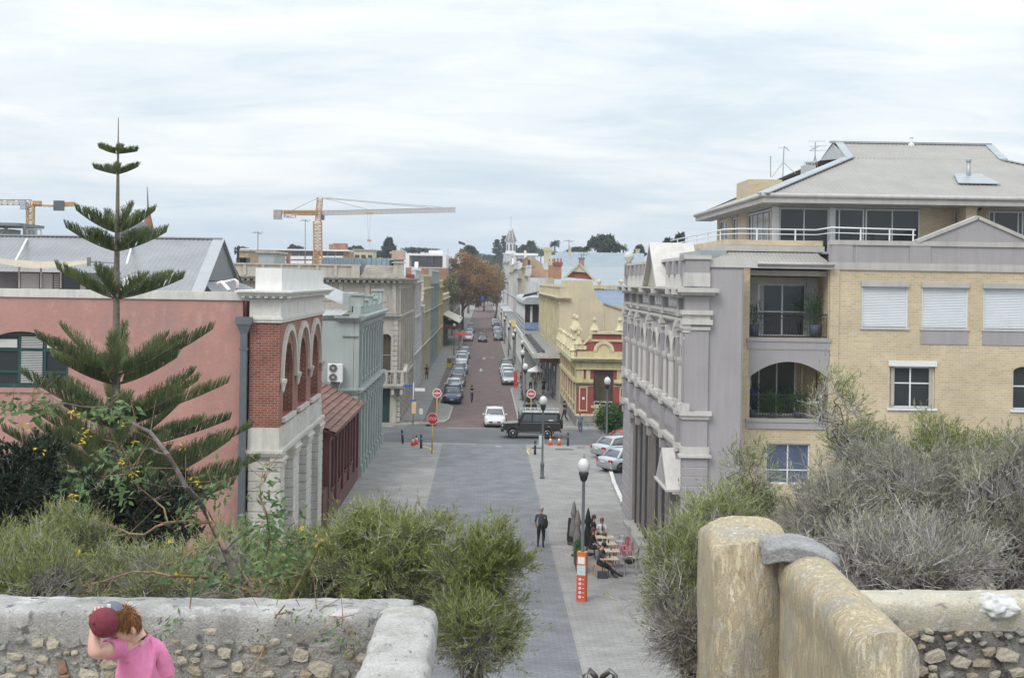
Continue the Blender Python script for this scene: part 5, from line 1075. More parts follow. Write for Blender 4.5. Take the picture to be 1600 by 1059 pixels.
q = MB(); q.prism([(7.3, 133.05, .12), (7.3, 133.05, 4.6), (7.75, 133.05, 4.6), (7.75, 133.05, .12)], (0, 48, 0)); q.build('shopfront', mat('pale_shopfront', (.34, .33, .31), var=.2, scale=.6), va)
for k in range(9): q = MB(); q.box(7.25, 7.31, 135 + k * 5, 138.6 + k * 5, .5, 3.4); q.build('shop_window', GLASS, va)
# two storey verandah building
vb = thing('verandah_building', 'pale blue two storey verandah hotel with curved iron roof', 'building', (6, 195, 0))
VBW = M_('pale_blue_boards', (.50, .55, .58)); q = MB(); q.box(5.45, 7.6, 182.6, 226, 4.6, 5.9); q.box(5.45, 5.6, 182.5, 226, 5.9, 6.7); q.box(5.5, 7.6, 183.4, 226, 5.9, 8.9); q.box(7.6, 14, 182.5, 226, 0, 9.3); q.build('wall', VBW, vb)
q = MB(); q.box(5.62, 7.4, 183.3, 183.42, 6.4, 8.8); q.build('dark_verandah', mat('dark_timber', (.05, .03, .03), var=.2), vb); q = MB(); q.box(5.55, 7.5, 182.4, 182.5, 5.5, 6.35); q.build('blue_banner', mat('blue_banner', (.25, .36, .62), var=.2, scale=3), vb)
q = MB(); q.box(6.3, 6.6, 183.2, 183.3, 6.4, 8.6); q.build('door', WHITEP, vb)
for y in range(183, 226, 5): q = MB(); q.box(5.4, 5.56, y - .08, y + .08, .1, 8.9); q.build('post', WHITEP, vb)
q = MB()
for z in (5.0, 5.5, 6.1, 6.7, 8.8): q.box(5.36, 5.44, 182.5, 226, z, z + .1)
stuff(q.build('rails', GREYP, vb))
q = MB(); n = 8; P = [(5.2 + .9 * (1 - math.cos(t)), 182.2, 8.85 + .95 * math.sin(t)) for t in np.linspace(0, math.pi / 2, n)] + [(7.8, 182.2, 9.8), (7.8, 182.2, 8.85)]; q.prism(P, (0, 44, 0)); q.build('roof', mat('curved_zinc', (.42, .46, .49), rough=.4, var=.1, metal=.3), vb)
for k in range(9): q = MB(); c = at(817 + k * 2.6, 464 - k * .6 + 0, 190 + k); bar(q, c, c + Vector((.35, .4, .35)), .16); q.build('roof_bracket', DARK, vb)
# pavement frontage under it and beyond
q = MB(); q.box(5.3, 5.45, 183, 226, 3.9, 4.6); q.build('valance', WHITEP, vb)
def rrow(label, y0, y1, zt, wm, tm, bays, fl, **k):
 r = thing('shop_building', label, 'building', (8, (y0 + y1) / 2, 0)); facade(r, 7.6, -1, y0, y1, zt, wm, tm, bays, fl, **k); return r
rrow('white and tan shop with tall vertical fins beyond the verandah hotel', 227, 246, 12.6, WHT, WHT, 7, F3, par=1.4)
TB = brickmat('tan_brick', (.40, .21, .13), (.34, .17, .11), (.4, .33, .25), big=.2)
rrow('red brick and cream shop with tan gable end in the right row', 246.3, 268, 14.2, TB, CRM, 5, [(.9, 3.2), (5, 7.6), (9.2, 12.4)], par=1.5, rise=(3, 1.6), depth=8)
rrow('grey shop with columned attic in the right row', 268.3, 300, 12.2, STONE, STONED, 8, F3, par=1.8)
rrow('white shop with round arched attic in the right row', 300.3, 345, 14.4, WHT2, WHT, 9, F3, par=1.4)
rrow('custard yellow and white shop near the town hall', 345.3, 400, 14.0, CRM, WHT, 10, F3, par=1.8, rise=(4, 2))
rrow('tall white shop next to the town hall', 400.3, 470, 17.5, WHT, WHT, 10, F3 + [(12, 15)], par=1.8)
rrow('pale corner shop below the clock tower', 470.3, 560, 18.5, WHT2, WHT, 10, F3 + [(12, 15)], par=2.2)
tg = thing('tan_gable', 'tan stepped side gable rising over the right row of shops', 'building', (12, 262, 0)); q = MB(); P = [at(826, 414, 262), at(826, 404, 262), at(835, 403, 262), at(843, 409, 262), at(848, 413, 262), at(851, 424, 262), at(826, 424, 262)]; q.prism(P, (0, 14, 0)); q.build('wall', TAN, tg)
q = MB(); A, B = at(819, 406, 258), at(828, 417, 258); q.box(A.x, B.x, 258, 266, B.z, A.z); q.build('oriel', mat('dark_oriel', (.10, .10, .11), var=.1), tg)
cb = thing('white_building', 'white flat roofed block right of the clock tower', 'building', (20, 480, 0)); A, B = at(808, 399, 480), at(836, 420, 480); q = MB(); q.box(A.x, B.x, 480, 500, 0, A.z); q.build('wall', WHT, cb); q = MB(); q.box(A.x - 1, B.x + 1, 479, 500, A.z, A.z + .8); q.build('roof', WHITEP, cb)
for k in range(5): x = A.x + (B.x - A.x) * (k + .5) / 5; q = MB(); q.box(x - .7, x + .7, 479.7, 479.95, A.z - 3.4, A.z - 1.2); q.build('window', GLASS, cb)
# a street level verandah strip, right side, further on
for (y0, y1, lab, m_) in ((227, 268, 'yellow edged street verandah beyond the hotel', M_('yellow_verandah', (.50, .38, .14))), (269, 340, 'grey street verandah in the middle of the right row', GREYP), (342, 460, 'pale street verandah far down the right row', WHT2)):
 r = thing('street_verandah', lab, 'verandah', (6, y0, 0)); q = MB(); q.box(4.9, 7.5, y0, y1, 4.0, 4.25); q.build('roof', m_, r); q = MB(); q.box(7.3, 7.55, y0, y1, .1, 4.0); q.build('shopfront', mat('dark_shopfront', (.06, .06, .065), rough=.3, var=.3, scale=.4), r)
 for y in np.arange(y0 + 2, y1, 8): q = MB(); q.tube([(5.0, y, .12), (5.0, y, 4.0)], .09, 6); q.build('post', WHITEP, r)
# ================================================================ town hall tower
th = thing('clock_tower', 'white town hall clock tower with steep slate spire at the end of the street', 'tower', (11.4, 600, 0))
TW = mat('town_hall_white', (.66, .66, .65), rough=.8, var=.06, streak=.12)
cx, cy = at(798, 400, 600).x, 603.0
def tbx(n, m_, h, z0, z1): q = MB(); q.box(cx - h, cx + h, cy - h, cy + h, z0, z1); return q.build(n, m_, th)
q = MB(); q.box(cx - 3.6, 40, 599, 640, 0, 15.5); q.build('hall_wall', TW, th); q = MB(); q.box(cx - 4.1, 40, 598.5, 640, 15.5, 16.3); q.build('cornice', TW, th)
for k in range(3): x = cx - 2.4 + k * 2.4; q = MB(); q.box(x - .5, x + .5, 598.7, 598.95, 9, 13); q.build('window', GLASS, th)
tbx('tower_wall', TW, 2.9, 15, 23.8); tbx('cornice', TW, 3.4, 23.8, 24.4); tbx('cornice', TW, 3.2, 19.6, 20.0)
q = MB(); q.lathe((cx, cy, 24.4), [(2.7, 0), (2.5, .5), (2.25, .8), (2.25, 4.6), (2.6, 4.9), (2.8, 5.3)], 8, Matrix.Rotation(R(22.5), 3, 'Z')); q.build('belfry', TW, th)
for k in range(-1, 2):
 t = R(-90 + k * 45); c = Vector((cx + 2.12 * math.cos(t), cy + 2.12 * math.sin(t), 26.9)); q = MB(); q.cbox(c, .12, .75, 2.9, M=Matrix.Rotation(t, 3, 'Z')); q.build('louvre', mat('dark_louvre', (.09, .09, .1)), th)
q = MB(); q.lathe((cx, cy, 29.7), [(2.9, 0), (2.9, .15), (1.0, 4.6), (.95, 4.7)], 8, Matrix.Rotation(R(22.5), 3, 'Z')); q.build('spire_roof', mat('spire_slate', (.20, .195, .20), rough=.6, var=.2), th)
for k in range(8): t = R(22.5 + k * 45); q = MB(); bar(q, (cx + 2.9 * math.cos(t), cy + 2.9 * math.sin(t), 29.85), (cx + 1.0 * math.cos(t), cy + 1.0 * math.sin(t), 34.4), .22); q.build('spire_rib', TW, th)
q = MB(); q.lathe((cx, cy, 34.3), [(1.2, 0), (1.3, .4), (1.1, .5), (1.1, 1.1), (.1, 1.2)], 8); q.build('lantern', TW, th); q = MB(); q.tube([(cx, cy, 35.4), (cx, cy, 41)], .07, 5); q.build('flagpole', GREYP, th)
q = MB(); q.lathe((cx, cy - 3.0, 21.9), [(1.2, 0), (1.2, .15), (.95, .16)], 20, Matrix.Rotation(R(90), 3, 'X')); q.build('clock_rim', mat('dark_clock', (.12, .12, .13)), th); q = MB(); q.lathe((cx, cy - 3.16, 21.9), [(.93, 0), (.93, .02)], 20, Matrix.Rotation(R(90), 3, 'X')); o = q.build('clock_face', mat('clock_blue_grey', (.30, .33, .36)), th)
q = MB(); bar(q, (cx, cy - 3.2, 21.9), (cx + .1, cy - 3.2, 22.7), .12, .04); bar(q, (cx, cy - 3.2, 21.9), (cx + .5, cy - 3.2, 22.05), .14, .04); q.build('clock_hands', DARK, o)
for s in (-1, 1):
 q = MB(); q.box(cx + s * 2.9 - .25, cx + s * 2.9 + .25, cy - 3.1, cy - 2.6, 15, 24.2); q.build('corner_pilaster', TW, th)
tbx('balustrade', TW, 3.1, 15.5, 16.6)
# ================================================================ cranes
ORA = mat('crane_orange', (.52, .31, .12), rough=.6, var=.1); CRW = mat('crane_pale_lattice', (.42, .33, .27), rough=.6)
def lattice(name, a, b, w, n, m_, root, r=.09, tri=False):
 a, b = Vector(a), Vector(b); d = (b - a).normalized(); s = d.cross(Vector((0, 0, 1)) if abs(d.z) < .9 else Vector((0, 1, 0))).normalized(); t = s.cross(d); q = MB()
 if tri: C = [t * w * .6 * (-1), s * w / 2 + t * w * .3, -s * w / 2 + t * w * .3]
 else: C = [(s * x + t * y) * w / 2 for x, y in ((-1, -1), (1, -1), (1, 1), (-1, 1))]
 for c in C: bar(q, a + c, b + c, r * 1.3)
 for i in range(n):
  p, e = a.lerp(b, i / n), a.lerp(b, (i + 1) / n)
  for k in range(len(C)): u, v = C[k], C[(k + 1) % len(C)]; bar(q, p + (u if i % 2 else v), e + (v if i % 2 else u), r); bar(q, p + u, p + v, r)
 return q.build(name, m_, root)
YC = 300
cr = thing('tower_crane', 'orange tower crane with long pale jib and blue banner, centre left skyline', 'crane', at(497, 430, YC))
lattice('mast', at(497, 425, YC), at(496, 346, YC), 1.7, 16, ORA, cr, .13); lattice('tower_head', at(497, 345, YC), at(500, 309, YC), 1.1, 6, ORA, cr, .14)
lattice('jib', at(500, 332, YC), at(712, 327, YC), 1.1, 56, CRW, cr, .07, tri=True)
lattice('counter_jib', at(497, 332, YC), at(438, 332, YC), .8, 10, ORA, cr, .13)
q = MB(); bar(q, at(444, 333, YC), at(497, 333, YC), .35, 1.0); q.build('counter_jib_deck', ORA, cr)
q = MB(); A, B = at(428, 328, YC), at(440, 343, YC); q.box(A.x, B.x, YC - .7, YC + .7, B.z, A.z); q.build('counterweight', CONC, cr)
q = MB(); A, B = at(442, 335, YC - .8), at(465, 342, YC - .8); q.box(A.x, B.x, YC - .85, YC - .8, B.z, A.z); q.build('banner', WHITEP, cr)
text('PACT', 1.05, cr, ((A.x + B.x) / 2, YC - .9, (A.z + B.z) / 2), (R(90), 0, 0), mat('navy_lettering', (.03, .05, .18)), sx=1.15)
q = MB(); A, B = at(502, 336, YC), at(507, 344, YC); q.box(A.x, B.x, YC - .9, YC + .6, B.z, A.z); q.build('cab', mat('cab_glass', (.06, .09, .11), rough=.2), cr)
q = MB()
for a, b in (((500, 308), (454, 330)), ((503, 309), (573, 327)), ((506, 310), (672, 325)), ((509, 309), (600, 317)), ((600, 317), (690, 324))): bar(q, at(*a, YC), at(*b, YC), .09)
q.build('tie_rods', GREYP, cr)
q = MB(); bar(q, at(571, 333, YC), at(582, 333, YC), .9, .25); q.build('trolley', ORA, cr); q = MB(); bar(q, at(574, 333, YC), at(576, 374, YC), .04); bar(q, at(579, 333, YC), at(577, 374, YC), .04); bar(q, at(577, 376, YC), at(579, 392, YC), .04); q.build('hoist_rope', GREYP, cr); q = MB(); A, B = at(574, 374, YC), at(580, 378, YC); q.box(A.x, B.x, YC - .2, YC + .2, B.z, A.z); q.build('hook_block', ORA, cr)
YD = 230
c2 = thing('tower_crane', 'flat topped tower crane with grey counterweight, far left skyline', 'crane', at(46, 420, YD))
lattice('mast', at(46, 420, YD), at(48, 318, YD), 1.05, 20, ORA, c2, .1); lattice('jib', at(48, 315, YD), at(-60, 315, YD), 1.0, 12, CRW, c2, .08, tri=True)
q = MB(); bar(q, at(50, 321, YD), at(88, 322, YD), .4, .35); A, B = at(52, 314, YD), at(64, 320, YD); q.box(A.x, B.x, YD - .5, YD + .5, B.z, A.z); bar(q, at(88, 320, YD), at(116, 319, YD), .5, .8); q.build('counter_jib', ORA, c2)
q = MB(); A, B = at(87, 314, YD), at(103, 330, YD); q.box(A.x, B.x, YD - 1.2, YD - .8, B.z, A.z); q.build('counterweight', mat('dark_counterweight', (.10, .11, .13)), c2)
q = MB(); A, B = at(36, 316, YD), at(44, 328, YD); q.box(A.x, B.x, YD - 1.5, YD - .6, B.z, A.z); q.build('cab', mat('cab_pale', (.38, .45, .52), rough=.3), c2)
# masts and small aerials on the skyline
for lab, a, b, Y, w in (('tall thin white mast left of the orange crane', (477, 400), (477, 342), 180, .09), ('skyline tv aerial above the left end of the flats', (403, 395), (403, 361), 170, .09), ('black stub flue at the left end of the bank parapet', (372, 408), (372, 388), 150, .25), ('thin mast standing on the right row roofs', (700, 396), (700, 388), 300, .1), ('thin aerial above the blue iron roof', (889, 388), (889, 374), 215, .1), ('aerial mast beside the slim yellow chimney', (912, 402), (912, 395), 190, .08)):
 A, B = at(*a, Y), at(*b, Y); r = thing('roof_mast', lab, 'mast', A); q = MB(); bar(q, A, B, w); q.build('pole', GREYP if 'black' not in lab else DARK, r)
 if 'aerial' in lab or 'tall' in lab:
  q = MB(); bar(q, at(b[0] - 9, b[1] + 3, Y), at(b[0] + 9, b[1] + 2, Y), .06); bar(q, at(b[0] - 6, b[1] + 1, Y), at(b[0] + 6, b[1] + 5, Y), .06); q.build('antenna', GREYP, r)
fg = thing('flag', 'dark flag on a thin pole above the plane trees', 'flag', at(717, 396, 340)); q = MB(); bar(q, at(717, 405, 340), at(716, 375, 340), .1); q.build('pole', WHITEP, fg)
q = MB(); A = at(716, 376, 340);
for i in range(5): x = A.x + i * .35; q.prism([(x, 340 + .1 * math.sin(i), A.z - i * .12), (x + .35, 340 + .1 * math.sin(i + 1), A.z - (i + 1) * .12), (x + .35, 340 + .1 * math.sin(i + 1), A.z - .8 - i * .1), (x, 340 + .1 * math.sin(i), A.z - .8 - i * .08)], (0, .03, 0))
q.build('cloth', mat('navy_cloth', (.05, .06, .15)), fg)
# ================================================================ vegetation builders (numpy)
def unit(v): return v / (np.linalg.norm(v, axis=-1, keepdims=True) + 1e-9)
def ribbons(S0, E0, w0, w1, rng):
 """thin flat strands, random facing"""
 d = unit(E0 - S0); s = unit(np.cross(d, unit(rng.normal(size=d.shape)))); w0 = np.broadcast_to(np.asarray(w0, float), (len(S0),))[:, None]; w1 = np.broadcast_to(np.asarray(w1, float), (len(S0),))[:, None]
 V = np.stack([S0 - s * w0 / 2, S0 + s * w0 / 2, E0 + s * w1 / 2, E0 - s * w1 / 2], 1).reshape(-1, 3)
 return V, np.arange(len(V)).reshape(-1, 4)
def leaves_(P, D, L, Wd, rng):
 """diamond leaves rooted at P pointing D"""
 D = unit(D); s = unit(np.cross(D, unit(rng.normal(size=D.shape)))); L = np.asarray(L)[..., None] if np.ndim(L) else L; Wd = np.asarray(Wd)[..., None] if np.ndim(Wd) else Wd
 V = np.stack([P, P + D * L * .45 + s * Wd / 2, P + D * L, P + D * L * .45 - s * Wd / 2], 1).reshape(-1, 3)
 return V, np.arange(len(V)).reshape(-1, 4)
def prisms(S0, E0, r0, r1):
 """3-sided tapered limbs"""
 d = unit(E0 - S0); a = unit(np.cross(d, np.where(np.abs(d[:, 2:3]) < .9, [[0, 0, 1.]], [[1., 0, 0]]))); b = np.cross(d, a); V = []
 for P, r in ((S0, r0), (E0, r1)):
  for k in range(4): t = math.pi / 2 * k; V.append(P + (a * math.cos(t) + b * math.sin(t)) * np.asarray(r).reshape(-1, 1))
 V = np.stack(V, 1).reshape(-1, 3); n = len(S0); o = np.arange(n)[:, None] * 8
 Fq = np.concatenate([o + np.array([[k, (k + 1) % 4, 4 + (k + 1) % 4, 4 + k]]) for k in range(4)], 0); return V, Fq
def merge(L):
 V, Fs, o = [], [], 0
 for v, f in L: V.append(v); Fs.append(f + o); o += len(v)
 return np.concatenate(V), np.concatenate(Fs)
TWIG = leafmat('grey_twigs', (.24, .22, .21), (.37, .35, .335), (.52, .50, .48), scale=1.5, trans=0, rough=.9)
BARK = mat('grey_brown_bark', (.16, .13, .11), rough=.95, var=.25, scale=6, bump=.6)
NEED = leafmat('olive_needles', (.13, .155, .045), (.235, .28, .075), (.37, .41, .15), scale=1.4, trans=.3)
NEEDG = leafmat('grey_olive_needles', (.19, .185, .15), (.27, .265, .20), (.35, .36, .21), scale=1.4, trans=.2)
def curved(a, b, n, wob, rng):
 t = np.linspace(0, 1, n + 1)[:, None]; P = a + (b - a) * t; P[1:-1] += rng.normal(size=(n - 1, 3)) * wob; return P
def bush(label, base, cen, rad, seed, n2=150, n3=2600, n4=15000, nl=26000, green=.5, lm=None, name='bush', cat='bush', wt=.0065, group=None, llen=(.035, .08), lw=.0085):
 """open twiggy shrub: limbs, twigs and needle leaves in patches"""
 n4 = int(n4 * .55); n3 = int(n3 * .7); nl = int(nl * 1.75); rad = tuple(x * .9 for x in rad)
 rng = np.random.default_rng(seed); base = np.array(base, float); cen = np.array(cen, float); rad = np.array(rad, float)
 root = thing(name, label, cat, tuple(base), group); seg = []; tips = []
 ts = min(1, sum(rad) / 2.1) ** 1.6
 for i in range(9 if ts > .6 else 5):
  d = unit(rng.normal(size=3) * [1, 1, .8] + [0, 0, .4]); e = cen + d * rad * rng.uniform(.45, .8); fk = np.array([cen[0] * .7 + base[0] * .3, cen[1], max(base[2] + .15, cen[2] - rad[2] * 1.2)]); P = np.concatenate([[base], curved(fk + rng.normal(size=3) * .03, e, 5, .08, rng)]); r = np.linspace(.045, .014, 7) * ts
  for k in range(6): seg.append((P[k], P[k + 1], r[k], r[k + 1]))
  tips.append(P)
 M1 = np.concatenate([p[2:] for p in tips])
 A = M1[rng.integers(len(M1), size=n2)]; d = unit(rng.normal(size=(n2, 3)) + [0, 0, .25]); lob = np.array([noise.noise(Vector(x * 1.6) + Vector((seed * 1.7, 0, 0))) for x in d])[:, None]; B = cen + d * rad * rng.uniform(.55, 1.0, (n2, 1)) * (.92 + .75 * lob); L = B - A; ln = np.linalg.norm(L, axis=1, keepdims=True); B = A + L * np.minimum(1, 1.3 / ln)
 mid = (A + B) / 2 + rng.normal(size=A.shape) * .06
 for a, m_, b in zip(A, mid, B): seg.append((a, m_, .012 * ts, .009 * ts)); seg.append((m_, b, .009 * ts, .005 * ts))
 V, Fq = prisms(np.array([s[0] for s in seg]), np.array([s[1] for s in seg]), np.array([s[2] for s in seg]), np.array([s[3] for s in seg])); fromnp(V, Fq, 'branches', BARK, root)
 pool = np.concatenate([A + (B - A) * t for t in (.3, .5, .7, .85, 1.0)]);
 S3 = pool[rng.integers(len(pool), size=n3)] + rng.normal(size=(n3, 3)) * .03; out = unit((S3 - cen) / rad); D3 = unit(out * .7 + rng.normal(size=(n3, 3)) * .75 + [0, 0, .35]); E3 = S3 + D3 * rng.uniform(.1, .32, (n3, 1))
 i4 = rng.integers(n3, size=n4); t4 = rng.uniform(.2, 1, (n4, 1)); S4 = S3[i4] + (E3 - S3)[i4] * t4; D4 = unit(D3[i4] + rng.normal(size=(n4, 3)) * .55); E4 = S4 + unit(D4 + np.array([0, 0, .3])) * rng.uniform(.06, .22, (n4, 1))
 V, Fq = merge([ribbons(S3, E3, wt, wt * .6, rng), ribbons(S4, E4, wt * .65, wt * .35, rng)]); stuff(fromnp(V, Fq, 'twigs', TWIG, root))
 # foliage in clumps: keep leaves where a noise field and height allow
 i5 = rng.integers(n4, size=int(nl * 2.2)); P5 = S4[i5] + (E4 - S4)[i5] * rng.uniform(0, 1, (len(i5), 1)); f = np.array([noise.noise(Vector(p * 1.9 + seed)) for p in P5]); hh = (P5[:, 2] - cen[2]) / rad[2]; od = np.linalg.norm((P5 - cen) / rad, axis=1)
 keep = f + .42 * hh + .6 * (od - .75) + rng.normal(size=len(P5)) * .12 > (.5 - green) ; P5 = P5[keep][:nl]; D5 = unit(D4[i5][keep][:nl] * .8 + rng.normal(size=P5.shape) * .4 + [0, 0, .45])
 V, Fq = leaves_(P5, D5, rng.uniform(*llen, len(P5)), lw, rng); stuff(fromnp(V, Fq, 'foliage', lm or NEED, root)); return root
# ---------------------------------------------------------------- plane trees down the street
PL = leafmat('rust_plane_leaves', (.17, .10, .035), (.29, .155, .055), (.40, .24, .09), scale=.25, trans=.3)
PLG = leafmat('green_gold_plane_leaves', (.11, .115, .04), (.19, .185, .065), (.27, .23, .10), scale=.25, trans=.3)
def clumptree(label, base, trunk_h, clumps, n, seed, lm, name='plane_tree', cat='tree', ls=.34, group=None, tr=.35, twig=True):
 rng = np.random.default_rng(seed); root = thing(name, label, cat, base, group); b = Vector(base); q = MB(); top = b + Vector((rng.normal() * .3, 0, trunk_h)); q.tube([b, b.lerp(top, .5) + Vector((.1, 0, 0)), top], [tr, tr * .8, tr * .65], 8)
 for c, r in clumps: c = Vector(c); q.tube([top - Vector((0, 0, .5)), top.lerp(c, .5) + Vector((0, 0, .3)), c], [tr * .5, tr * .3, tr * .1], 6)
 q.build('trunk', BARK, root); Vs = []; tot = sum(r[0] * r[1] * r[2] for _, r in clumps)
 for c, r in clumps:
  k = int(n * r[0] * r[1] * r[2] / tot); nb = max(6, k // 45); d = unit(rng.normal(size=(nb, 3))); bc = np.array(c) + d * np.array(r) * rng.uniform(.45, 1.0, (nb, 1)) ** .6
  P = bc[rng.integers(nb, size=k)] + rng.normal(size=(k, 3)) * np.array(r) * .15; Vs.append(leaves_(P, rng.normal(size=(k, 3)) + [0, 0, -.2], rng.uniform(ls * .7, ls * 1.3, k), ls * .85, rng))
 V, Fq = merge(Vs); stuff(fromnp(V, Fq, 'crown', lm, root)); return root
def cl(px, py, Y, rx, rz, ry=None): p = at(px, py, Y); return (tuple(p), (rx, ry or rx, rz))
clumptree('rusty brown plane tree at the left kerb, biggest of the street trees', (-5.3, 325, .1), 5, [cl(722, 408, 325, 3.2, 2.2), cl(716, 432, 325, 3.4, 3.2), cl(735, 425, 326, 4.2, 3.6), cl(748, 445, 325, 4.6, 3.6), cl(730, 455, 325, 4.0, 3.2), cl(765, 440, 330, 3.0, 3.2), cl(745, 462, 324, 3.0, 2.2)], 15000, 1, PL, ls=.42, tr=.45)
clumptree('greener plane tree leaning behind the cafe awning', (-6.8, 285, .1), 4, [cl(703, 448, 285, 2.0, 2.4), cl(699, 462, 285, 1.9, 1.8), cl(707, 437, 285, 1.3, 1.5)], 4500, 2, PLG, ls=.36, tr=.2)
clumptree('green gold plane tree at the dark end of the street', (3.5, 420, .1), 5, [cl(772, 440, 420, 3.6, 4.5), cl(768, 458, 420, 3.4, 3), cl(760, 430, 430, 5, 3.5)], 6000, 3, PLG, ls=.5)
clumptree('brown plane tree closing the street beneath the clock tower', (0, 520, .1), 5, [cl(742, 452, 520, 9, 5), cl(765, 452, 520, 6, 4.6), cl(752, 430, 520, 9, 5)], 7000, 4, PL, ls=.7)
blue = MB(); c = at(754, 467, 322); blue.lathe((c.x, c.y, c.z - .6), [(.1, 0), (.42, .3), (.45, .9), (.15, 1.3)], 8); tag(blue.build('blue_banner', mat('bright_blue_cloth', (.02, .18, .55)), None, (c.x, c.y, c.z)), 'bright blue banner hanging in front of the brown plane tree', 'banner')
# ---------------------------------------------------------------- distant Norfolk pines, palms, dark trees
DKP = leafmat('dark_pine_foliage', (.022, .045, .034), (.042, .075, .052), (.065, .10, .068), scale=.15, trans=.1)
def farpine(label, px, pytop, pybase, Y, w, seed, n=2600, group='dark pines on the skyline'):
 rng = np.random.default_rng(seed); t, b = at(px, pytop, Y), at(px, pybase, Y); h = t.z - b.z; root = thing('norfolk_pine', label, 'tree', (b.x, Y, 0), group); q = MB(); q.tube([(b.x, Y, 0), (b.x, Y, t.z - .5)], [.5, .12], 6); q.build('trunk', BARK, root)
 nt = max(7, int(h / 1.3)); Vs = []
 for i in range(nt):
  f = (i + .5) / nt; z = t.z - f * h; rr = w * (f ** .6) * rng.uniform(.75, 1.1); nb = 9
  for k in range(nb):
   a = rng.uniform(0, 6.28); k_ = n // (nt * nb); tt = rng.uniform(.05, 1, k_); L = rr * rng.uniform(.7, 1.1); P = np.stack([b.x + np.cos(a) * tt * L, Y + np.sin(a) * tt * L, z + tt * L * .12 + rng.normal(size=k_) * .28], 1)
   D = np.stack([np.cos(a) + rng.normal(size=k_) * .7, np.sin(a) + rng.normal(size=k_) * .7, np.full(k_, .3)], 1); Vs.append(leaves_(P, D, rng.uniform(.7, 1.2, k_), .5, rng))
 V, Fq = merge(Vs); stuff(fromnp(V, Fq, 'crown', DKP, root))
for i, (lab, px, a, b, Y, w) in enumerate([('dark slim pine just left of the clock tower', 776, 375, 415, 620, 3.8), ('darker pine directly beside the clock tower spire', 788, 369, 415, 640, 3.6), ('pine half hidden right of the clock tower', 804, 384, 412, 640, 3.0),
  ('bushy pine on the skyline right of the clock tower', 829, 378, 400, 560, 4.2), ('low pine between the clock tower and the bushy pine', 817, 385, 400, 560, 3), ('slim pine above the beige flat roofed house', 607, 374, 402, 420, 2.6), ('pine on the skyline above the plane tree crown', 733, 386, 402, 480, 4.2), ('low dark pine far right of the skyline near the tramway gable', 999, 386, 400, 420, 1.6), ('pine peeking over the apartment terrace rail', 1062, 370, 392, 300, 1.2), ('second pine peeking over the tramway gable', 1045, 378, 392, 300, 1.2)]):
 farpine(lab, px, a, b, Y, w, 20 + i)
def fardome(label, px, py, Y, rx, rz, seed, n=1500, name='dark_tree'):
 rng = np.random.default_rng(seed); c = at(px, py, Y); root = thing(name, label, 'tree', (c.x, Y, 0), 'dark rounded trees on the skyline'); q = MB(); q.tube([(c.x, Y, 0), (c.x, Y, c.z)], [.5, .2], 6); q.build('trunk', BARK, root)
 k = 30; d = unit(rng.normal(size=(k, 3)) * [1, 1, .7] + [0, 0, .3]); bc = np.array(c) + d * [rx, rx, rz] * rng.uniform(.4, 1, (k, 1)); P = bc[rng.integers(k, size=n)] + rng.normal(size=(n, 3)) * [rx * .14, rx * .14, rz * .14]; V, Fq = leaves_(P, rng.normal(size=(n, 3)) + [0, 0, .4], rng.uniform(.5, 1, n), .5, rng); stuff(fromnp(V, Fq, 'crown', DKP, root))
fardome('broad domed dark fig tree above the blue iron roof', 945, 386, 330, 3.6, 2.6, 50, 5000); fardome('dark tree low above the flats at left', 461, 389, 420, 2.4, 1.0, 51); fardome('dark tree right of the orange lift tower', 556, 391, 420, 2.4, 1.0, 52)
fardome('dark tree band between the beige house and the bank chimney', 590, 399, 430, 6, 1.2, 53, 2500); fardome('low trees on the skyline right of the bank chimney', 655, 392, 450, 7, .9, 54); fardome('dark hedge of trees left of the clock tower', 752, 405, 650, 10, 2.5, 55, 3500); fardome('dark trees behind the white block by the tower', 845, 396, 600, 6, 2, 56); fardome('small dark tree behind the slim yellow chimney', 903, 392, 420, 3, .9, 57); fardome('low trees below the clock tower, left side', 772, 418, 630, 6, 4.5, 58, 3000)
fardome('small dark tree at the far left end of the flats', 377, 392, 380, 2, .8, 59); fardome('low dark tree above the tramway gable', 1050, 384, 320, 2, .7, 60)
def palm(label, px, py, Y, r, seed):
 rng = np.random.default_rng(seed); c = at(px, py, Y); root = thing('palm', label, 'palm', (c.x, Y, 0), 'palms on the skyline'); q = MB(); q.tube([(c.x, Y, 0), c], [.25, .2], 6); q.build('trunk', BARK, root); Vs = []
 for k in range(22):
  a = rng.uniform(0, 6.28); el = rng.uniform(-.2, 1.2); p = np.array(c); d = np.array([math.cos(a) * math.cos(el), math.sin(a) * math.cos(el), math.sin(el)]);
  for j in range(5): e = p + d * r / 5; Vs.append(leaves_(np.repeat(p[None], 6, 0), d + rng.normal(size=(6, 3)) * .5, np.full(6, r * .35), .12, rng)); p = e; d = unit(d + [0, 0, -.28])
 V, Fq = merge(Vs); fromnp(V, Fq, 'fronds', DKP, root)
palm('tall palm beside the broad yellow chimney', 867, 382, 330, 1.5, 70); palm('palm left of the domed fig tree', 918, 388, 330, 1.3, 71); palm('palm right of the domed fig tree', 974, 388, 330, 1.4, 72)
rs = MB(); A, B = at(778, 401, 660), at(792, 408, 660); rs.prism([(A.x, 660, B.z), (B.x, 660, B.z), ((A.x + B.x) / 2, 660, A.z + .8)], (0, 12, 0)); rs.box(A.x, B.x, 660, 672, 0, B.z); tag(rs.build('red_roofed_house', mat('faded_red_roof', (.35, .17, .15)), None, (A.x, 660, 0)), 'small house with pinkish red roof left of the clock tower', 'house')
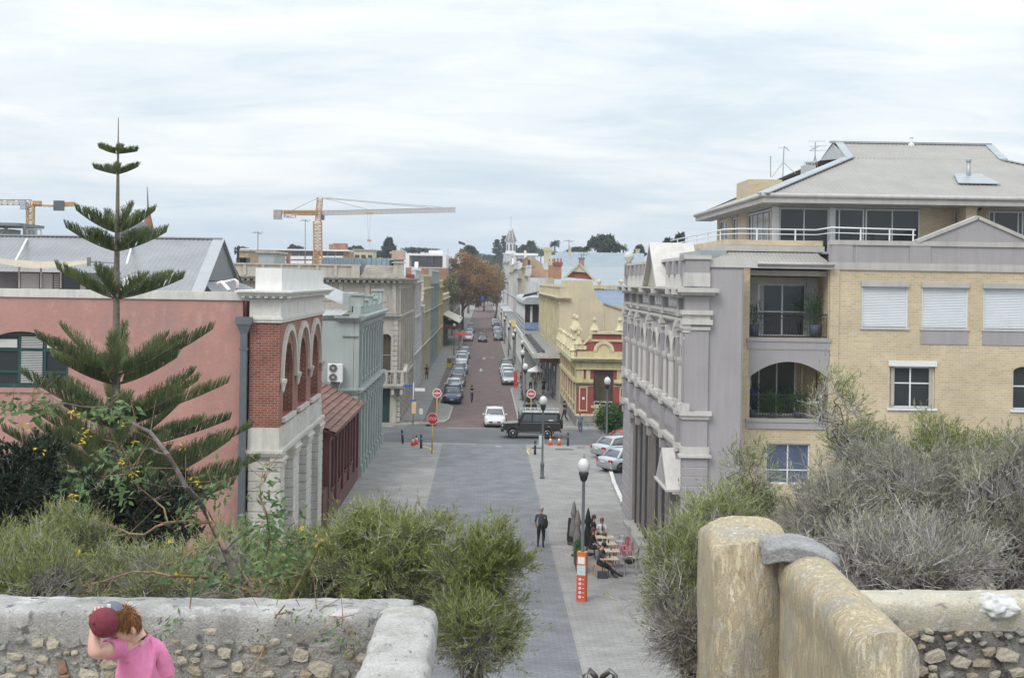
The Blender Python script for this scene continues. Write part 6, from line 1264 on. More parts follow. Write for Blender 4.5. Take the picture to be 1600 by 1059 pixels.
# a low far-off wood closing the horizon
def wood():
 rng = np.random.default_rng(5); n = 26000; x = rng.uniform(-420, 620, n); y = rng.uniform(880, 1150, n); z = rng.uniform(0, 1, n) ** .6 * (9 + 5 * np.array([noise.noise(Vector((a * .012, b * .01, 1))) for a, b in zip(x, y)])); P = np.stack([x, y, z], 1)
 V, Fq = leaves_(P, rng.normal(size=(n, 3)), rng.uniform(3, 6, n), 3.5, rng); o = fromnp(V, Fq, 'far_wood', leafmat('far_wood_foliage', (.045, .06, .045), (.07, .085, .06), scale=.02, trans=0), None, (0, 1000, 0)); stuff(o); o['label'] = 'low dark belt of trees along the horizon'; o['category'] = 'wood'
wood()
# ================================================================ near Norfolk pine
NP = leafmat('pine_cord_foliage', (.075, .11, .05), (.14, .19, .08), (.23, .27, .11), scale=1.0, trans=.2)
def near_pine():
 Y0 = 42.0; rng = np.random.default_rng(11); bx = at(181, 700, Y0).x; tipp = at(185, 184, Y0); root = thing('norfolk_pine', 'tall young Norfolk pine with tiered upswept branches before the pink wall', 'tree', (bx, Y0, 0))
 q = MB(); pts = [(bx, Y0, 0), tuple(at(181, 640, Y0)), tuple(at(182, 460, Y0)), tuple(at(184, 300, Y0)), tuple(tipp)]; q.tube(pts, [.2, .145, .10, .055, .012], 10); q.build('trunk', mat('pine_bark', (.20, .175, .15), rough=.9, var=.2, scale=8, bump=.6), root)
 tiers = [(240, 30, 6, 5, .5), (272, 33, 10, 5, .5), (363, 66, 32, 6, .8), (392, 76, 30, 6, .8), (466, 100, 38, 7, 1.), (584, 138, 66, 8, 1.1), (600, 105, 46, 6, 1.), (655, 172, 62, 8, 1.1), (668, 110, 40, 7, 1.), (704, 185, 62, 8, 1.1), (745, 205, 70, 9, 1.1), (760, 130, 40, 7, 1.), (780, 215, 62, 9, 1.1), (815, 215, 55, 8, 1.1)]
 sc = Y0 / F
 for ti, (py, sp, rise, nb, dens) in enumerate(tiers):
  c = at(183 - (py - 300) * .006, py, Y0); off = rng.uniform(0, 1.2)
  for k in range(nb):
   a = off + k * 2 * math.pi / nb + rng.uniform(-.15, .15); L = sp * sc * rng.uniform(.86, 1.08); H = rise * sc * rng.uniform(.7, 1.2); n = 9; t = np.linspace(0, 1, n + 1)
   if ti >= 7 and math.cos(a) < 0: L *= .8
   P = np.stack([c.x + math.cos(a) * L * t, Y0 + math.sin(a) * L * t, c.z + H * (.4 * t + .6 * t ** 1.8)], 1)
   r = np.linspace(.035 * dens, .008, n + 1); V1, F1 = prisms(P[:-1], P[1:], r[:-1], r[1:])
   m_ = int(42 * L + 26); tt = rng.uniform(.10, 1.0, m_ * 2); idx = np.clip((tt * n).astype(int), 0, n - 1); fr_ = (tt * n - idx)[:, None]; S0 = P[idx] + (P[idx + 1] - P[idx]) * fr_; tang = unit(P[idx + 1] - P[idx]); side = np.array([-math.sin(a), math.cos(a), 0]); sg = np.where(rng.random(m_ * 2) < .5, 1, -1)[:, None]
   D = unit(side * sg * rng.uniform(.1, .7, (m_ * 2, 1)) + tang * .42 + np.array([0, 0, 1.0]) * rng.uniform(.7, 1.1, (m_ * 2, 1))); ln = (.22 + .30 * dens * np.sin(np.clip(tt, 0, 1) * math.pi * .86 + .25))[:, None] * rng.uniform(.8, 1.15, (m_ * 2, 1)) * min(1.0, .35 + L / 2.2)
   E0 = S0 + D * ln; Vc, Fc = prisms(S0, E0, np.full(len(S0), .0115), np.full(len(S0), .005))
   # short awl needles along each cord
   kk = 4; rep = np.repeat(np.arange(len(S0)), kk); u = rng.uniform(.1, 1, (len(rep), 1)); Pn = S0[rep] + (E0 - S0)[rep] * u; Dn = unit(D[rep] + rng.normal(size=(len(rep), 3)) * .8); Vn, Fn = leaves_(Pn, Dn, np.full(len(rep), .05), .014, rng)
   o = fromnp(V1, F1, 'branch', BARK, root); V, Fq = merge([(Vc, Fc), (Vn, Fn)]); stuff(fromnp(V, Fq, 'foliage', NP, o))
near_pine()
# ================================================================ foreground shrubs on the bank
NG = NEED
def bs(label, px, py, Y, rx, rz, seed, ry=None, **k):
 c = at(px, py, Y); b = tuple(k.pop('bp')) if 'bp' in k else (c.x + k.pop('bo', 0), Y, max(hz(Y) - .3, 0)); return bush(label, b, tuple(c), (rx, ry or rx * .85, rz), seed, **k)
bs('bushy olive green shrub in the middle, overhanging the lane', 615, 885, 15.5, .95, .72, 101, n2=200, n3=3600, n4=22000, nl=34000, green=.62)
bs('right half of the middle shrub cluster, its top at the lane edge', 748, 915, 15.0, .55, .68, 102, n3=2000, n4=12000, nl=20000, green=.62)
bs('low olive shrub between the white piers and the middle shrub', 500, 905, 15.8, .72, .5, 103, n3=2000, n4=12000, nl=15000, green=.48)
bs('grey and green shrub behind the left stone wall', 60, 925, 14.5, .85, .48, 104, n3=2600, n4=16000, nl=15000, green=.46)
bs('bright green shrub in front of the pink wall at left', 105, 858, 17, .5, .42, 105, n3=1500, n4=8000, nl=15000, green=.85)
bs('sparse grey shrub behind the boy', 230, 928, 15, .8, .42, 106, n3=2600, n4=16000, nl=9000, green=.30)
bs('fine dry shrub behind the yellow flowered branches', 350, 905, 16.5, .9, .48, 107, n3=2400, n4=15000, nl=11000, green=.36)
bs('olive shrub at the far left edge by the wall', -20, 900, 15, .5, .5, 108, n3=1400, n4=8000, nl=9000, green=.55)
DKL = leafmat('dark_glossy_leaves', (.012, .022, .014), (.028, .045, .026), (.05, .07, .04), scale=1.5, trans=.15)
bs('dark glossy round shrub at the far left edge', 25, 775, 24, 1.05, 1.35, 109, n3=2600, n4=16000, nl=38000, green=1.4, lm=DKL, llen=(.05, .1), lw=.035)
bs('dark low growth beneath the Norfolk pine', 200, 800, 28, 2.3, .9, 110, n3=2000, n4=9000, nl=24000, green=1.2, lm=DKL, llen=(.06, .12), lw=.05)
bs('low trailing growth under the right half of the middle shrub', 742, 990, 14.6, .5, .38, 122, n3=1800, n4=11000, nl=12000, green=.45)
bs('loose bare sprays reaching up across the arched balcony corner', 1305, 640, 17, .42, .42, 131, n2=22, n3=230, n4=1300, nl=900, green=.5, bp=at(1345, 770, 17))
bs('wispy stems before the lavender end wall, beside the blue window', 1170, 745, 17, .32, .36, 133, n2=20, n3=170, n4=900, nl=900, green=.6, bp=at(1165, 820, 17))
# right hand thicket
bs('green tipped shrub right of the lane, beside the cafe', 1085, 915, 14.3, .6, .62, 111, n2=200, n3=3000, n4=18000, nl=17000, green=.45)
bs('trailing lower shrub in front of the buff wall pier', 1075, 985, 13.8, .5, .45, 112, n3=1600, n4=10000, nl=5000, green=.22, lm=NEEDG)
bs('thin upright shrub before the grey end wall of the hall', 1165, 805, 17.5, .5, .3, 113, n3=900, n4=5000, nl=6000, green=.5)
bs('dense grey twiggy thicket behind the buff wall, left part', 1310, 835, 16, .85, .72, 114, n2=260, n3=5000, n4=32000, nl=13000, green=.32, lm=NEEDG)
bs('tallest grey thicket reaching the arched balcony', 1350, 712, 18, .45, .3, 115, n3=2200, n4=14000, nl=6000, green=.3)
bs('grey thicket in the right foreground middle', 1430, 795, 16, 1.0, .85, 116, n2=280, n3=5600, n4=36000, nl=18000, green=.34, lm=NEEDG)
bs('green topped shrub behind the thicket below the plain window', 1490, 735, 18, 1.1, .62, 117, n3=3000, n4=19000, nl=17000, green=.42)
bs('grey thicket at the right edge of the picture', 1570, 815, 15.5, .85, .95, 118, n2=240, n3=4600, n4=28000, nl=17000, green=.36, lm=NEEDG)
bs('low grey thicket just above the rear stone wall', 1420, 885, 13.2, 1.3, .42, 119, n3=3600, n4=22000, nl=7000, green=.25, lm=NEEDG)
bs('grey and green shrub between cafe shrub and buff wall', 1130, 840, 15.4, .45, .55, 121, n3=1500, n4=9000, nl=6000, green=.3)
# ================================================================ vehicles
TYRE = mat('tyre_rubber', (.018, .018, .019), rough=.85, var=.1); RIM = mat('alloy_rim', (.45, .46, .47), rough=.35, metal=.7, var=.05)
CGLASS = mat('car_glass', (.09, .105, .115), rough=.06, var=0, bump=0, spec=.7); LAMP = mat('headlamp_glass', (.55, .57, .58), rough=.15, var=.05, bump=0); TAIL = mat('tail_lamp_red', (.38, .015, .015), rough=.2, var=0, bump=0)
PLATE = mat('plate_white', (.62, .63, .64), rough=.5, var=.05); TRIM = mat('black_trim', (.022, .022, .024), rough=.6, var=.05)
def paint(n, c, metal=.25): return mat('car_paint_' + n, c, rough=.28, var=.0, bump=0, metal=metal, coat=.6)
def loft(mb, secs, close=True, smooth=True):
 """secs: list of rings with equal point count"""
 n = len(secs[0]); b = len(mb.v); sm = mb.smooth; mb.smooth = smooth; vs = [p for s in secs for p in s]
 fs = [(i * n + k, i * n + (k + 1) % n, (i + 1) * n + (k + 1) % n, (i + 1) * n + k) for i in range(len(secs) - 1) for k in range(n if close else n - 1)]
 if close: fs += [tuple(range(n))[::-1], tuple(range((len(secs) - 1) * n, len(secs) * n))]
 mb.add(vs, fs); mb.smooth = sm
def wheel(root, x, y, r, w=.2, rz=0):
 M = Matrix.Rotation(R(90), 3, 'Y'); s = 1 if x > 0 else -1
 q = MB(); q.lathe((x - s * w if s > 0 else x, y, r), [(r * .6, 0), (r * .93, .01), (r, .04), (r, w - .04), (r * .93, w - .01), (r * .6, w)], 18, M); t = q.build('wheel', TYRE, root)
 q = MB(); xo = x - .02 if s > 0 else x - .0
 q.lathe((x - .03 if s > 0 else x, y, r), [(r * .62, 0), (r * .62, .03)], 16, M); q.build('rim', RIM, t)
 for k in range(5): a = k * 2 * math.pi / 5; q = MB(); c = Vector((x + s * .006, y + math.cos(a + .63) * r * .38, r + math.sin(a + .63) * r * .38)); q.cbox(c, .012, r * .2, r * .26, M=Matrix.Rotation(a + .63, 3, 'X')); q.build('rim_gap', TYRE, t)
def car(label, kind, pm, group=None):
 """front faces -Y"""
 P = {'sedan': (4.6, 1.78, 1.46, -.62, -.12, 1.25, 1.75), 'hatch': (4.25, 1.76, 1.48, -.72, -.15, 1.45, 1.95), 'wagon': (4.7, 1.82, 1.68, -.85, -.25, 1.85, 2.22), 'suv': (4.6, 1.86, 1.74, -.85, -.3, 1.8, 2.15), 'small': (3.9, 1.68, 1.5, -.75, -.2, 1.35, 1.78)}[kind]
 L, Wd, H, ws0, ws1, rs0, rs1 = P; root = thing('parked_car', label, 'car', (0, 0, 0), group); h2 = L / 2; w = Wd / 2; bel = H * .62; hood = H * .56
 def sec(y, zl, zt, ww, cr=.03, tuck=.93):
  pts = [(ww * .86, y, zl), (ww * .97, y, zl + .10), (ww, y, zl + (zt - zl) * .45), (ww * .985, y, zt - .14), (ww * tuck, y, zt - .03), (ww * .6, y, zt + cr * .6), (0, y, zt + cr)]
  return [Vector(p) for p in pts] + [Vector((-p[0], p[1], p[2])) for p in pts[-2::-1]]
 q = MB(); S_ = [(-h2, .34, .58, .70), (-h2 + .06, .24, .66, .84), (-h2 + .25, .19, hood - .10, .94), (-h2 + .6, .18, hood - .02, 1.0), (ws0, .18, hood + .08, 1.0), (0, .18, bel, 1.0), (rs0, .18, bel + .03, 1.0), (h2 - .3, .2, bel + .03, .97), (h2 - .08, .26, bel - .08, .9), (h2, .36, .62, .8)]
 loft(q, [sec(y, zl, zt, w * k) for y, zl, zt, k in S_]); q.build('body', pm, root)
 def gs(y, zb, zt, wb, wt):
  pts = [(wb, y, zb), (wb * .985, y, zb + (zt - zb) * .3), (wt * 1.03, y, zt - .06), (wt * .86, y, zt), (0, y, zt + .02)]; return [Vector(p) for p in pts] + [Vector((-p[0], p[1], p[2])) for p in pts[-2::-1]]
 g = MB(); e = .02; G = [(ws0, bel - .07, bel - .02, .88, .80), (ws1, bel - .04, H - .10, .9, .72), (ws1 + .3, bel - .02, H - .04, .91, .70), (rs0 - .4, bel - .02, H - .045, .91, .70), (rs0, bel, H - .12, .9, .69), (rs1, bel, bel + .04, .86, .72)]
 loft(g, [gs(y, zb, zt, wb * w, wt * w) for y, zb, zt, wb, wt in G]); g.build('windows', CGLASS, root)
 r = MB(); G2 = [(ws1 - .04, H - .12, H - .075), (ws1 + .3, H - .10, H - .012), ((ws1 + rs0) / 2, H - .1, H), (rs0 - .3, H - .11, H - .02), (rs0 + .04, H - .17, H - .10)]
 loft(r, [[Vector(p) for p in ((.735 * w, y, z0), (.66 * w, y, z1), (0, y, z1 + .02), (-.66 * w, y, z1), (-.735 * w, y, z0), (0, y, z0))] for y, z0, z1 in G2]); r.build('roof', pm, root)
 for s in (-1, 1):
  q = MB(); bar(q, (s * .87 * w, ws0 + .02, bel - .02), (s * .70 * w, ws1, H - .06), .07); q.build('pillar', pm, root)
  q = MB(); bar(q, (s * .92 * w, .35, bel - .02), (s * .735 * w, .38, H - .08), .06); q.build('pillar', TRIM, root)
  q = MB(); bar(q, (s * .88 * w, rs1 - .08, bel), (s * .70 * w, rs0, H - .1), .12); q.build('pillar', pm, root)
  q = MB(); q.cbox((s * (w + .06), ws0 + .28, bel + .04), .17, .11, .12); q.build('wing_mirror', pm, root, bev=.03)
  q = MB(); q.cbox((s * w * .68, -h2 + .17, hood - .17), .38, .16, .15, rz=s * .35); q.build('headlight', LAMP, root, bev=.03)
  q = MB(); q.cbox((s * w * .76, h2 - .10, bel - .17), .3, .12, .2, rz=-s * .3); q.build('tail_light', TAIL, root, bev=.03)
  q = MB(); q.box(s * w - .012, s * w + .006, -.35, 1.2, bel - .22, bel - .19); q.build('door_handle', TRIM, root)
  for y in (-h2 + .82, h2 - .82):
   wheel(root, s * (w - .0), y, .32)
   a = MB(); n = 10; a.prism([(s * (w - .05), y + .37 * math.cos(t), .32 + .37 * math.sin(t)) for t in np.linspace(0, math.pi, n)], (s * .045, 0, 0)); a.build('wheel_arch', TRIM, root)
 q = MB(); q.box(-w * .55, w * .55, -h2 - .012, -h2 + .1, .40, .52); q.build('grille', TRIM, root); q = MB(); q.box(-w * .7, w * .7, -h2 - .0, -h2 + .12, .26, .34); q.build('bumper_intake', TRIM, root)
 q = MB(); q.box(-.19, .19, -h2 - .03, -h2 - .01, .42, .53); q.build('number_plate', PLATE, root); q = MB(); q.box(-.19, .19, h2 + .0, h2 + .03, .62, .73); q.build('number_plate', PLATE, root)
 return root
NAVY = paint('navy', (.018, .03, .085)); CW = paint('white', (.62, .63, .64), 0); CS = paint('silver', (.42, .44, .46), .5); CG = paint('graphite', (.075, .085, .095), .4); CBK = paint('black', (.015, .016, .018)); CRD = paint('red', (.40, .02, .02), .1); CBL = paint('steel_blue', (.16, .22, .30), .4); CGN = paint('sage_metal', (.20, .24, .24), .4)
GL, GR = 'cars parked along the left kerb', 'cars parked along the right kerb'
protos = {}
def put(label, kind, pm, x, y, rz=0, group=None):
 key = (kind, pm.name)
 if key not in protos: protos[key] = o = car(label, kind, pm, group); o.location = (x, y, .004); o.rotation_euler = (0, 0, rz); return o
 return place(protos[key], (x, y, .004), rz, label, group)
x0 = -2.98
for i, (k, m_, y, lab) in enumerate([('suv', NAVY, 131.8, 'navy blue four wheel drive, first in the left parked row'), ('sedan', CGN, 137.8, 'grey green sedan tucked behind the navy four wheel drive'), ('small', CW, 143.4, 'small white hatchback, third in the left parked row'), ('sedan', CG, 150.2, 'graphite sedan behind the small white hatchback'), ('wagon', CBL, 157.2, 'steel blue wagon in the middle of the left parked row'), ('suv', CG, 165.5, 'graphite four wheel drive before the yellow bin'), ('sedan', CS, 172.8, 'silver sedan just behind the graphite four wheel drive'),
  ('sedan', CW, 192.0, 'white sedan parked just beyond the yellow bin'), ('hatch', CW, 199.5, 'white hatchback behind the white sedan'), ('wagon', CBL, 207, 'steel blue wagon near the pale lamp globe'), ('sedan', CBK, 214, 'black sedan by the red cafe umbrella'), ('suv', CW, 266, 'white four wheel drive parked under the plane tree'), ('sedan', CBL, 280, 'blue sedan in the shade of the plane tree'), ('hatch', CS, 293, 'silver hatchback deep in the left row'), ('sedan', CG, 307, 'dark sedan deep in the left row'), ('wagon', CS, 322, 'silver wagon last in the left row')]):
 put(lab, k, m_, x0 - (.1 if y > 190 else 0) + (.12 * math.sin(i * 2.3)), y, R(1.2 * math.sin(i * 1.7)), GL)
for i, (k, m_, y, lab) in enumerate([('hatch', CS, 156.3, 'silver hatchback, first in the right parked row'), ('sedan', CW, 163.2, 'white sedan behind the first silver hatchback at right'), ('small', CW, 169.5, 'small white car third in the right parked row'), ('suv', CG, 176.2, 'dark four wheel drive fourth in the right parked row'), ('suv', CG, 270, 'dark four wheel drive heading the far right row'), ('sedan', CS, 281, 'silver sedan second in the far right row'), ('sedan', CBL, 293, 'blue sedan third in the far right row'), ('hatch', CW, 306, 'white hatchback in the far right row'), ('sedan', CBK, 320, 'black sedan in the far right row'), ('wagon', CS, 335, 'silver wagon in the far right row'), ('hatch', CBL, 352, 'blue hatchback almost last in the far right row'), ('sedan', CW, 370, 'white sedan at the far end of the right row')]):
 put(lab, k, m_, 3.05 + (.1 * math.sin(i * 2.9)), y, R(1.2 * math.sin(i * 1.3)), GR)
o = put('black sedan driving along the middle of the far street', 'sedan', CBK, -.2, 262)
o = put('white hatchback waiting at the crossing line, facing the viewer', 'hatch', CW, 1.03, 111.6)
o = put('silver sedan parked tail out beside the tramway hall corner', 'sedan', CS, 9.75, 92.8, R(-58 + 180)); o = put('second silver sedan almost hidden by the hall corner', 'sedan', CS, 9.6, 86.2, R(-58 + 180)); o = put('red sedan parked beyond the silver sedan by the hall corner', 'sedan', CRD, 10.9, 96.6, R(-60 + 180))
# ---- black four wheel drive crossing (front faces -X)
def fourwd():
 L0, R0 = 1.45, 6.05; cy = 103.3; w = .89; bp = mat('car_paint_black_dusty', (.022, .023, .025), rough=.35, var=.1, coat=.3)
 r = thing('four_wheel_drive', 'boxy black four wheel drive with silver roof rack crossing the junction', 'car', ((L0 + R0) / 2, cy, 0)); X = lambda t: L0 + t
 def part(name, m_, *bs, bev=.03, par=None):
  q = MB()
  for b in bs: q.box(X(b[0]), X(b[1]), cy + b[2], cy + b[3], b[4], b[5])
  return q.build(name, m_, par or r, bev=bev)
 q = MB(); prof = [(.16, .62), (.12, .95), (.2, 1.13), (1.25, 1.20), (1.3, 1.24), (4.45, 1.24), (4.5, 1.18), (4.5, .62), (3.95, .56), (3.85, .9), (3.55, 1.0), (3.2, .9), (3.08, .55), (1.32, .52), (1.2, .88), (.9, .98), (.6, .88), (.48, .6)]
 q.prism([(X(a), cy - w, z) for a, z in prof], (0, 2 * w, 0)); q.build('body', bp, r, bev=.02)
 q = MB(); cab = [(1.28, 1.24), (1.62, 1.93), (1.72, 1.98), (4.40, 1.98), (4.5, 1.9), (4.5, 1.24)]; q.prism([(X(a), cy - w + .05, z) for a, z in cab], (0, 2 * w - .1, 0)); q.build('cabin', bp, r, bev=.03)
 for s in (-1, 1):
  y = cy + s * (w - .045)
  for a, b, sl in ((1.55, 2.3, .24), (2.42, 3.1, 0), (3.2, 4.25, 0)):
   q = MB(); q.prism([(X(a - .0), y, 1.33), (X(b), y, 1.33), (X(b), y, 1.84), (X(a + sl), y, 1.84)], (0, s * .012, 0)); q.build('side_window', CGLASS, r)
  for a in (2.36, 3.14): q = MB(); q.box(X(a) - .012, X(a) + .012, cy + s * w - .0 - (.01 if s > 0 else .0), cy + s * w + (.0 if s > 0 else .01), .6, 1.24); q.build('door_gap', TRIM, r)
  q = MB(); q.box(X(1.35), X(4.45), cy + s * w - .01, cy + s * w + .01, 1.19, 1.22); q.build('belt_line', GREYP, r)
  q = MB(); q.box(X(1.45), X(3.0), cy + s * w - .06, cy + s * (w + .08) if s > 0 else cy - w + .06, .44, .5); q.build('sill_step', TRIM, r)
  for wx in (.9, 3.52):
   n = 12; a = MB(); pts = [(X(wx) + .52 * math.cos(t), cy + s * (w - .02), .42 + .52 * math.sin(t)) for t in np.linspace(0, math.pi, n)] + [(X(wx) + .42 * math.cos(t), cy + s * (w - .02), .42 + .42 * math.sin(t)) for t in np.linspace(math.pi, 0, n)]
   for i in range(n - 1): a.prism([pts[i], pts[i + 1], pts[2 * n - 2 - i], pts[2 * n - 1 - i]], (0, s * .1, 0))
   a.build('wheel_arch', TRIM, r)
   M = Matrix.Rotation(R(-90 * s), 3, 'X'); t = MB(); t.lathe((X(wx), cy + s * (w - .22), .40), [(.22, 0), (.38, .0), (.40, .04), (.40, .2), (.37, .24), (.24, .24)], 22, M); wo = t.build('wheel', TYRE, r)
   t = MB(); t.lathe((X(wx), cy + s * (w - .22), .40), [(.245, .22), (.245, .25), (.2, .23), (.08, .23), (.07, .28), (.02, .28)], 18, M); t.build('rim', RIM, wo)
   for k in range(5): an = k * 2 * math.pi / 5; t = MB(); t.cbox((X(wx) + .15 * math.cos(an), cy + s * (w + .02), .40 + .15 * math.sin(an)), .08, .012, .08, M=Matrix.Rotation(-an, 3, 'Y')); t.build('rim_gap', TYRE, wo)
 q = MB(); q.prism([(X(1.31), cy - .7, 1.32), (X(1.31), cy + .7, 1.32), (X(1.58), cy + .68, 1.86), (X(1.58), cy - .68, 1.86)], (-.015, 0, 0)); q.build('windscreen', CGLASS, r)
 part('bumper', TRIM, (-.02, .2, -w, w, .5, .72)); part('grille', TRIM, (.08, .16, -.45, .45, .72, 1.05)); part('rear_bumper', TRIM, (4.48, 4.6, -w, w, .5, .6))
 for s in (-1, 1):
  q = MB(); q.lathe((X(.13), cy + s * .62, .9), [(.1, 0), (.1, .05)], 12, Matrix.Rotation(R(-90), 3, 'Y')); q.build('headlight', LAMP, r); part('tail_light', TAIL, (4.5, 4.53, s * .75 - .08, s * .75 + .08, .75, 1.1), bev=.01)
  part('wing_mirror', TRIM, (1.42, 1.5, s * (w + .12) - .1, s * (w + .12) + .1, 1.35, 1.6))
 q = MB(); bar(q, (X(.42), cy + .95, .9), (X(.45), cy + .95, 1.3), .07); bar(q, (X(.3), cy - .8, .8), (X(0), cy - .8, .85), .06); q.tube([(X(1.35), cy - .93, 1.0), (X(1.32), cy - .93, 1.95), (X(1.3), cy - .93, 2.08)], .045, 8); q.build('snorkel', TRIM, r)
 q = MB(); q.lathe((X(4.52), cy, 1.05), [(.1, 0), (.36, 0), (.37, .04), (.37, .18), (.33, .22), (.1, .22)], 20, Matrix.Rotation(R(90), 3, 'Y')); q.build('spare_wheel', TYRE, r)
 part('roof', mat('silver_roof', (.45, .47, .48), rough=.4, var=.05), (1.62, 4.42, -w + .08, w - .08, 1.98, 2.02))
 q = MB(); rk = mat('roof_rack_silver', (.52, .54, .55), rough=.4, metal=.5)
 for y in (-.82, .82): bar(q, (X(1.45), cy + y, 2.18), (X(4.4), cy + y, 2.18), .05, .10)
 for k in range(9): x = X(1.5 + k * .36); bar(q, (x, cy - .82, 2.16), (x, cy + .82, 2.16), .045)
 q.build('roof_rack', rk, r)
 for k in range(5):
  for s in (-1, 1): x = X(1.75 + k * .6); q = MB(); bar(q, (x, cy + s * .82, 2.0), (x, cy + s * .82, 2.16), .05); q.build('rack_leg', rk, r)
 q = MB(); q.box(X(3.62), X(3.95), cy - w - .012, cy - w + .04, 1.38, 1.46); q.build('sticker', WHITEP, r)
fourwd()
# ================================================================ street furniture
GLOBE = mat('opal_globe', (.62, .63, .61), rough=.25, var=.05, bump=0); LPG = mat('lamp_post_grey', (.13, .145, .15), rough=.5, var=.1)
def lamp(label, x, y, h=5.35, group='globe street lamps', zb=0.0):
 r = thing('street_lamp', label, 'street lamp', (x, y, zb), group)
 q = MB(); q.lathe((x, y, zb), [(.15, 0), (.15, .1), (.11, .16), (.11, .75), (.14, .8), (.12, .9), (.07, 1.0), (.055, h - 1.05), (.07, h - 1.0)], 12); q.build('pole', LPG, r)
 q = MB(); q.lathe((x, y, zb + h - 1.02), [(.06, 0), (.12, .06), (.16, .22), (.2, .34), (.17, .36)], 12); q.build('collar', DARK, r)
 q = MB(); q.lathe((x, y, zb + h - .68), [(.13, 0), (.2, .1), (.235, .24), (.23, .34), (.17, .46), (.1, .52), (.05, .55)], 14); q.build('globe', GLOBE, r)
 q = MB(); q.lathe((x, y, zb + h - .14), [(.06, 0), (.05, .04), (.015, .07), (.012, .18)], 8); q.build('finial', LPG, r); return r
p = gnd(909, 938); lamp('nearest globe street lamp rising from the orange information column', p.x, p.y, 5.5); NL = p
lamp('globe street lamp standing in front of the black four wheel drive', 3.70, 81.9, 5.15)
lamp('globe street lamp in front of the crimson bank window', at(949, 600, 97).x, 97, 5.3)
lamp('globe street lamp behind the right hand no entry sign', 3.55, 113.0, 5.1, zb=.12)
for i, y in enumerate([135, 157, 178, 194, 212, 232, 255, 280, 310, 345]): lamp('globe street lamp number %s from the crossing on the right footpath' % ('two three four five six seven eight nine ten eleven'.split()[i]), 4.55 if i % 2 else 3.95, y, 5.1, zb=.12)
lamp('pale globe lamp on the left footpath near the red umbrella', -4.7, 214, 5.1, zb=.12); lamp('small globe lamp beside the cream cafe awning', -4.6, 262, 5.1, zb=.12)
# orange information column round the nearest lamp
def totem():
 x, y = NL.x, NL.y; r = thing('information_column', 'orange four sided visitor information column around the lamp base', 'information column', (x, y, 0)); M = Matrix.Rotation(R(-18), 3, 'Z')
 OR = mat('signal_orange', (.62, .17, .045), rough=.5, var=.06); RD = mat('signage_red', (.58, .075, .04), rough=.5, var=.05); q = MB(); q.cbox((x, y, .92), .34, .34, 1.82, M=M); q.build('casing', OR, r)
 def face(z0, z1, m_, name, side=0, inset=.02, proud=.004):
  q = MB(); c = Vector((x, y, 0)) + M @ Vector((0, -.17 - proud / 2, (z0 + z1) / 2) if side == 0 else (-.17 - proud / 2, 0, (z0 + z1) / 2)); q.cbox(c, (.34 - 2 * inset) if side == 0 else proud, proud if side == 0 else (.34 - 2 * inset), z1 - z0, M=M); return q.build(name, m_, r)
 MAPM = mat('map_print', (.30, .52, .60), c2=(.62, .66, .62), scale=14, var=.1, bump=0); PH = mat('photo_print', (.05, .07, .09), c2=(.34, .40, .42), scale=9, bump=0)
 for s in (0, 1):
  face(1.42, 1.68, WHITEP, 'notice_panel', s, .04); face(1.0, 1.36, MAPM if s == 0 else PH, 'map_panel', s, .012)
 face(.05, .96, RD, 'red_panel', 0, .0); face(.62, .96, PH, 'photo_panel', 1, .012); face(.08, .5, PH, 'photo_panel', 1, .012)
 for k in range(5):
  c = Vector((x, y, 0)) + M @ Vector((-.04, -.178, .84 - k * .165)); q = MB(); q.lathe(c, [(.055, 0), (.055, .006), (.03, .007), (.03, .0)], 14, M @ Matrix.Rotation(R(90), 3, 'X')); q.build('round_symbol', WHITEP, r)
  q = MB(); q.cbox(Vector((x, y, 0)) + M @ Vector((.08, -.1785, .84 - k * .165)), .07, .004, .022, M=M); q.build('symbol_dash', WHITEP, r)
 q = MB(); q.cbox((x, y, 1.84), .36, .36, .025, M=M); q.build('cap', OR, r)
totem()
# road signs
SR_ = mat('sign_red', (.50, .02, .03), rough=.45, var=.02, bump=0); SWH = mat('sign_white', (.72, .72, .71), rough=.5, var=.02, bump=0)
def ngon(c, r, n, off=0): return [(c[0] + r * math.cos(off + 2 * math.pi * k / n), c[1], c[2] + r * math.sin(off + 2 * math.pi * k / n)) for k in range(n)]
def stop():
 p = gnd(675, 708); z = at(676, 654, p.y).z; r = thing('stop_sign', 'red octagonal stop sign on a yellow pole', 'road sign', p)
 q = MB(); q.tube([p, (p.x, p.y, z + .2)], .042, 8); q.build('pole', YEL, r); q = MB(); q.tube([(p.x, p.y, z - 1.9), (p.x, p.y, z - 1.8)], .05, 8); q.build('band', mat('orange_band', (.5, .12, .03)), r)
 c = (p.x, p.y - .06, z); q = MB(); q.prism(ngon(c, .42, 8, R(22.5)), (0, .02, 0)); q.build('sign_plate', SWH, r); c = (p.x, p.y - .066, z); q = MB(); q.prism(ngon(c, .385, 8, R(22.5)), (0, .006, 0)); q.build('sign_face', SR_, r)
 text('STOP', .30, r, (p.x, p.y - .072, z), (R(90), 0, 0), SWH, depth=.003, sx=.86)
stop()
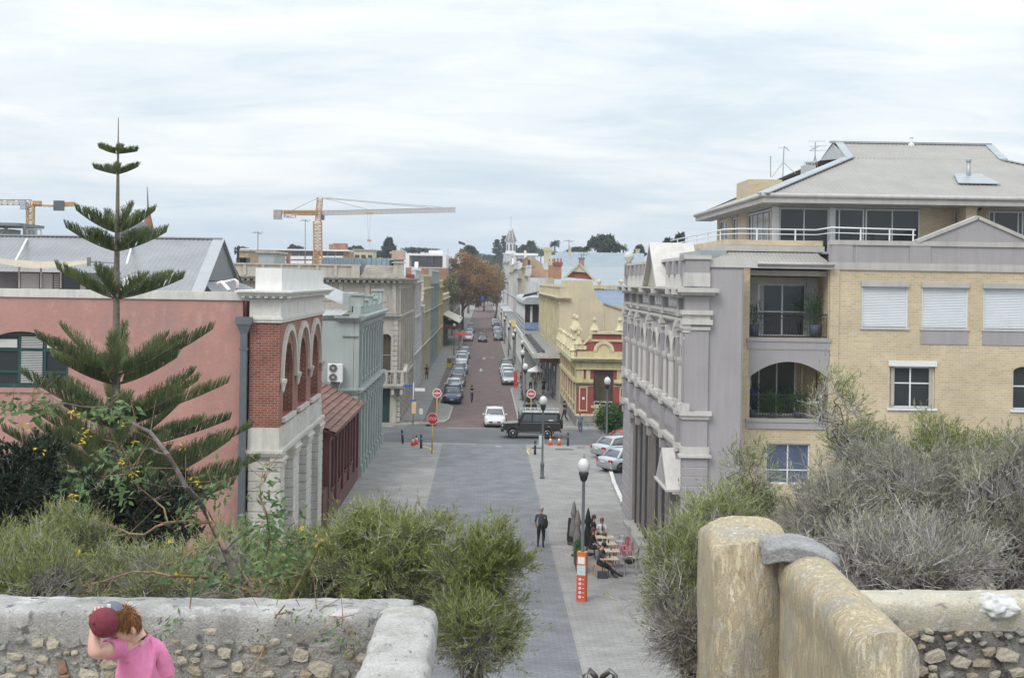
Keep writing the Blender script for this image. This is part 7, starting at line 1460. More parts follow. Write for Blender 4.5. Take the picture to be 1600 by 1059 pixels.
def noentry(label, x, y, z, zb):
 r = thing('no_entry_sign', label, 'road sign', (x, y, zb)); q = MB(); q.tube([(x, y, zb), (x, y, z + .2)], .04, 8); q.build('pole', YEL, r)
 q = MB(); q.prism(ngon((x, y - .06, z), .38, 24), (0, .02, 0)); q.build('sign_plate', SWH, r); q = MB(); q.prism(ngon((x, y - .066, z), .31, 24), (0, .006, 0)); q.build('sign_face', SR_, r); q = MB(); q.box(x - .24, x + .24, y - .074, y - .067, z - .05, z + .05); q.build('sign_bar', SWH, r)
 text('NO', .12, r, (x, y - .072, z + .15), (R(90), 0, 0), SWH, depth=.003); text('ENTRY', .11, r, (x, y - .072, z - .15), (R(90), 0, 0), SWH, depth=.003)
noentry('no entry sign standing on the left kerb above the stop sign', at(683, 614, 110.5).x, 110.5, at(683, 614, 110.5).z, .12); noentry('no entry sign on the right footpath before the palm planter', at(830, 615, 112.5).x, 112.5, at(830, 615, 112.5).z, .12)
def nameplates():
 Y = 109.9; b = at(645, 670, Y); r = thing('street_name_sign', 'grey pole with blue and white street name blades and parking board', 'street sign', (b.x, Y, .12)); q = MB(); q.tube([(b.x, Y, .1), (b.x, Y, 3.6)], .05, 8); q.build('pole', STEEL, r)
 A, B = at(630, 601, Y), at(645, 605, Y); q = MB(); q.box(A.x, B.x, Y - .02, Y + .02, B.z, A.z); q.build('name_blade', mat('sign_blue', (.03, .10, .40), var=.02, bump=0), r); A, B = at(648, 606, Y), at(664, 611, Y); q = MB(); q.box(A.x, B.x, Y - .02, Y + .02, B.z, A.z); q.build('name_blade', SWH, r)
 for a, b_, m_ in ((624, 627, mat('sign_blue', (.03, .10, .40))), (627, 646, mat('parking_board', (.70, .62, .40), c2=(.62, .35, .12), scale=7, bump=0))): A, B = at(643.5, a, Y), at(650, b_, Y); q = MB(); q.box(A.x, B.x, Y - .07, Y - .05, B.z, A.z); q.build('parking_board', m_, r)
 b = at(657, 668, Y + .6); r = thing('parking_sign', 'small white notice on a thin pole beside the street name sign', 'street sign', (b.x, Y + .6, .12)); q = MB(); q.tube([(b.x, Y + .6, .1), (b.x, Y + .6, 1.75)], .025, 6); q.build('pole', STEEL, r); A, B = at(654.5, 639, Y), at(660, 648, Y); q = MB(); q.box(A.x, B.x, Y + .54, Y + .56, B.z, A.z); q.build('sign_plate', SWH, r)
 r = thing('notice_sign', 'white and blue notice fixed low beside the second lamp post', 'street sign', (3.55, 84, 0)); A, B = at(842, 680, 84), at(850, 696, 84); q = MB(); q.box(A.x, B.x, 83.96, 84, B.z, A.z); q.build('sign_plate', mat('pale_blue_notice', (.50, .58, .62), c2=(.65, .66, .66), scale=5), r); q = MB(); q.tube([(B.x - .1, 84.03, 0), (B.x - .1, 84.03, A.z)], .03, 6); q.build('pole', STEEL, r)
nameplates()
BOL = mat('bollard_charcoal', (.05, .058, .062), rough=.5, var=.1)
def bollard(label, x, y, tilt=0):
 r = thing('bollard', label, 'bollard', (x, y, 0), 'dark bollards at the crossing'); M = Matrix.Rotation(tilt, 3, 'Y'); q = MB(); q.lathe((x, y, 0), [(.085, 0), (.085, .82), (.075, .84), (.085, .86), (.09, .93), (.06, .99)], 12, M); q.build('post', BOL, r); q = MB(); q.lathe((x, y, 0), [(.087, .66), (.087, .72)], 12, M); q.build('reflector_band', STEEL, r)
bollard('dark bollard leaning slightly, left of the traffic cones', -5.79, 98.3, R(-4)); bollard('dark bollard just right of the left pair of cones', -4.32, 95.6); bollard('dark bollard by the second lamp post, in front of the vehicle', 3.69, 93.1); bollard('dark bollard right of the right pair of cones', 6.29, 98.3)
ORN = mat('cone_orange', (.70, .09, .03), rough=.5, var=.1);
def cone(label, x, y, top=ORN):
 r = thing('traffic_cone', label, 'traffic cone', (x, y, 0), 'orange traffic cones'); q = MB(); q.box(x - .19, x + .19, y - .19, y + .19, 0, .05); q.lathe((x, y, .05), [(.15, 0), (.10, .25)], 12); q.build('base', ORN, r); q = MB(); q.lathe((x, y, .3), [(.10, 0), (.068, .18)], 12); q.build('white_band', WHITEP, r); q = MB(); q.lathe((x, y, .48), [(.068, 0), (.03, .2), (.025, .22)], 12); q.build('tip', top, r)
cone('left cone of the pair near the stop sign', -4.98, 97.1); cone('dark tipped cone behind the left one near the stop sign', -4.78, 97.9, mat('faded_cone', (.12, .10, .09))); cone('left cone of the pair under the four wheel drive', 5.02, 98.6); cone('right cone of the pair beside the bollard', 5.66, 98.6)
# bin, red pillar, planter palm, clipped tree, kerb block
b = gnd(723, 552); r = thing('litter_bin', 'yellow litter bin standing on the left footpath', 'bin', (-4.6, 182, .12)); bxp, by = -4.62, 182
q = MB(); q.box(bxp - .35, bxp + .35, by, by + .6, .12, .75); q.box(bxp - .3, bxp + .3, by, by + .6, 1.35, 1.5); q.build('body', mat('bin_yellow', (.62, .50, .03), rough=.5), r); q = MB(); q.box(bxp - .28, bxp + .28, by + .02, by + .58, .75, 1.35); q.build('panel', mat('bin_green', (.10, .15, .08)), r)
r = thing('marker_post', 'bright orange red marker post on the right kerb', 'post', (3.62, 149.2, .12)); q = MB(); q.box(3.45, 3.8, 149, 149.3, .12, 2.0); q.build('post', mat('post_orange_red', (.62, .09, .045)), r)
r = thing('planter', 'dark planter box with a low spiky palm on the right footpath', 'planter', (4.3, 123, .12)); q = MB(); q.box(3.75, 4.95, 122.5, 123.5, .12, .75); q.box(3.7, 5.0, 122.45, 123.55, .55, .62); q.build('box', DARK, r); Vs = []; rng = np.random.default_rng(88)
for k in range(30):
 a = rng.uniform(0, 6.28); el = rng.uniform(.1, 1.3); d = np.array([math.cos(a) * math.cos(el), math.sin(a) * math.cos(el), math.sin(el)]); p = np.array([4.3, 123, .9])
 for j in range(4): Vs.append(leaves_(np.repeat(p[None], 5, 0), d + rng.normal(size=(5, 3)) * .4, np.full(5, .4), .05, rng)); p = p + d * .3; d = unit(d + [0, 0, -.22])
V, Fq = merge(Vs); fromnp(V, Fq, 'fronds', DKP, r)
LG = leafmat('clipped_green_leaves', (.02, .055, .015), (.045, .11, .03), (.085, .17, .05), scale=2.5, trans=.2)
c = at(955, 650, 101); clumptree('round leafy green street tree at the hall corner', (c.x, 101, 0), .8, [((c.x, 101, c.z), (1.1, 1.0, 1.05)), ((c.x + .5, 100.8, c.z - .3), (.8, .8, .8)), ((c.x - .5, 101, c.z - .4), (.7, .8, .7)), ((c.x + .9, 101, c.z + .2), (.6, .6, .7))], 9000, 77, LG, name='street_tree', ls=.12, tr=.09)
q = MB(); q.box(6.9, 7.4, 96.8, 97.1, 0, .2); tag(q.build('kerb_block', CONC, None, (7.1, 97, 0)), 'short pale kerb block at the start of the parking bay', 'kerb block')
# umbrellas in the street
def umbrella(label, x, y, z, r0, m_, zb=.12):
 r = thing('umbrella', label, 'umbrella', (x, y, zb)); q = MB(); q.lathe((x, y, z), [(r0, 0), (r0 * .5, .35), (.05, .6)], 8); q.build('canopy', m_, r); q = MB(); q.tube([(x, y, zb), (x, y, z + .65)], .03, 6); q.build('pole', STEEL, r)
umbrella('red umbrella outside the cafe under the plane trees', at(720, 514, 232).x, 232, 2.5, 1.7, mat('red_canvas', (.45, .03, .03))); umbrella('white umbrella at the near end of the pavement awning', 5.6, 139, 2.7, 1.15, WHITEP)
# ================================================================ people
def pm(n, c): return mat('cloth_' + n, c, rough=.9, var=.10, scale=5, bump=.2)
SKIN = mat('skin', (.50, .29, .21), rough=.55, var=.05, bump=.05); SKIN2 = mat('skin_tan', (.34, .19, .13), rough=.55, var=.05)
def skinmesh(V, E, Rd, root_i=0, sub=1, name='body'):
 me = bpy.data.meshes.new('sk'); me.from_pydata([tuple(v) for v in V], E, []); o = bpy.data.objects.new('sk', me); COL.objects.link(o); m = o.modifiers.new('s', 'SKIN'); m.use_smooth_shade = True
 for i, r in enumerate(Rd): d = me.skin_vertices[0].data[i]; d.radius = (r, r) if not isinstance(r, tuple) else r; d.use_root = (i == root_i)
 s = o.modifiers.new('u', 'SUBSURF'); s.levels = sub; s.render_levels = sub; dg = bpy.context.evaluated_depsgraph_get(); dg.update(); out = bpy.data.meshes.new_from_object(o.evaluated_get(dg)); bpy.data.objects.remove(o); bpy.data.meshes.remove(me); return out
def ik(a, b, l1, l2, bend):
 a, b = Vector(a), Vector(b); d = b - a; L = min(d.length, (l1 + l2) * .999); d.normalize(); b = a + d * L; x = (l1 * l1 - l2 * l2 + L * L) / (2 * L); h = math.sqrt(max(l1 * l1 - x * x, 0)); bd = Vector(bend); bd = (bd - d * bd.dot(d)).normalized(); return a + d * x + bd * h, b
def person(label, loc, rz, top, bottom, skin=SKIN, hair=(.05, .035, .025), shoe=DARK, h=1.72, feet=((-.1, 0), (.1, 0)), hands=((-.27, -.02, .8), (.27, -.02, .8)), lean=0.0, sit=None, sleeve=True, long_hair=False, skirt=None, cap=None, head=(0, 0), elbow=(0, 1, 0), group=None, bulk=1.0):
 """faces -Y before rotation; feet (x, y[, z]); hands relative to a 1.72 m figure"""
 r = thing('person', label, 'person', (0, 0, 0), group); s = h / 1.72; pz = .93 if sit is None else sit; pel = Vector((0, 0, pz)); U = lambda dz, dy=0: pel + Vector((0, dy - math.sin(lean) * dz, math.cos(lean) * dz))
 P = [pel, U(.12), U(.30), U(.46), U(.545), U(.60)]; Rr = [(.135, .105), (.125, .10), (.145, .105), (.12, .085), (.055, .055), (.05, .05)]
 hd = U(.60); hn = Vector((head[0], -math.sin(lean + head[1]), math.cos(lean + head[1]))); P += [hd + hn * .06, hd + hn * .13, hd + hn * .20]; Rr += [.072, .088, .07]
 E = [(i, i + 1) for i in range(8)]; part_ = ['b', 'b', 't', 't', 't', 's', 's', 's', 's']
 for sd, ft in zip((-1, 1), feet):
  hip = pel + Vector((sd * .09, 0, -.04)); fz = ft[2] if len(ft) > 2 else 0; an = Vector((ft[0], ft[1], .08 + fz)); kn, an = ik(hip, an, .44, .43, (sd * .1, -1, .1 if sit is None else .6)); i = len(P)
  P += [hip, hip.lerp(kn, .5), kn, kn.lerp(an, .4), an, an + Vector((sd * .02, -.10, -.045)), an + Vector((sd * .03, -.19, -.05))]; Rr += [.095, .085, .062, .058, .042, .042, .03]; E += [(0, i)] + [(i + k, i + k + 1) for k in range(6)]; part_ += ['b', 'b', 'b', 'b', 'f', 'f', 'f'] if not skirt else ['b', 'b', 's', 's', 'f', 'f', 'f']
 for sd, hnd in zip((-1, 1), hands):
  sh = U(.47) + Vector((sd * .185 * bulk, 0, 0)); w = Vector(hnd); w = Vector((w.x, w.y - (0 if sit is None else 0), w.z + (pz - .93))); el, w = ik(sh, w, .28, .26, Vector((sd * .35, elbow[1], elbow[2] - .05))); i = len(P); dr = (w - el).normalized()
  P += [U(.455) + Vector((sd * .10, 0, 0)), sh, sh.lerp(el, .5), el, w, w + dr * .09, w + dr * .15]; Rr += [.07, .068, .05, .042, .03, .036, .02]; E += [(3, i)] + [(i + k, i + k + 1) for k in range(6)]; part_ += ['t', 't', 't', 't' if sleeve else 's', 's', 's', 's']
 me = skinmesh([p * s for p in P], E, [tuple(q * s * bulk for q in x) if isinstance(x, tuple) else x * s * (bulk if k in 'tb' else 1) for x, k in zip(Rr, part_)])
 for m_ in (skin, top, bottom, shoe): me.materials.append(m_)
 ix = {'s': 0, 't': 1, 'b': 2, 'f': 3}; cen = np.array([tuple(p * s) for p in P]); A = cen[[e[0] for e in E]]; B = cen[[e[1] for e in E]]; ek = [part_[e[1]] if part_[e[0]] != 's' or part_[e[1]] != 's' else 's' for e in E]
 if not sleeve: ek = [('s' if (part_[e[0]] == 's' or part_[e[1]] == 's') and e[1] > 20 else k) for e, k in zip(E, ek)]
 fc = np.array([tuple(p.center) for p in me.polygons]); ab = B - A; t = np.clip(((fc[:, None] - A) * ab).sum(-1) / (ab * ab).sum(-1), 0, 1); dd = np.linalg.norm(fc[:, None] - (A + ab * t[..., None]), axis=-1); me.polygons.foreach_set('material_index', [ix[ek[k]] for k in dd.argmin(1)])
 o = bpy.data.objects.new('body', me); COL.objects.link(o); o.parent = r
 hc = (hd + hn * .13) * s; Mh = hn.to_track_quat('Z', 'Y').to_matrix(); HM = cap or mat('hair_%d' % int(hair[0] * 1000), hair, rough=.7, var=.25, scale=20, bump=.5)
 q = MB(); q.ell(hc + Mh @ Vector((0, .018, .028)) * s, .098 * s, .108 * s, .105 * s, 12, 8, Mh)
 if long_hair: q.ell(hc + Mh @ Vector((0, .07, -.08)) * s, .09 * s, .055 * s, .15 * s, 10, 8, Mh)
 q.build('hair' if not cap else 'cap', HM, r); q = MB(); q.ell(hc + Mh @ Vector((0, -.088, -.01)) * s, .014 * s, .022 * s, .022 * s, 6, 5, Mh); q.build('nose', skin, r)
 if cap: q = MB(); q.cbox(hc + Mh @ Vector((0, -.13, .05)) * s, .15 * s, .1 * s, .015 * s, M=Mh); q.build('peak', cap, r)
 if skirt: q = MB(); q.lathe(pel * s - Vector((0, 0, .36 * s)), [(.2 * s, 0), (.17 * s, .2), (.14 * s, .42 * s)], 12); q.build('skirt', skirt, r)
 r.location = loc; r.rotation_euler = (0, 0, rz); return r
BLKC = pm('black', (.018, .018, .02)); CHA = pm('charcoal', (.06, .06, .07)); WHC = pm('white', (.62, .64, .68)); DEN = pm('denim', (.055, .09, .17)); TEE = pm('blue_tee', (.10, .19, .30)); TEAL = pm('teal', (.18, .42, .44)); PURP = pm('purple', (.07, .055, .12)); LBL = pm('pale_blue', (.28, .36, .52)); MRN = pm('maroon', (.12, .03, .04)); BRWN = pm('brown', (.14, .075, .05))
GP = 'people on the right footpath'
m_ = person('grey haired man in a dark jacket standing in the lane with his back turned', gnd(845, 855), R(172), CHA, BLKC, hair=(.38, .37, .36), h=1.78, feet=((-.09, .02), (.13, -.04)), hands=((-.2, -.12, .93), (.22, -.1, .92)), elbow=(0, 1, 0), bulk=1.08)
q = MB(); q.fr = None; q.ell((-.2, .12, 1.12), .13, .08, .24, 10, 8); q.build('jacket_bundle', BLKC, m_)
person('man in black striding past the crimson bank corner', gnd(882, 659), R(-60), BLKC, BLKC, hair=(.02, .015, .01), h=1.75, feet=((-.06, -.32), (.08, .3, .05)), hands=((-.1, -.22, 1.15), (.12, -.2, 1.15)))
person('man in blue tee and jeans walking towards the crossing', gnd(906, 680), R(5), TEE, DEN, hair=(.16, .10, .07), h=1.76, sleeve=False, feet=((-.07, -.15), (.09, .16, .03)), hands=((-.28, -.1, .82), (.28, .1, .82)), shoe=LBL)
person('woman with folded arms walking down the middle of the road', (-1.07, 131.7, 0), R(10), BLKC, PURP, hair=(.04, .02, .015), h=1.66, feet=((-.05, -.2), (.07, .22, .04)), hands=((.08, -.2, 1.18), (-.08, -.2, 1.16)), sleeve=False)
person('dark clothed person walking away on the left footpath', (-6.7, 160, .12), R(175), MRN, CHA, h=1.7, feet=((-.1, -.1), (.1, .12)), long_hair=True)
person('woman in a teal top on the right footpath', gnd(829, 611, .12), R(180), TEAL, BLKC, h=1.66, feet=((-.09, -.05), (.09, .1)), sleeve=False, long_hair=True, group=GP)
person('dark clothed woman beside the teal topped woman', gnd(836, 610, .12), R(170), BRWN, CHA, hair=(.10, .04, .03), h=1.64, long_hair=True, feet=((-.09, .12), (.09, -.1)), group=GP)
person('woman in black dress nearest to the awning end', gnd(849, 616, .12), R(185), BLKC, BLKC, h=1.66, skirt=BLKC, long_hair=True, feet=((-.06, -.12), (.07, .15, .03)), sleeve=False, group=GP)
person('man in pale blue shirt further along the right footpath', gnd(831, 597, .12), R(180), LBL, DEN, h=1.78, feet=((-.1, .1), (.1, -.1)), group=GP); person('second pale blue shirted walker beside the first', gnd(834.5, 594, .12), R(175), LBL, CHA, h=1.74, group=GP)
person('maroon topped walker under the street awning', gnd(841, 594, .12), R(180), MRN, BLKC, h=1.7, group=GP); person('grey topped woman in a red skirt by the shopfront', gnd(852, 597, .12), R(200), pm('grey', (.25, .24, .24)), BLKC, h=1.68, skirt=pm('red', (.25, .04, .05)), group=GP); person('tall dark figure in the shadow of the awning', gnd(852.5, 582, .12), R(180), BLKC, BLKC, h=1.82, group=GP)
person('man in black beside the orange marker post', gnd(813.5, 607, .12), R(90), BLKC, BLKC, h=1.76, group=GP)
# ================================================================ cafe
TT = mat('pale_timber_top', (.50, .40, .28), rough=.6, var=.1, scale=6); CH_S = mat('silver_chair_metal', (.48, .50, .51), rough=.4, metal=.5); CH_P = mat('pink_chair_metal', (.50, .07, .12), rough=.45); CH_O = mat('orange_seat', (.55, .20, .04), rough=.5)
def table(label, x, y, rz=0, w=.75, d=.7):
 r = thing('cafe_table', label, 'table', (0, 0, 0), 'cafe tables on the paving'); q = MB(); q.box(-w / 2, w / 2, -d / 2, d / 2, .72, .75); q.build('table_top', TT, r, bev=.008); q = MB(); q.tube([(0, 0, .03), (0, 0, .72)], .03, 8); q.build('stem', STEEL, r)
 for a in range(4): q = MB(); t = R(45 + a * 90); bar(q, (0, 0, .05), (math.cos(t) * .3, math.sin(t) * .3, .02), .05, .04); q.build('foot', STEEL, r)
 q = MB(); q.lathe((.05, .02, .75), [(.03, 0), (.03, .1), (.012, .15), (.012, .18)], 8); q.build('sauce_bottle', mat('brown_bottle', (.06, .02, .01), rough=.2), r)
 r.location = (x, y, 0); r.rotation_euler = (0, 0, rz); return r
def chair(label, x, y, rz, m_, group='cafe chairs around the tables'):
 r = thing('cafe_chair', label, 'chair', (0, 0, 0), group); q = MB(); q.box(-.18, .18, -.18, .18, .43, .455); q.build('seat', m_, r, bev=.02)
 for sx in (-1, 1):
  for sy in (-1, 1): q = MB(); bar(q, (sx * .16, sy * .16, .44), (sx * .21, sy * .22, 0), .035, .03); q.build('leg', m_, r)
  q = MB(); q.tube([(sx * .16, .17, .45), (sx * .17, .23, .75), (sx * .1, .25, .84)], .014, 6); q.build('back_post', m_, r)
 q = MB(); q.box(-.1, .1, .235, .25, .46, .84); q.box(-.17, .17, .23, .26, .72, .76); q.build('backrest', m_, r); r.location = (x, y, 0); r.rotation_euler = (0, 0, rz); return r
def G(px, py, z=0.0): p = gnd(px, py, z); return p.x, p.y
t1 = G(950, 828, .75); t2 = G(952, 846, .75); t3 = G(955, 857, .75); t4 = G(951, 871, .75);
T = [table('farthest cafe table with sauce bottles before the woman in white', *G(945, 838, .75), .05, .8), table('second farthest cafe table, empty pale top', *G(949, 848, .75), .05), table('middle cafe table with a sauce bottle', *G(953, 859, .75), .05, .8), table('nearest cafe table with a white napkin pile', *G(951, 871, .75), .05)]
q = MB(); x, y = G(945, 869, .75); q.ell((x, y, .81), .09, .07, .06, 8, 6); tag(q.build('napkin_pile', WHITEP, None, (x, y, .75)), 'crumpled white napkin on the nearest cafe table', 'napkin')
q = MB(); x, y = G(941, 828, .75); q.lathe((x, y, .75), [(.035, 0), (.035, .18), (.012, .24), (.012, .3)], 8); tag(q.build('wine_bottle', mat('green_bottle', (.01, .03, .015), rough=.15), None, (x, y, .75)), 'dark green bottle before the woman in white', 'bottle')
q = MB(); x, y = G(944, 836, .75); q.lathe((x, y, .75), [(.1, 0), (.13, .1), (.1, .1)], 10); tag(q.build('basket', mat('brown_basket', (.14, .06, .03)), None, (x, y, .75)), 'small brown basket on the farthest cafe table', 'basket')
for lab, px, py, rz, m_ in (('silver metal chair in front at the right end of the tables', 969, 896, 170, CH_S), ('pink metal chair, nearer one, right of the tables', 967, 884, 100, CH_P), ('pink metal chair behind the nearer pink one', 980, 876, -90, CH_P), ('silver chair holding a black bag', 988, 886, -110, CH_S), ('silver metal chair right of the middle table', 968, 860, -90, CH_S), ('pink metal chair half hidden at the farthest table', 973, 868, -70, CH_P), ('silver chair behind the middle table', 976, 852, -60, CH_S)):
 chair(lab, *G(px, py), R(rz), m_)
q = MB(); x, y = G(984, 880, .46); q.ell((x, y, .58), .22, .17, .15, 10, 8); tag(q.build('black_bag', BLKC, None, (x, y, .46)), 'black bag slumped on a silver cafe chair', 'bag')
x, y = G(936, 899); chair('orange seated chair under the man in the black cap', x, y, R(-80), CH_O)
person('man in black cap and jacket sitting at the nearest table', (x - .02, y, 0), R(72), CHA, BLKC, cap=BLKC, hair=(.05, .05, .05), sit=.53, h=1.78, feet=((-.1, -.62), (.1, -.8)), hands=((-.14, -.42, .97), (.16, -.44, .98)), lean=.22, head=(0, .35), bulk=1.1)
x, y = G(942, 831, .75); x2, y2 = x, y + .6; chair('chair under the woman in the white tee', x2, y2, R(0), CH_S)
person('woman in a white tee sitting at the farthest table', (x2, y2, 0), R(-5), WHC, DEN, hair=(.17, .09, .045), sit=.5, h=1.68, feet=((-.1, -.45), (.1, -.5)), hands=((-.3, -.28, .88), (.22, -.4, .90)), lean=.1, sleeve=False, long_hair=True)
x, y = G(922, 872); chair('dark chair beside the planter screen', x, y, R(-90), mat('dark_chair', (.04, .04, .045)))
person('auburn haired person in black with their back to the lamp', (x, y, 0), R(75), BLKC, BLKC, hair=(.13, .045, .025), sit=.52, h=1.72, feet=((-.1, -.45), (.1, -.4)), hands=((-.14, -.4, .98), (.16, -.4, .98)), lean=.2, long_hair=True)
x, y = G(924, 852); person('person in black and white reaching over the far table', (x, y, 0), R(80), BLKC, BLKC, hair=(.10, .04, .03), sit=.56, h=1.74, feet=((-.1, -.4), (.1, -.4)), hands=((-.14, -.4, .98), (.18, -.42, 1.0)), lean=.15, long_hair=True)
x, y = G(1012, 852); person('person in a white shirt bending over by the shopfront', (x, y, 0), R(55), WHC, BLKC, hair=(.12, .07, .04), h=1.72, feet=((-.12, 0), (.12, .05)), hands=((-.2, -.5, .55), (.2, -.5, .58)), lean=.85, skin=SKIN)
def furled(label, x, y, h, m_, w=.17):
 r = thing('furled_umbrella', label, 'umbrella', (x, y, 0), 'furled cafe umbrellas'); q = MB(); q.lathe((x, y, h - 1.7), [(w * .6, 0), (w * 1.25, .12), (w, .55), (w * .6, .95), (w * .75, 1.0), (w * .95, 1.08), (w * .35, 1.55), (.02, 1.7)], 10); q.build('canopy', m_, r); q = MB(); q.tube([(x, y, 0), (x, y, h - .1)], .025, 6); q.build('pole', STEEL, r); q = MB(); q.lathe((x, y, 0), [(.28, 0), (.28, .06), (.05, .1)], 12); q.build('base', DARK, r)
GC = mat('grey_canvas', (.22, .21, .20), rough=.9, var=.12); x, y = G(896, 850); furled('furled grey umbrella, farther of the grey pair', x, y, 2.0, GC); x, y = G(902, 868); furled('furled grey umbrella, nearer of the grey pair', x, y, 2.05, GC); x, y = G(918, 866); furled('furled black umbrella between the grey ones and the diners', x, y, 2.05, BLKC)
x, y = G(896, 846); r = thing('menu_board', 'dark folding menu board behind the furled umbrellas', 'menu board', (x, y, 0)); q = MB()
for s in (-1, 1): q.prism([(x - .3, y + s * .25, .02), (x + .3, y + s * .25, .02), (x + .25, y + s * .03, 1.1), (x - .25, y + s * .03, 1.1)], (0, s * .02, 0))
q.build('panel', DARK, r)
for px_, py_, lab in ((903, 882, 'low planter box with leafy plants at the left of the tables'), (906, 893, 'second low planter nearer the information column')):
 x, y = G(px_, py_); r = thing('planter', lab, 'planter', (x, y, 0)); q = MB(); q.box(x - .16, x + .16, y - .4, y + .4, .05, .55); q.build('box', DARK, r); rng = np.random.default_rng(int(px_)); n = 700; P = np.array([x, y, .75]) + rng.normal(size=(n, 3)) * [.1, .25, .16]; V, Fq = leaves_(P, rng.normal(size=(n, 3)) + [0, 0, .6], rng.uniform(.05, .1, n), .035, rng); stuff(fromnp(V, Fq, 'foliage', LG, r))
q = MB(); q.box(G(935, 902)[0] - .05, G(935, 902)[0] + .35, G(935, 902)[1] - .2, G(935, 902)[1] + .05, 0, .28); tag(q.build('dark_backpack', CHA, None, (G(935, 902)[0], G(935, 902)[1], 0)), 'dark bag on the ground under the orange seat', 'bag')
# plants and furniture on the balconies
def pot(label, x, z0, r0, hgt, pm_, spread, n, seed, lm, y=51.9, kind='potted_plant'):
 r = thing(kind, label, 'plant', (x, y, z0)); q = MB(); q.lathe((x, y, z0), [(r0 * .75, 0), (r0, hgt), (r0 * .85, hgt)], 12); q.build('pot', pm_, r); rng = np.random.default_rng(seed); P = np.array([x, y, z0 + hgt]) + rng.normal(size=(n, 3)) * [spread * .5, spread * .3, spread * .55] + [0, 0, spread * .75]; D = P - np.array([x, y, z0 + hgt - .1]); V, Fq = leaves_(P, D + rng.normal(size=(n, 3)) * .15, rng.uniform(.1, .22, n), .02, rng); a = np.repeat(np.array([[x, y, z0 + hgt]]), 14, 0); V2, F2_ = ribbons(a, a + rng.normal(size=(14, 3)) * [spread * .4, .1, .05] + [0, 0, spread], .012, .006, rng); V, Fq = merge([(V, Fq), (V2, F2_)]); stuff(fromnp(V, Fq, 'foliage', lm, r))
PB = mat('slate_blue_pot', (.10, .12, .17), rough=.6, var=.1)
pot('slate pot with thin spiky plant, left side of the upper balcony', 10.42, 10.0, .22, .46, PB, .5, 420, 1, DKL); pot('large slate pot with bushy plant, right side of the upper balcony', 12.8, 10.0, .26, .5, PB, .62, 1100, 2, LG)
pot('trailing green plant over the left sill of the arched balcony', 11.0, 6.95, .14, .12, PB, .42, 900, 3, LG, y=51.25); pot('leafy pot plant at the left end of the arched balcony', 10.35, 6.95, .16, .25, PB, .5, 700, 4, DKL, y=51.6); pot('green pot plant by the railing, right half of the arched balcony', 12.1, 6.95, .18, .2, PB, .45, 700, 5, LG, y=51.6)
q = MB(); q.box(10.15, 10.62, 52.2, 52.26, 7.35, 7.95); q.box(10.15, 10.65, 51.8, 52.2, 7.3, 7.36); tag(q.build('blue_chair', mat('bright_blue_plastic', (.02, .08, .38)), None, (10.4, 52, 6.9)), 'bright blue chair inside the arched balcony', 'chair')
q = MB(); q.box(12.5, 13.0, 51.5, 51.9, 7.5, 7.54); q.box(12.95, 13.0, 51.5, 51.9, 7.2, 7.8); q.box(12.5, 12.54, 51.5, 51.9, 6.92, 7.5); tag(q.build('white_bench', WHITEP, None, (12.8, 51.6, 6.9)), 'white plastic chair at the right end of the arched balcony', 'chair')
# ================================================================ fort walls in the foreground
PLAS = mat('weathered_lime_plaster', (.46, .45, .43), c2=(.29, .28, .27), rough=.95, scale=3.4, bump=.9, bdist=.012, fine=60, streak=.2, var=.3, patch=[((.52, .51, .49), (4, 4, 7), .55, .62), ((.15, .145, .14), (9, 9, 6), .57, .63)])
MORT = mat('rubble_mortar', (.37, .355, .33), c2=(.25, .24, .225), rough=.95, scale=5, bump=1.0, bdist=.015, fine=55, var=.35, patch=[((.44, .42, .38), (6, 6, 9), .54, .6), ((.12, .115, .11), (7, 7, 5), .55, .62)])
BUFF = mat('buff_limewash', (.61, .51, .34), c2=(.52, .44, .30), rough=.92, scale=2.4, bump=.9, bdist=.010, fine=75, streak=.15, var=.25, vb=1, patch=[((.50, .455, .37), (2.2, 2.2, 1.6), .50, .62), ((.68, .62, .50), (9, 9, 3.2), .57, .66), ((.44, .33, .20), (18, 18, 4.5), .60, .67), ((.24, .21, .17), (40, 40, 14), .63, .68), ((.36, .35, .32), (14, 14, 14), .62, .68)])
SLABM = mat('grey_slab_stone', (.36, .355, .345), c2=(.24, .24, .245), rough=.9, scale=5, bump=.8, fine=40, var=.3)
STN = [mat('cream_rubble', (.50, .455, .36), c2=(.37, .335, .27), rough=.9, scale=7, bump=.8, fine=40, var=.25), mat('tan_rubble', (.40, .335, .25), c2=(.30, .25, .19), rough=.9, scale=7, bump=.8, fine=40, var=.25), mat('grey_rubble', (.34, .325, .30), c2=(.22, .21, .20), rough=.9, scale=7, bump=.8, fine=40, var=.25), mat('rust_rubble', (.30, .16, .10), c2=(.22, .15, .11), rough=.9, scale=7, bump=.8, var=.25)]
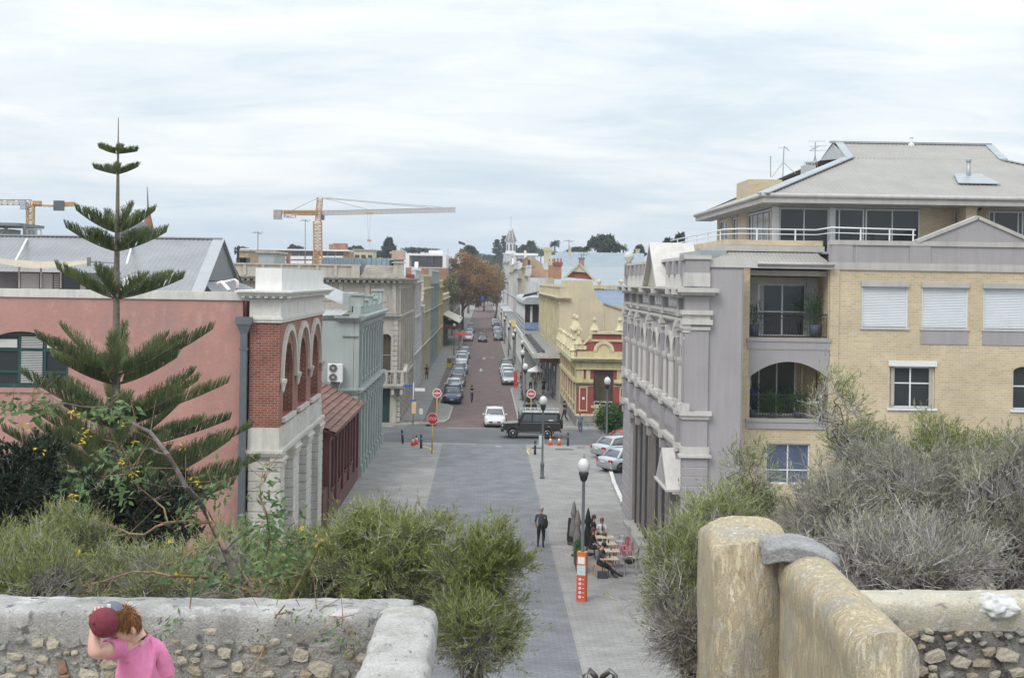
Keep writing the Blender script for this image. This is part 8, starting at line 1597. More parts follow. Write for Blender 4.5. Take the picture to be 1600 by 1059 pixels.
def sweep(name, path, hw, zb, m_, root, amp=.02, step=.045, cop=.03, rnd=.5, sq=.8, vert=0, seed=0, capm=None, caph=.16):
 """thick rough wall following path (x, y, ztop): rounded coping, displaced faces, closed ends"""
 pts = [Vector(p) for p in path]; rows = []
 for a, b in zip(pts, pts[1:]):
  n = max(2, int((b - a).length / step)); rows += [a.lerp(b, i / n) for i in range(n)]
 rows.append(pts[-1]); n = len(rows); V = []; prof = []
 hh = 30
 for i in range(hh): t = i / hh; prof.append((-1.0, t))                    # left face, t = height fraction up to coping base
 m = 14
 for i in range(m + 1): a = math.pi * (1 - i / m); prof.append((math.copysign(abs(math.cos(a)) ** sq, math.cos(a)), 1 + math.sin(a) ** sq))
 for i in range(hh): prof.append((1.0, 1 - (i + 1) / hh))
 k = len(prof)
 for i, p in enumerate(rows):
  d = (rows[min(i + 1, n - 1)] - rows[max(i - 1, 0)]); d.z = 0; d.normalize(); s = Vector((d.y, -d.x, 0)); e = min(i, n - 1 - i); er = 1 - .10 * max(0, 1 - e * step / .10) ** 2
  for u, t in prof:
   zc = p.z - hw * rnd
   if t <= 1: q = p + s * (u * hw * er); q.z = zb + (zc - caph * 0 - zb) * t; over = cop if t > 1 - caph / max(zc - zb, .3) else 0; q += s * u * over
   else: q = p + s * (u * (hw + cop) * er); q.z = zc + (t - 1) * hw * rnd
   nn = s * u if t <= 1 else (s * u + Vector((0, 0, t - 1))); f = noise.fractal(q * 3.1 + Vector((seed, 0, 0)), 1, 2, 5) * amp + noise.fractal(q * 14 + Vector((seed, 3, 0)), 1, 2, 3) * amp * .35 + (noise.fractal(Vector((q.x * 15 + seed, q.y * 15, q.z * 3)), 1, 2, 5) * vert if vert else 0)
   V.append(tuple(q + nn * f))
 Fq = [(i * k + j, i * k + j + 1, (i + 1) * k + j + 1, (i + 1) * k + j) for i in range(n - 1) for j in range(k - 1)]
 me = bpy.data.meshes.new(name); Fs = Fq + [tuple(range(k)), tuple(range((n - 1) * k, n * k))[::-1]]; o_ = ORG[root.name]
 me.from_pydata([(a - o_.x, b - o_.y, c - o_.z) for a, b, c in V], [], Fs); ncap = k - 1
 mi = [1 if capm and (hh - 1 - int(hh * caph / max(path[0][2] - zb, .3))) <= j <= hh + m + int(hh * caph / max(path[0][2] - zb, .3)) else 0 for i in range(n - 1) for j in range(k - 1)] + [0, 0]; me.polygons.foreach_set('material_index', mi); me.polygons.foreach_set('use_smooth', [True] * len(Fs)); bm = bmesh.new(); bm.from_mesh(me); bmesh.ops.recalc_face_normals(bm, faces=bm.faces); bm.to_mesh(me); bm.free()
 return finish(me, name, [m_] + ([capm] if capm else []), root, None)
def stones(root, spots, Y, rng, x0, x1, z0, z1, n):
 """angular rubble set nearly flush in the mortar: the ones read off the wall plus smaller fillers"""
 for _ in range(n * 6):
  if len(spots) > n: break
  w = rng.uniform(.05, .14); h = w * rng.uniform(.45, .85); x, z = rng.uniform(x0, x1), rng.uniform(z0, z1)
  if all(abs(x - a) > (w + c) * .53 or abs(z - b) > (h + d) * .53 for a, b, c, d, _m in spots): spots.append((x, z, w, h, int(rng.choice([0, 0, 1, 2, 2, 2]))))
 for x, z, w, h, mi in spots:
  k = int(rng.integers(6, 9)); an = np.sort(rng.uniform(0, .7, k) + np.arange(k)) / k * 2 * math.pi; rr = rng.uniform(.8, 1.12, k); t = rng.uniform(-.35, .35)
  P = [((math.copysign(abs(math.cos(a)) ** .75, math.cos(a))) * w / 2 * q, math.copysign(abs(math.sin(a)) ** .75, math.sin(a)) * h / 2 * q) for a, q in zip(an, rr)]; dp = rng.uniform(.004, .014); ti = rng.uniform(-.012, .012, 2)
  V = [(a, .03, b) for a, b in P] + [(a, -dp * .5, b) for a, b in P] + [(a * .80, -dp - a / w * ti[0] - b / h * ti[1], b * .80) for a, b in P] + [(rng.normal() * w * .08, -dp * 1.5, rng.normal() * h * .08)]
  Fs = [(i + L * k, (i + 1) % k + L * k, (i + 1) % k + (L + 1) * k, i + (L + 1) * k) for L in (0, 1) for i in range(k)] + [(2 * k + i, 2 * k + (i + 1) % k, 3 * k) for i in range(k)]
  me = bpy.data.meshes.new('stone'); me.from_pydata(V, [], Fs); bm = bmesh.new(); bm.from_mesh(me); bmesh.ops.recalc_face_normals(bm, faces=bm.faces); bm.to_mesh(me); bm.free(); o = finish(me, 'stone', STN[mi], root, None); o.location = Vector((x, Y, z)) - ORG[root.name]; o.rotation_euler = (0, t, 0)
lw = thing('stone_wall', 'low weathered rubble wall with rounded plaster coping, behind the boy', 'wall', (-4, 10, 8.3))
sweep('wall', [(-9, 10.02, 9.54), (-.5, 10.02, 9.58)], .22, 7.0, MORT, lw, amp=.016, seed=1, capm=PLAS, caph=.13, rnd=.45, sq=.6)
rng = np.random.default_rng(4); sp = []
for px_, py_, w, h, mi in [(60, 1003, 22, 14, 0), (83, 1003, 22, 24, 0), (24, 1024, 26, 14, 0), (67, 1028, 20, 15, 0), (33, 1042, 20, 11, 1), (15, 1056, 26, 12, 0), (53, 1047, 14, 12, 1), (98, 1040, 18, 24, 3), (100, 1056, 22, 8, 3), (140, 1052, 34, 18, 0), (172, 1036, 30, 16, 1), (330, 985, 26, 12, 0), (358, 1000, 20, 12, 2), (300, 1010, 18, 12, 0), (306, 1046, 26, 18, 1), (340, 1035, 30, 14, 2), (372, 1040, 24, 20, 0), (402, 1012, 22, 14, 1), (430, 1000, 18, 12, 0), (440, 1030, 30, 14, 2), (470, 1022, 26, 22, 0), (500, 1045, 44, 30, 0), (522, 1012, 24, 14, 2), (478, 1052, 20, 14, 1), (420, 1052, 22, 12, 0), (545, 1020, 16, 16, 1), (285, 1030, 18, 14, 0), (392, 984, 16, 9, 2), (345, 1058, 26, 10, 0), (455, 990, 14, 9, 0), (5, 1010, 14, 10, 2), (118, 1018, 12, 9, 0), (275, 1000, 14, 9, 1), (540, 1050, 18, 14, 2)]:
 c = at(px_, py_, 9.8); sp.append((c.x, c.z, w * .0047, h * .0047, mi))
stones(lw, sp, 9.782, rng, -4.2, -.8, 9.0, 9.34, 150)
rw_ = thing('return_wall', 'short wall with pale cracked coping running towards the viewer, centre bottom', 'wall', (-.5, 8, 8.3))
sweep('wall', [(-.52, 9.86, 9.60), (-.56, 4.5, 9.62)], .185, 7.0, BUFF, rw_, amp=.018, sq=.6, seed=5, capm=mat('white_lime_plaster', (.50, .49, .47), c2=(.37, .36, .34), rough=.95, scale=4, bump=.9, bdist=.012, fine=60, streak=.1, var=.3, patch=[((.36, .34, .31), (5, 3, 5), .52, .60), ((.17, .165, .16), (14, 5, 10), .60, .66)]), caph=.25, rnd=.5)
bw = thing('buff_wall', 'thick buff limewashed stair wall with rounded top and square outer pier', 'wall', (2.9, 11, 8.3))
sweep('wall', [(2.90, 9.5, 9.55), (2.93, 12.2, 9.62)], .215, 6.5, BUFF, bw, amp=.010, vert=.007, seed=8, cop=.02, rnd=.9, sq=.9)
sweep('pier', [(2.50, 12.25, 9.64), (2.53, 12.9, 9.78), (2.56, 13.5, 9.62)], .38, 5.5, BUFF, bw, amp=.012, vert=.014, seed=11, cop=.0, rnd=.5, sq=.8)
q = MB(); c = at(1240, 868, 12.1); bm = bmesh.new(); bmesh.ops.create_cube(bm, size=1); bmesh.ops.subdivide_edges(bm, edges=bm.edges, cuts=7, use_grid_fill=True)
for v in bm.verts:
 x, y, z = v.co; r_ = max(0, abs(x) * 2) ; v.co = Vector((x * .66, y * .5, z * .13 - .16 * (x + .05) ** 2 * 2.2 - .03 * (y * 2) ** 2)); v.co += v.co.normalized() * noise.fractal(v.co * 7, 1, 2, 4) * .03
me = bpy.data.meshes.new('slab'); bm.to_mesh(me); bm.free(); me.polygons.foreach_set('use_smooth', [True] * len(me.polygons)); o = finish(me, 'slab', SLABM, bw, None); o.location = Vector((2.88, 12.1, 9.66)) - ORG[bw.name]; o.rotation_euler = (R(4), R(6), R(-6))
fw2 = thing('rear_wall', 'dark rubble wall with pale plaster coping at the lower right corner', 'wall', (6, 11, 8.3))
sweep('wall', [(3.0, 11.0, 9.50), (9.5, 10.9, 9.58)], .2, 7.0, mat('dark_mortar', (.27, .25, .225), c2=(.15, .145, .14), rough=.95, scale=5, bump=1, bdist=.015, fine=55, var=.35, patch=[((.08, .075, .07), (8, 8, 8), .54, .6)]), fw2, amp=.018, sq=.7, seed=15, capm=mat('tan_coping', (.50, .46, .37), c2=(.40, .375, .31), rough=.95, scale=3, bump=.7, bdist=.01, fine=60, var=.25, patch=[((.56, .55, .52), (7, 7, 7), .58, .64), ((.24, .22, .19), (6, 6, 12), .58, .66)]), caph=.12)
sp = []
for px_, py_, w, h, mi in [(1395, 968, 20, 12, 2), (1452, 985, 16, 10, 0), (1460, 1026, 36, 22, 0), (1502, 1034, 30, 20, 0), (1535, 1036, 36, 16, 1), (1440, 1010, 14, 8, 1), (1500, 988, 16, 10, 1), (1575, 1024, 40, 26, 0), (1545, 1018, 24, 14, 1), (1440, 1048, 20, 16, 1), (1480, 1054, 24, 10, 2), (1590, 1050, 26, 16, 0), (1555, 1054, 20, 12, 0), (1520, 1056, 20, 10, 1), (1598, 1000, 14, 10, 2), (1560, 990, 14, 8, 2)]:
 c = at(px_, py_, 10.75); sp.append((c.x, c.z, w * .0051, h * .0051, mi))
stones(fw2, sp, 10.752, rng, 3.2, 4.6, 8.7, 9.27, 70)
c = at(1552, 945, 10.9); bm = bmesh.new(); bmesh.ops.create_icosphere(bm, subdivisions=4, radius=1)
for v in bm.verts: p = v.co.copy(); v.co = Vector((p.x * .21, p.y * .17, p.z * .10)) * (1 + .3 * noise.fractal(p * 2.2, 1, 2, 4))
me = bpy.data.meshes.new('plaster_lump'); bm.to_mesh(me); bm.free(); me.polygons.foreach_set('use_smooth', [True] * len(me.polygons)); o = finish(me, 'plaster_lump', mat('fresh_white_plaster', (.62, .62, .61), rough=.95, scale=8, bump=.8, var=.2), fw2, None); o.location = Vector((c.x, 10.86, c.z)) - ORG[fw2.name]
hr = thing('handrail', 'pair of dark curved handrail ends at the top of the stairs', 'handrail', (.95, 11, 8.3))
for px_, s in ((918, 1), (957, -1)):
 c = at(px_, 1047, 11); q = MB(); q.tube([c + Vector((s * .10, .25, -.22)), c + Vector((s * .07, .05, -.06)), c + Vector((s * .02, 0, -.0)), c + Vector((-s * .02, -.02, -.03)), c + Vector((-s * .02, -.02, -1.0))], .024, 10); q.build('rail', mat('dark_bronze_rail', (.16, .15, .145), rough=.4, metal=.5), hr)
# ================================================================ the boy lifting his cap
def headmesh(c, M, s=1.0, n=44, m=34):
 V = []
 def gau(x, z, x0, z0, sx, sz): return math.exp(-((x - x0) / sx) ** 2 - ((z - z0) / sz) ** 2)
 for j in range(m + 1):
  t = math.pi * j / m
  for i in range(n):
   a = 2 * math.pi * i / n; d = Vector((math.sin(t) * math.cos(a), math.sin(t) * math.sin(a), math.cos(t))); p = Vector((d.x * .076, d.y * .096, d.z * .115))
   if p.z < -.02: k = 1 - .30 * min(1, (-p.z - .02) / .09) ** 1.2; p.x *= k; p.y *= (1 - .12 * min(1, (-p.z - .02) / .09)) if p.y < 0 else k
   if d.y < 0:
    x, z = p.x, p.z; f = 0; f += .024 * gau(x, z, 0, -.026, .011, .018); f += .012 * gau(x, z, 0, -.004, .009, .02); f -= .010 * gau(x, z, -.032, .006, .017, .011); f -= .010 * gau(x, z, .032, .006, .017, .011)
    f += .006 * gau(abs(x), z, .03, .026, .022, .008); f += .006 * gau(x, z, 0, -.058, .02, .005); f += .006 * gau(x, z, 0, -.069, .016, .005); f -= .004 * gau(x, z, 0, -.0635, .022, .0025); f += .009 * gau(x, z, 0, -.098, .02, .014); f += .006 * gau(abs(x), z, .045, -.03, .02, .02); f += .005 * gau(abs(x), z, .032, .004, .010, .006)
    p.y -= f * min(1, -d.y * 1.6)
   V.append(c + M @ (p * s))
 Fs = [(j * n + k, (j + 1) * n + k, (j + 1) * n + (k + 1) % n, j * n + (k + 1) % n) for j in range(m) for k in range(n)]; return V, Fs
def boy():
 r = thing('person', 'ginger haired boy in a pink tee with bowed head, lifting off his maroon cap', 'person', (at(222, 1100, 8).x, 8, 8.35)); o_ = ORG[r.name]; A = at
 BS = mat('fair_skin', (.60, .36, .29), rough=.5, var=.06, bump=.05); PK = mat('pink_cotton', (.66, .21, .38), rough=.9, var=.06, scale=9, bump=.25, fine=70, bdist=.004); GIN = leafmat('ginger_hair', (.16, .065, .03), (.25, .11, .048), (.34, .165, .075), scale=20, rough=.5, trans=.05)
 J = dict(pel=A(226, 1190, 8.05), waist=A(224, 1125, 8.03), ch=A(221, 1062, 8.02), uc=A(219, 1028, 8.0), nb=A(221, 1005, 7.98), nk=A(213, 994, 7.95), hd=A(204, 985, 7.93), rsc=A(203, 1013, 7.95), rs=A(188, 1008, 7.90), rel=A(146, 1021, 7.66), rw=A(149, 975, 7.74), rh=A(151, 962, 7.76),
    lsc=A(238, 1013, 8.03), ls=A(248, 1020, 8.05), lel=A(266, 1078, 8.06), lw=A(262, 1140, 7.95), lh=A(258, 1160, 7.92), rhip=A(208, 1200, 8.02), rk=Vector((A(208, 1200, 8).x, 7.95, 8.85)), ra=Vector((A(206, 1200, 8).x, 8.05, 8.42)), rt=Vector((A(200, 1200, 8).x, 7.9, 8.38)), lhip=A(244, 1200, 8.1), lk=Vector((A(250, 1200, 8).x, 8.02, 8.85)), la=Vector((A(252, 1200, 8).x, 8.12, 8.42)), lt=Vector((A(250, 1200, 8).x, 7.98, 8.38)))
 K = list(J); P = [J[k] - o_ for k in K]; rad = dict(pel=.15, waist=.145, ch=.15, uc=.12, nb=.06, nk=.056, hd=.066, rsc=.075, rs=.062, rel=.043, rw=.030, rh=.034, lsc=.075, ls=.062, lel=.042, lw=.03, lh=.034, rhip=.08, rk=.06, ra=.045, rt=.035, lhip=.08, lk=.06, la=.045, lt=.035)
 ed = [('pel', 'waist'), ('waist', 'ch'), ('ch', 'uc'), ('uc', 'nb'), ('nb', 'nk'), ('nk', 'hd'), ('uc', 'rsc'), ('rsc', 'rs'), ('rs', 'rel'), ('rel', 'rw'), ('rw', 'rh'), ('uc', 'lsc'), ('lsc', 'ls'), ('ls', 'lel'), ('lel', 'lw'), ('lw', 'lh'), ('pel', 'rhip'), ('rhip', 'rk'), ('rk', 'ra'), ('ra', 'rt'), ('pel', 'lhip'), ('lhip', 'lk'), ('lk', 'la'), ('la', 'lt')]
 me = skinmesh(P, [(K.index(a), K.index(b)) for a, b in ed], [rad[k] for k in K], sub=3)
 shirt_src = me.copy()
 # fingers of the raised hand curling over the crown of the cap
 palm = J['rh']; q = MB(); n0 = 0
 for k in range(4):
  b0 = palm + Vector((-.02 + k * .018, .005, .02)); t_ = A(149 + k * 6.2, 953 + abs(k - 1.4) * 1.2, 7.70); mid = b0.lerp(t_, .55) + Vector((0, .01, .022)); q.tube([b0, mid, t_, t_ + Vector((.006, -.028, -.012))], [.0095, .009, .008, .006], 8)
 q.tube([palm + Vector((-.03, 0, -.01)), palm + Vector((-.035, -.03, .015)), palm + Vector((-.02, -.055, .03))], [.011, .0095, .007], 8); q.smooth = True
 hc = A(193, 979, 7.90); face = Vector((-.62, -.62, -.52)).normalized(); up = Vector((-.28, -.30, .9)); xr = up.cross(-face).normalized() * -1; xr = (-face).cross(up).normalized(); up = xr.cross(-face).normalized() * 1; M = Matrix((xr, -face, up)).transposed()
 hv, hf = headmesh(hc, M, .98); b0 = len(q.v); q.v += [tuple(v) for v in hv]; q.f += [tuple(b0 + i for i in f) for f in hf]; q.mi += [0] * len(hf); q.sm += [True] * len(hf)
 for sx in (1, -1):   # ears
  ec = hc + M @ Vector((sx * .077, .012, -.012)); q.ell(ec, .011, .019, .030, 10, 8, M @ Matrix.Rotation(R(sx * 18), 3, 'Z'))
 bm = bmesh.new(); bm.from_mesh(me); tmp = bpy.data.meshes.new('t'); tmp.from_pydata([tuple(Vector(v) - o_) for v in q.v], [], q.f); tmp.polygons.foreach_set('use_smooth', [True] * len(q.f)); bm.from_mesh(tmp); bmesh.ops.recalc_face_normals(bm, faces=bm.faces); bm.to_mesh(me); bm.free(); bpy.data.meshes.remove(tmp); finish(me, 'body', BS, r, None)
 # eyelids, brows, lips
 q = MB()
 for sx in (-1, 1): q.tube([hc + M @ Vector((sx * .018, -.090, .001)), hc + M @ Vector((sx * .032, -.088, -.003)), hc + M @ Vector((sx * .045, -.080, .0))], .0022, 6)
 q.build('eyelashes', mat('ginger_brown', (.16, .06, .03)), r); q = MB()
 for sx in (-1, 1): q.tube([hc + M @ Vector((sx * .014, -.099, .022)), hc + M @ Vector((sx * .032, -.097, .027)), hc + M @ Vector((sx * .050, -.082, .022))], .003, 6)
 q.build('eyebrows', mat('ginger_brow', (.30, .13, .06)), r); q = MB(); q.tube([hc + M @ Vector((-.020, -.090, -.064)), hc + M @ Vector((0, -.098, -.064)), hc + M @ Vector((.020, -.090, -.064))], [.002, .0045, .002], 6); q.build('lips', mat('lip_pink', (.50, .22, .19), rough=.5), r)
 # hair: solid cap plus combed strands
 hv, hf = headmesh(hc, M, 1.0, 44, 34); q = MB(); Mi = M.transposed(); keep = []
 loc = [Mi @ (v - hc) for v in hv]
 def inhair(p): return p.z > (.034 if p.y < -.045 else (.034 - (p.y + .045) * 1.1 if p.y < .0 else -.062 if p.y > .035 else -.018))
 hv2 = [hc + M @ (p * 1.085 + Vector((0, .002, .008))) for p in loc]; q.v = [tuple(v) for v in hv2]; q.f = [f for f in hf if all(inhair(loc[i]) for i in f)]; q.mi = [0] * len(q.f); q.sm = [True] * len(q.f); hb = q.build('hair', GIN, r)
 rg = np.random.default_rng(9); n = 5200; d = unit(rg.normal(size=(n, 3))); d = np.array([x for x in d if inhair(Vector((x[0] * .076, x[1] * .096, x[2] * .115)))]); L0 = d * [.083, .104, .126] + [0, .002, .008]; comb = np.array([-.15, -.55, -.55]); nd = unit(d); tg = comb - nd * (nd @ comb)[:, None]; E0 = L0 + unit(tg + rg.normal(size=L0.shape) * .12) * rg.uniform(.022, .045, (len(L0), 1)) - nd * rg.uniform(.0, .006, (len(L0), 1)); Mn = np.array(M)
 V, Fq = ribbons(L0 @ Mn.T + np.array(hc), E0 @ Mn.T + np.array(hc), .0035, .0012, rg); stuff(fromnp(V, Fq, 'strands', GIN, hb))
 # tee shirt: the body's own surface over torso and sleeves, lifted and creased
 bs_ = bmesh.new(); bs_.from_mesh(shirt_src); bs_.normal_update(); pos = {k: J[k] - o_ for k in K}; lim = {('rs', 'rel'): .5, ('ls', 'lel'): .62, ('uc', 'nb'): .95, ('pel', 'waist'): 1, ('waist', 'ch'): 1, ('ch', 'uc'): 1, ('uc', 'rsc'): 1, ('rsc', 'rs'): 1, ('uc', 'lsc'): 1, ('lsc', 'ls'): 1}
 nax = (J['nk'] - J['uc']).normalized(); ncut = J['uc'].lerp(J['nb'], 1.3) - o_
 def inside(p):
  best = None
  for a, b in ed: A_, B_ = pos[a], pos[b]; t = max(0, min(1, (p - A_).dot(B_ - A_) / (B_ - A_).length_squared)); d = (p - A_.lerp(B_, t)).length - .6 * (rad[a] * (1 - t) + rad[b] * t); best = min(best, (d, a, b, t)) if best else (d, a, b, t)
  if (best[1], best[2]) in (('uc', 'nb'), ('nb', 'nk'), ('uc', 'rsc'), ('uc', 'lsc')): return True
  return lim.get((best[1], best[2]), -1) >= best[3]
 bmesh.ops.delete(bs_, geom=[f for f in bs_.faces if not inside(f.calc_center_median())], context='FACES'); nbp = J['nb'] - o_; cf = [f for f in bs_.faces if (f.calc_center_median() - nbp).length < .115]; bmesh.ops.bisect_plane(bs_, geom=list({v for f in cf for v in f.verts}) + list({e for f in cf for e in f.edges}) + cf, plane_co=ncut, plane_no=nax, clear_outer=True); bmesh.ops.subdivide_edges(bs_, edges=bs_.edges, cuts=1, use_grid_fill=True); bs_.normal_update()
 for v in bs_.verts:
  p = v.co + o_; v.co += v.normal * (.010 + max(0, noise.fractal(Vector((p.x * 30 + p.z * 8, p.y * 26, p.z * 6)), 1, 2, 3)) * .010 + noise.fractal(p * 11, 1, 2, 3) * .004)
 for v in [v for v in bs_.verts if v.is_boundary]: v.co -= v.normal * .011
 sm_ = bpy.data.meshes.new('tee_shirt'); bs_.to_mesh(sm_); bs_.free(); sm_.polygons.foreach_set('use_smooth', [True] * len(sm_.polygons)); sm_.materials.clear(); finish(sm_, 'tee_shirt', PK, r, None)
 sh_ = MB(); sh_.lathe((J['pel'].x, J['pel'].y, 8.9), [(.13, 0), (.165, .0), (.17, .42), (.14, .5)], 16); sh_.build('shorts', mat('navy_shorts', (.04, .05, .09)), r)
 # cap, held in the raised hand: a thing of its own
 cc = A(160, 972, 7.66); ax = Vector((-.42, -.86, .16)).normalized(); Mc = ax.to_track_quat('Z', 'Y').to_matrix(); cp = thing('cap', 'maroon baseball cap with grey peak held up beside the boy\'s head', 'cap', cc); q = MB(); prof = [(k_ * .78, z_ * .86) for k_, z_ in [(.098, -.055), (.100, -.02), (.097, .01), (.088, .035), (.070, .058), (.045, .072), (.018, .079), (.004, .08)]]; q.lathe(cc, prof, 30, Mc)
 for i, v in enumerate(q.v): p = Vector(v); q.v[i] = tuple(p + (p - cc).normalized() * noise.noise(p * 22) * .005 + Vector((0, 0, (p.z - cc.z) * .10)))
 q.build('crown', mat('maroon_wool', (.185, .035, .052), rough=.95, var=.15, scale=30, bump=.5, fine=120, bdist=.003), cp); q = MB(); q.lathe(cc + Mc @ Vector((0, 0, .079)), [(.008, 0), (.006, .006)], 10, Mc); q.build('button', mat('maroon_wool', (.185, .035, .052)), cp)
 bd = (A(181, 952, 7.8) - cc); bd = (bd - ax * bd.dot(ax)).normalized(); sd = ax.cross(bd); q = MB(); rim = cc - ax * .04; n = 12; top, ot = [], []
 for i in range(n + 1): t = R(-62 + 124 * i / n); top.append(rim + (bd * math.cos(t) + sd * math.sin(t)) * .083); L = .03 * math.cos(t) ** .7 + .004; ot.append(rim + (bd * math.cos(t) + sd * math.sin(t) * .95) * (.083 + L) - ax * (.06 * math.cos(t)) - ax * .03 * abs(math.sin(t)) ** 2)
 for i in range(n): q.prism([top[i], top[i + 1], ot[i + 1], ot[i]], -ax * .005)
 q.build('peak', mat('slate_grey_peak', (.13, .145, .17), rough=.8, var=.1), cp); q = MB(); c_ = A(170, 946.5, 7.7); q.cbox(c_, .022, .012, .022); q.build('sticker', WHITEP, cp)
 q = MB()
 for k in range(3): t = R(20 + 60 * k); a1 = (bd * math.cos(t) + sd * math.sin(t)); q.tube([cc + a1 * r0 * s_ + ax * z0 for s_, pr in ((1, prof), (-1, prof[::-1])) for r0, z0 in [(a_ + .0015, b_ + .001) for a_, b_ in pr]], .0013, 5)
 q.build('seams', mat('dark_maroon_seam', (.12, .02, .03)), cp)
boy()
# ================================================================ yellow flowered tobacco shrub
TL = leafmat('tobacco_leaf', (.07, .13, .05), (.13, .21, .085), (.20, .29, .13), scale=3, trans=.35, rough=.5); YF = leafmat('tobacco_flower', (.55, .40, .03), (.66, .52, .05), scale=6, trans=.3); TB1 = mat('tan_bark', (.32, .21, .13), rough=.9, var=.25, scale=9); TB2 = mat('grey_brown_branch', (.17, .14, .13), rough=.9, var=.2, scale=9)
def tobacco():
 rng = np.random.default_rng(31); b = at(400, 1010, 12.6); r = thing('tobacco_shrub', 'straggly tree tobacco with bare arching branches, blue green leaves and yellow flowers', 'shrub', (b.x, 12.6, 7.2))
 def br(pts, Y, r0, r1, m_):
  P = [at(x, y, Y + .35 * math.sin(i * 1.3)) for i, (x, y) in enumerate(pts)]; Q = []
  for a, c in zip(P, P[1:]): Q += [a, a.lerp(c, .5) + Vector((rng.normal() * .012, rng.normal() * .02, rng.normal() * .012))]
  Q.append(P[-1]); q = MB(); q.tube(Q, list(np.linspace(r0, r1, len(Q))), 6); q.build('branch', m_, r); return Q
 B = [([(400, 1000), (352, 860), (325, 805), (290, 760), (262, 710), (235, 675), (200, 655), (165, 636), (100, 630), (50, 628)], 12.6, .035, .005, TB2), ([(352, 860), (330, 815), (290, 814), (258, 817), (225, 835), (192, 828), (140, 810)], 12.4, .022, .004, TB1), ([(262, 710), (235, 700), (205, 703), (178, 735), (150, 762), (118, 775)], 12.5, .012, .003, TB2), ([(440, 1000), (400, 925), (330, 902), (265, 899), (205, 893), (160, 908), (130, 915)], 12, .02, .004, TB1), ([(400, 925), (372, 880), (340, 850), (300, 862), (262, 880)], 12.2, .012, .003, TB1),
   ([(430, 990), (405, 900), (420, 850), (416, 800), (406, 760), (412, 728)], 12, .016, .003, TB1), ([(430, 990), (470, 905), (500, 850), (512, 840)], 12.1, .014, .003, TB1), ([(352, 860), (380, 835), (420, 820), (455, 838), (480, 850)], 12.3, .016, .003, TB2), ([(262, 817), (240, 780), (215, 760), (200, 740)], 12.4, .01, .003, TB1), ([(330, 815), (322, 780), (330, 752), (328, 730)], 12.4, .009, .002, TB1), ([(410, 1000), (392, 940), (345, 925), (310, 930), (285, 955)], 11.6, .012, .002, TB1),
   ([(430, 960), (470, 950), (520, 962), (545, 975), (560, 1000)], 9.62, .006, .002, TB1), ([(300, 905), (295, 960), (270, 985), (255, 1010)], 9.62, .005, .002, TB1), ([(445, 945), (420, 980), (412, 1010), (400, 1050)], 9.6, .006, .002, TB1), ([(200, 655), (180, 690), (200, 720)], 12.4, .006, .002, TB2), ([(100, 630), (70, 615), (40, 600)], 12.5, .005, .002, TB2), ([(50, 628), (20, 640), (-10, 636)], 12.5, .005, .002, TB2)]
 BP = [br(p, Y, r0, r1, m_) for p, Y, r0, r1, m_ in B]; allp = np.array([tuple(p) for Q in BP for p in Q[2:]]); n = 170
 S0 = allp[rng.integers(len(allp), size=n)]; D = unit(rng.normal(size=(n, 3)) + [0, -.2, .3]); E0 = S0 + D * rng.uniform(.1, .4, (n, 1)); V, Fq = prisms(S0, E0, np.full(n, .004), np.full(n, .0015)); stuff(fromnp(V, Fq, 'twigs', TB1, r))
 P, Dd, L = [], [], []
 def clump(px, py, Y, sx, sy, k, sz=.055):
  for _ in range(k): p = at(px + rng.normal() * sx, py + rng.normal() * sy, Y + rng.normal() * .12); P.append(tuple(p)); Dd.append((rng.normal(), rng.normal(), -.5 + rng.normal() * .6)); L.append(sz * rng.uniform(.7, 1.3))
 for a in [(30, 640, 12.5, 22, 12, 110), (75, 632, 12.5, 14, 8, 40), (185, 640, 12.5, 18, 12, 60), (150, 640, 12.5, 12, 9, 26), (165, 715, 12.4, 12, 10, 40), (175, 745, 12.4, 10, 8, 26), (125, 765, 12.4, 12, 14, 50), (205, 700, 12.4, 9, 7, 22), (215, 745, 12.3, 16, 10, 36), (190, 770, 12.3, 10, 12, 36), (415, 745, 12, 10, 14, 26), (430, 800, 12, 16, 24, 90), (465, 850, 12.1, 24, 18, 130), (420, 870, 12, 22, 24, 130), (390, 830, 12.2, 20, 18, 70), (360, 900, 12, 24, 18, 90), (300, 880, 12.2, 22, 16, 60), (335, 770, 12.4, 14, 16, 50), (290, 800, 12.4, 20, 14, 50), (300, 930, 11.8, 20, 14, 50), (390, 960, 11.6, 26, 14, 60), (520, 985, 9.62, 13, 10, 34, .035), (545, 1000, 9.62, 8, 10, 20, .03), (265, 975, 9.62, 9, 14, 26, .035), (258, 1005, 9.62, 8, 12, 16, .03), (405, 1000, 9.6, 5, 12, 10, .03), (470, 960, 9.62, 16, 8, 22, .03)]: clump(*a)
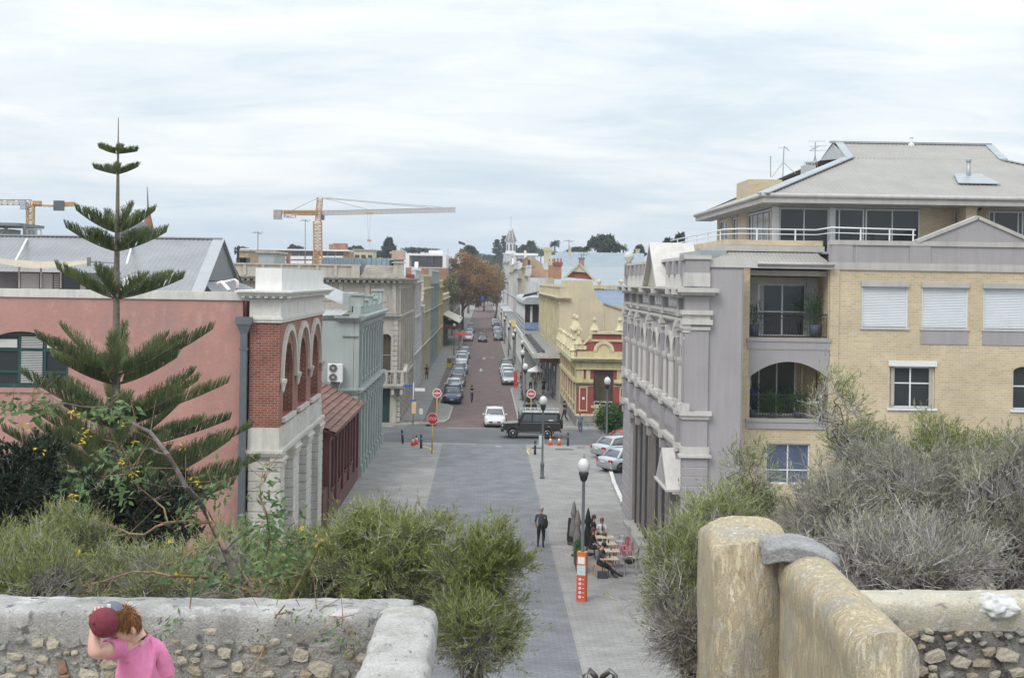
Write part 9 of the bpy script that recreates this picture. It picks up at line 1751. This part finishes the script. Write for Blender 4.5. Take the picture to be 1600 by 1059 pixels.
 V, Fq = leaves_(np.array(P), np.array(Dd), np.array(L) * 1.5, np.array(L) * .62, rng); stuff(fromnp(V, Fq, 'foliage', TL, r))
 P, Dd = [], []
 for px, py, k in [(115, 645, 12), (43, 665, 7), (133, 676, 8), (128, 690, 6), (60, 702, 7), (115, 777, 8), (190, 718, 6), (215, 690, 5), (212, 742, 6), (470, 828, 10), (500, 845, 12), (510, 842, 8), (355, 895, 8), (285, 893, 9), (300, 907, 6), (265, 842, 5), (283, 696, 6), (312, 757, 6), (300, 745, 4), (400, 905, 6), (440, 870, 6), (330, 945, 5), (120, 862, 6), (292, 920, 6), (190, 660, 5), (425, 905, 5)]:
  for _ in range(k + 2): p = at(px + rng.normal() * 5, py + rng.normal() * 3.5, 12.0 + rng.normal() * .06); P.append(tuple(p)); Dd.append((rng.normal(), rng.normal(), -.3 + rng.normal() * .5))
 V, Fq = leaves_(np.array(P), np.array(Dd), np.full(len(P), .045), .014, rng); stuff(fromnp(V, Fq, 'flowers', YF, r))
tobacco()
# thin coastal haze: far buildings pale a little, near things stay clear
hm = bpy.data.materials.new('haze_air'); hm.use_nodes = True; nt = hm.node_tree; nt.nodes.remove(nt.nodes['Principled BSDF']); pv = nt.nodes.new('ShaderNodeVolumePrincipled'); pv.inputs['Color'].default_value = (.90, .94, 1, 1); pv.inputs['Density'].default_value = .00028; pv.inputs['Anisotropy'].default_value = .2; nt.links.new(pv.outputs[0], nt.nodes['Material Output'].inputs['Volume'])
q = MB(); q.box(-700, 900, -40, 1300, -1.2, 62); stuff(q.build('haze', hm, None, (0, 0, 0)))
# tiny repeated mouldings that cannot be picked apart singly
for o in bpy.data.objects:
 if o.parent and o.name.split('.')[0] in ('pedestal', 'capital_band', 'capital', 'louvre_blades', 'side_moulding', 'balcony_slab', 'parapet_pier', 'inner_wall', 'roof_pipe', 'corner_post', 'stone_panels', 'parapet_block', 'parapet_trim', 'roof_rack', 'tie_rods', 'hoist_rope', 'seams', 'eyelashes', 'eyebrows'): o['kind'] = 'stuff'
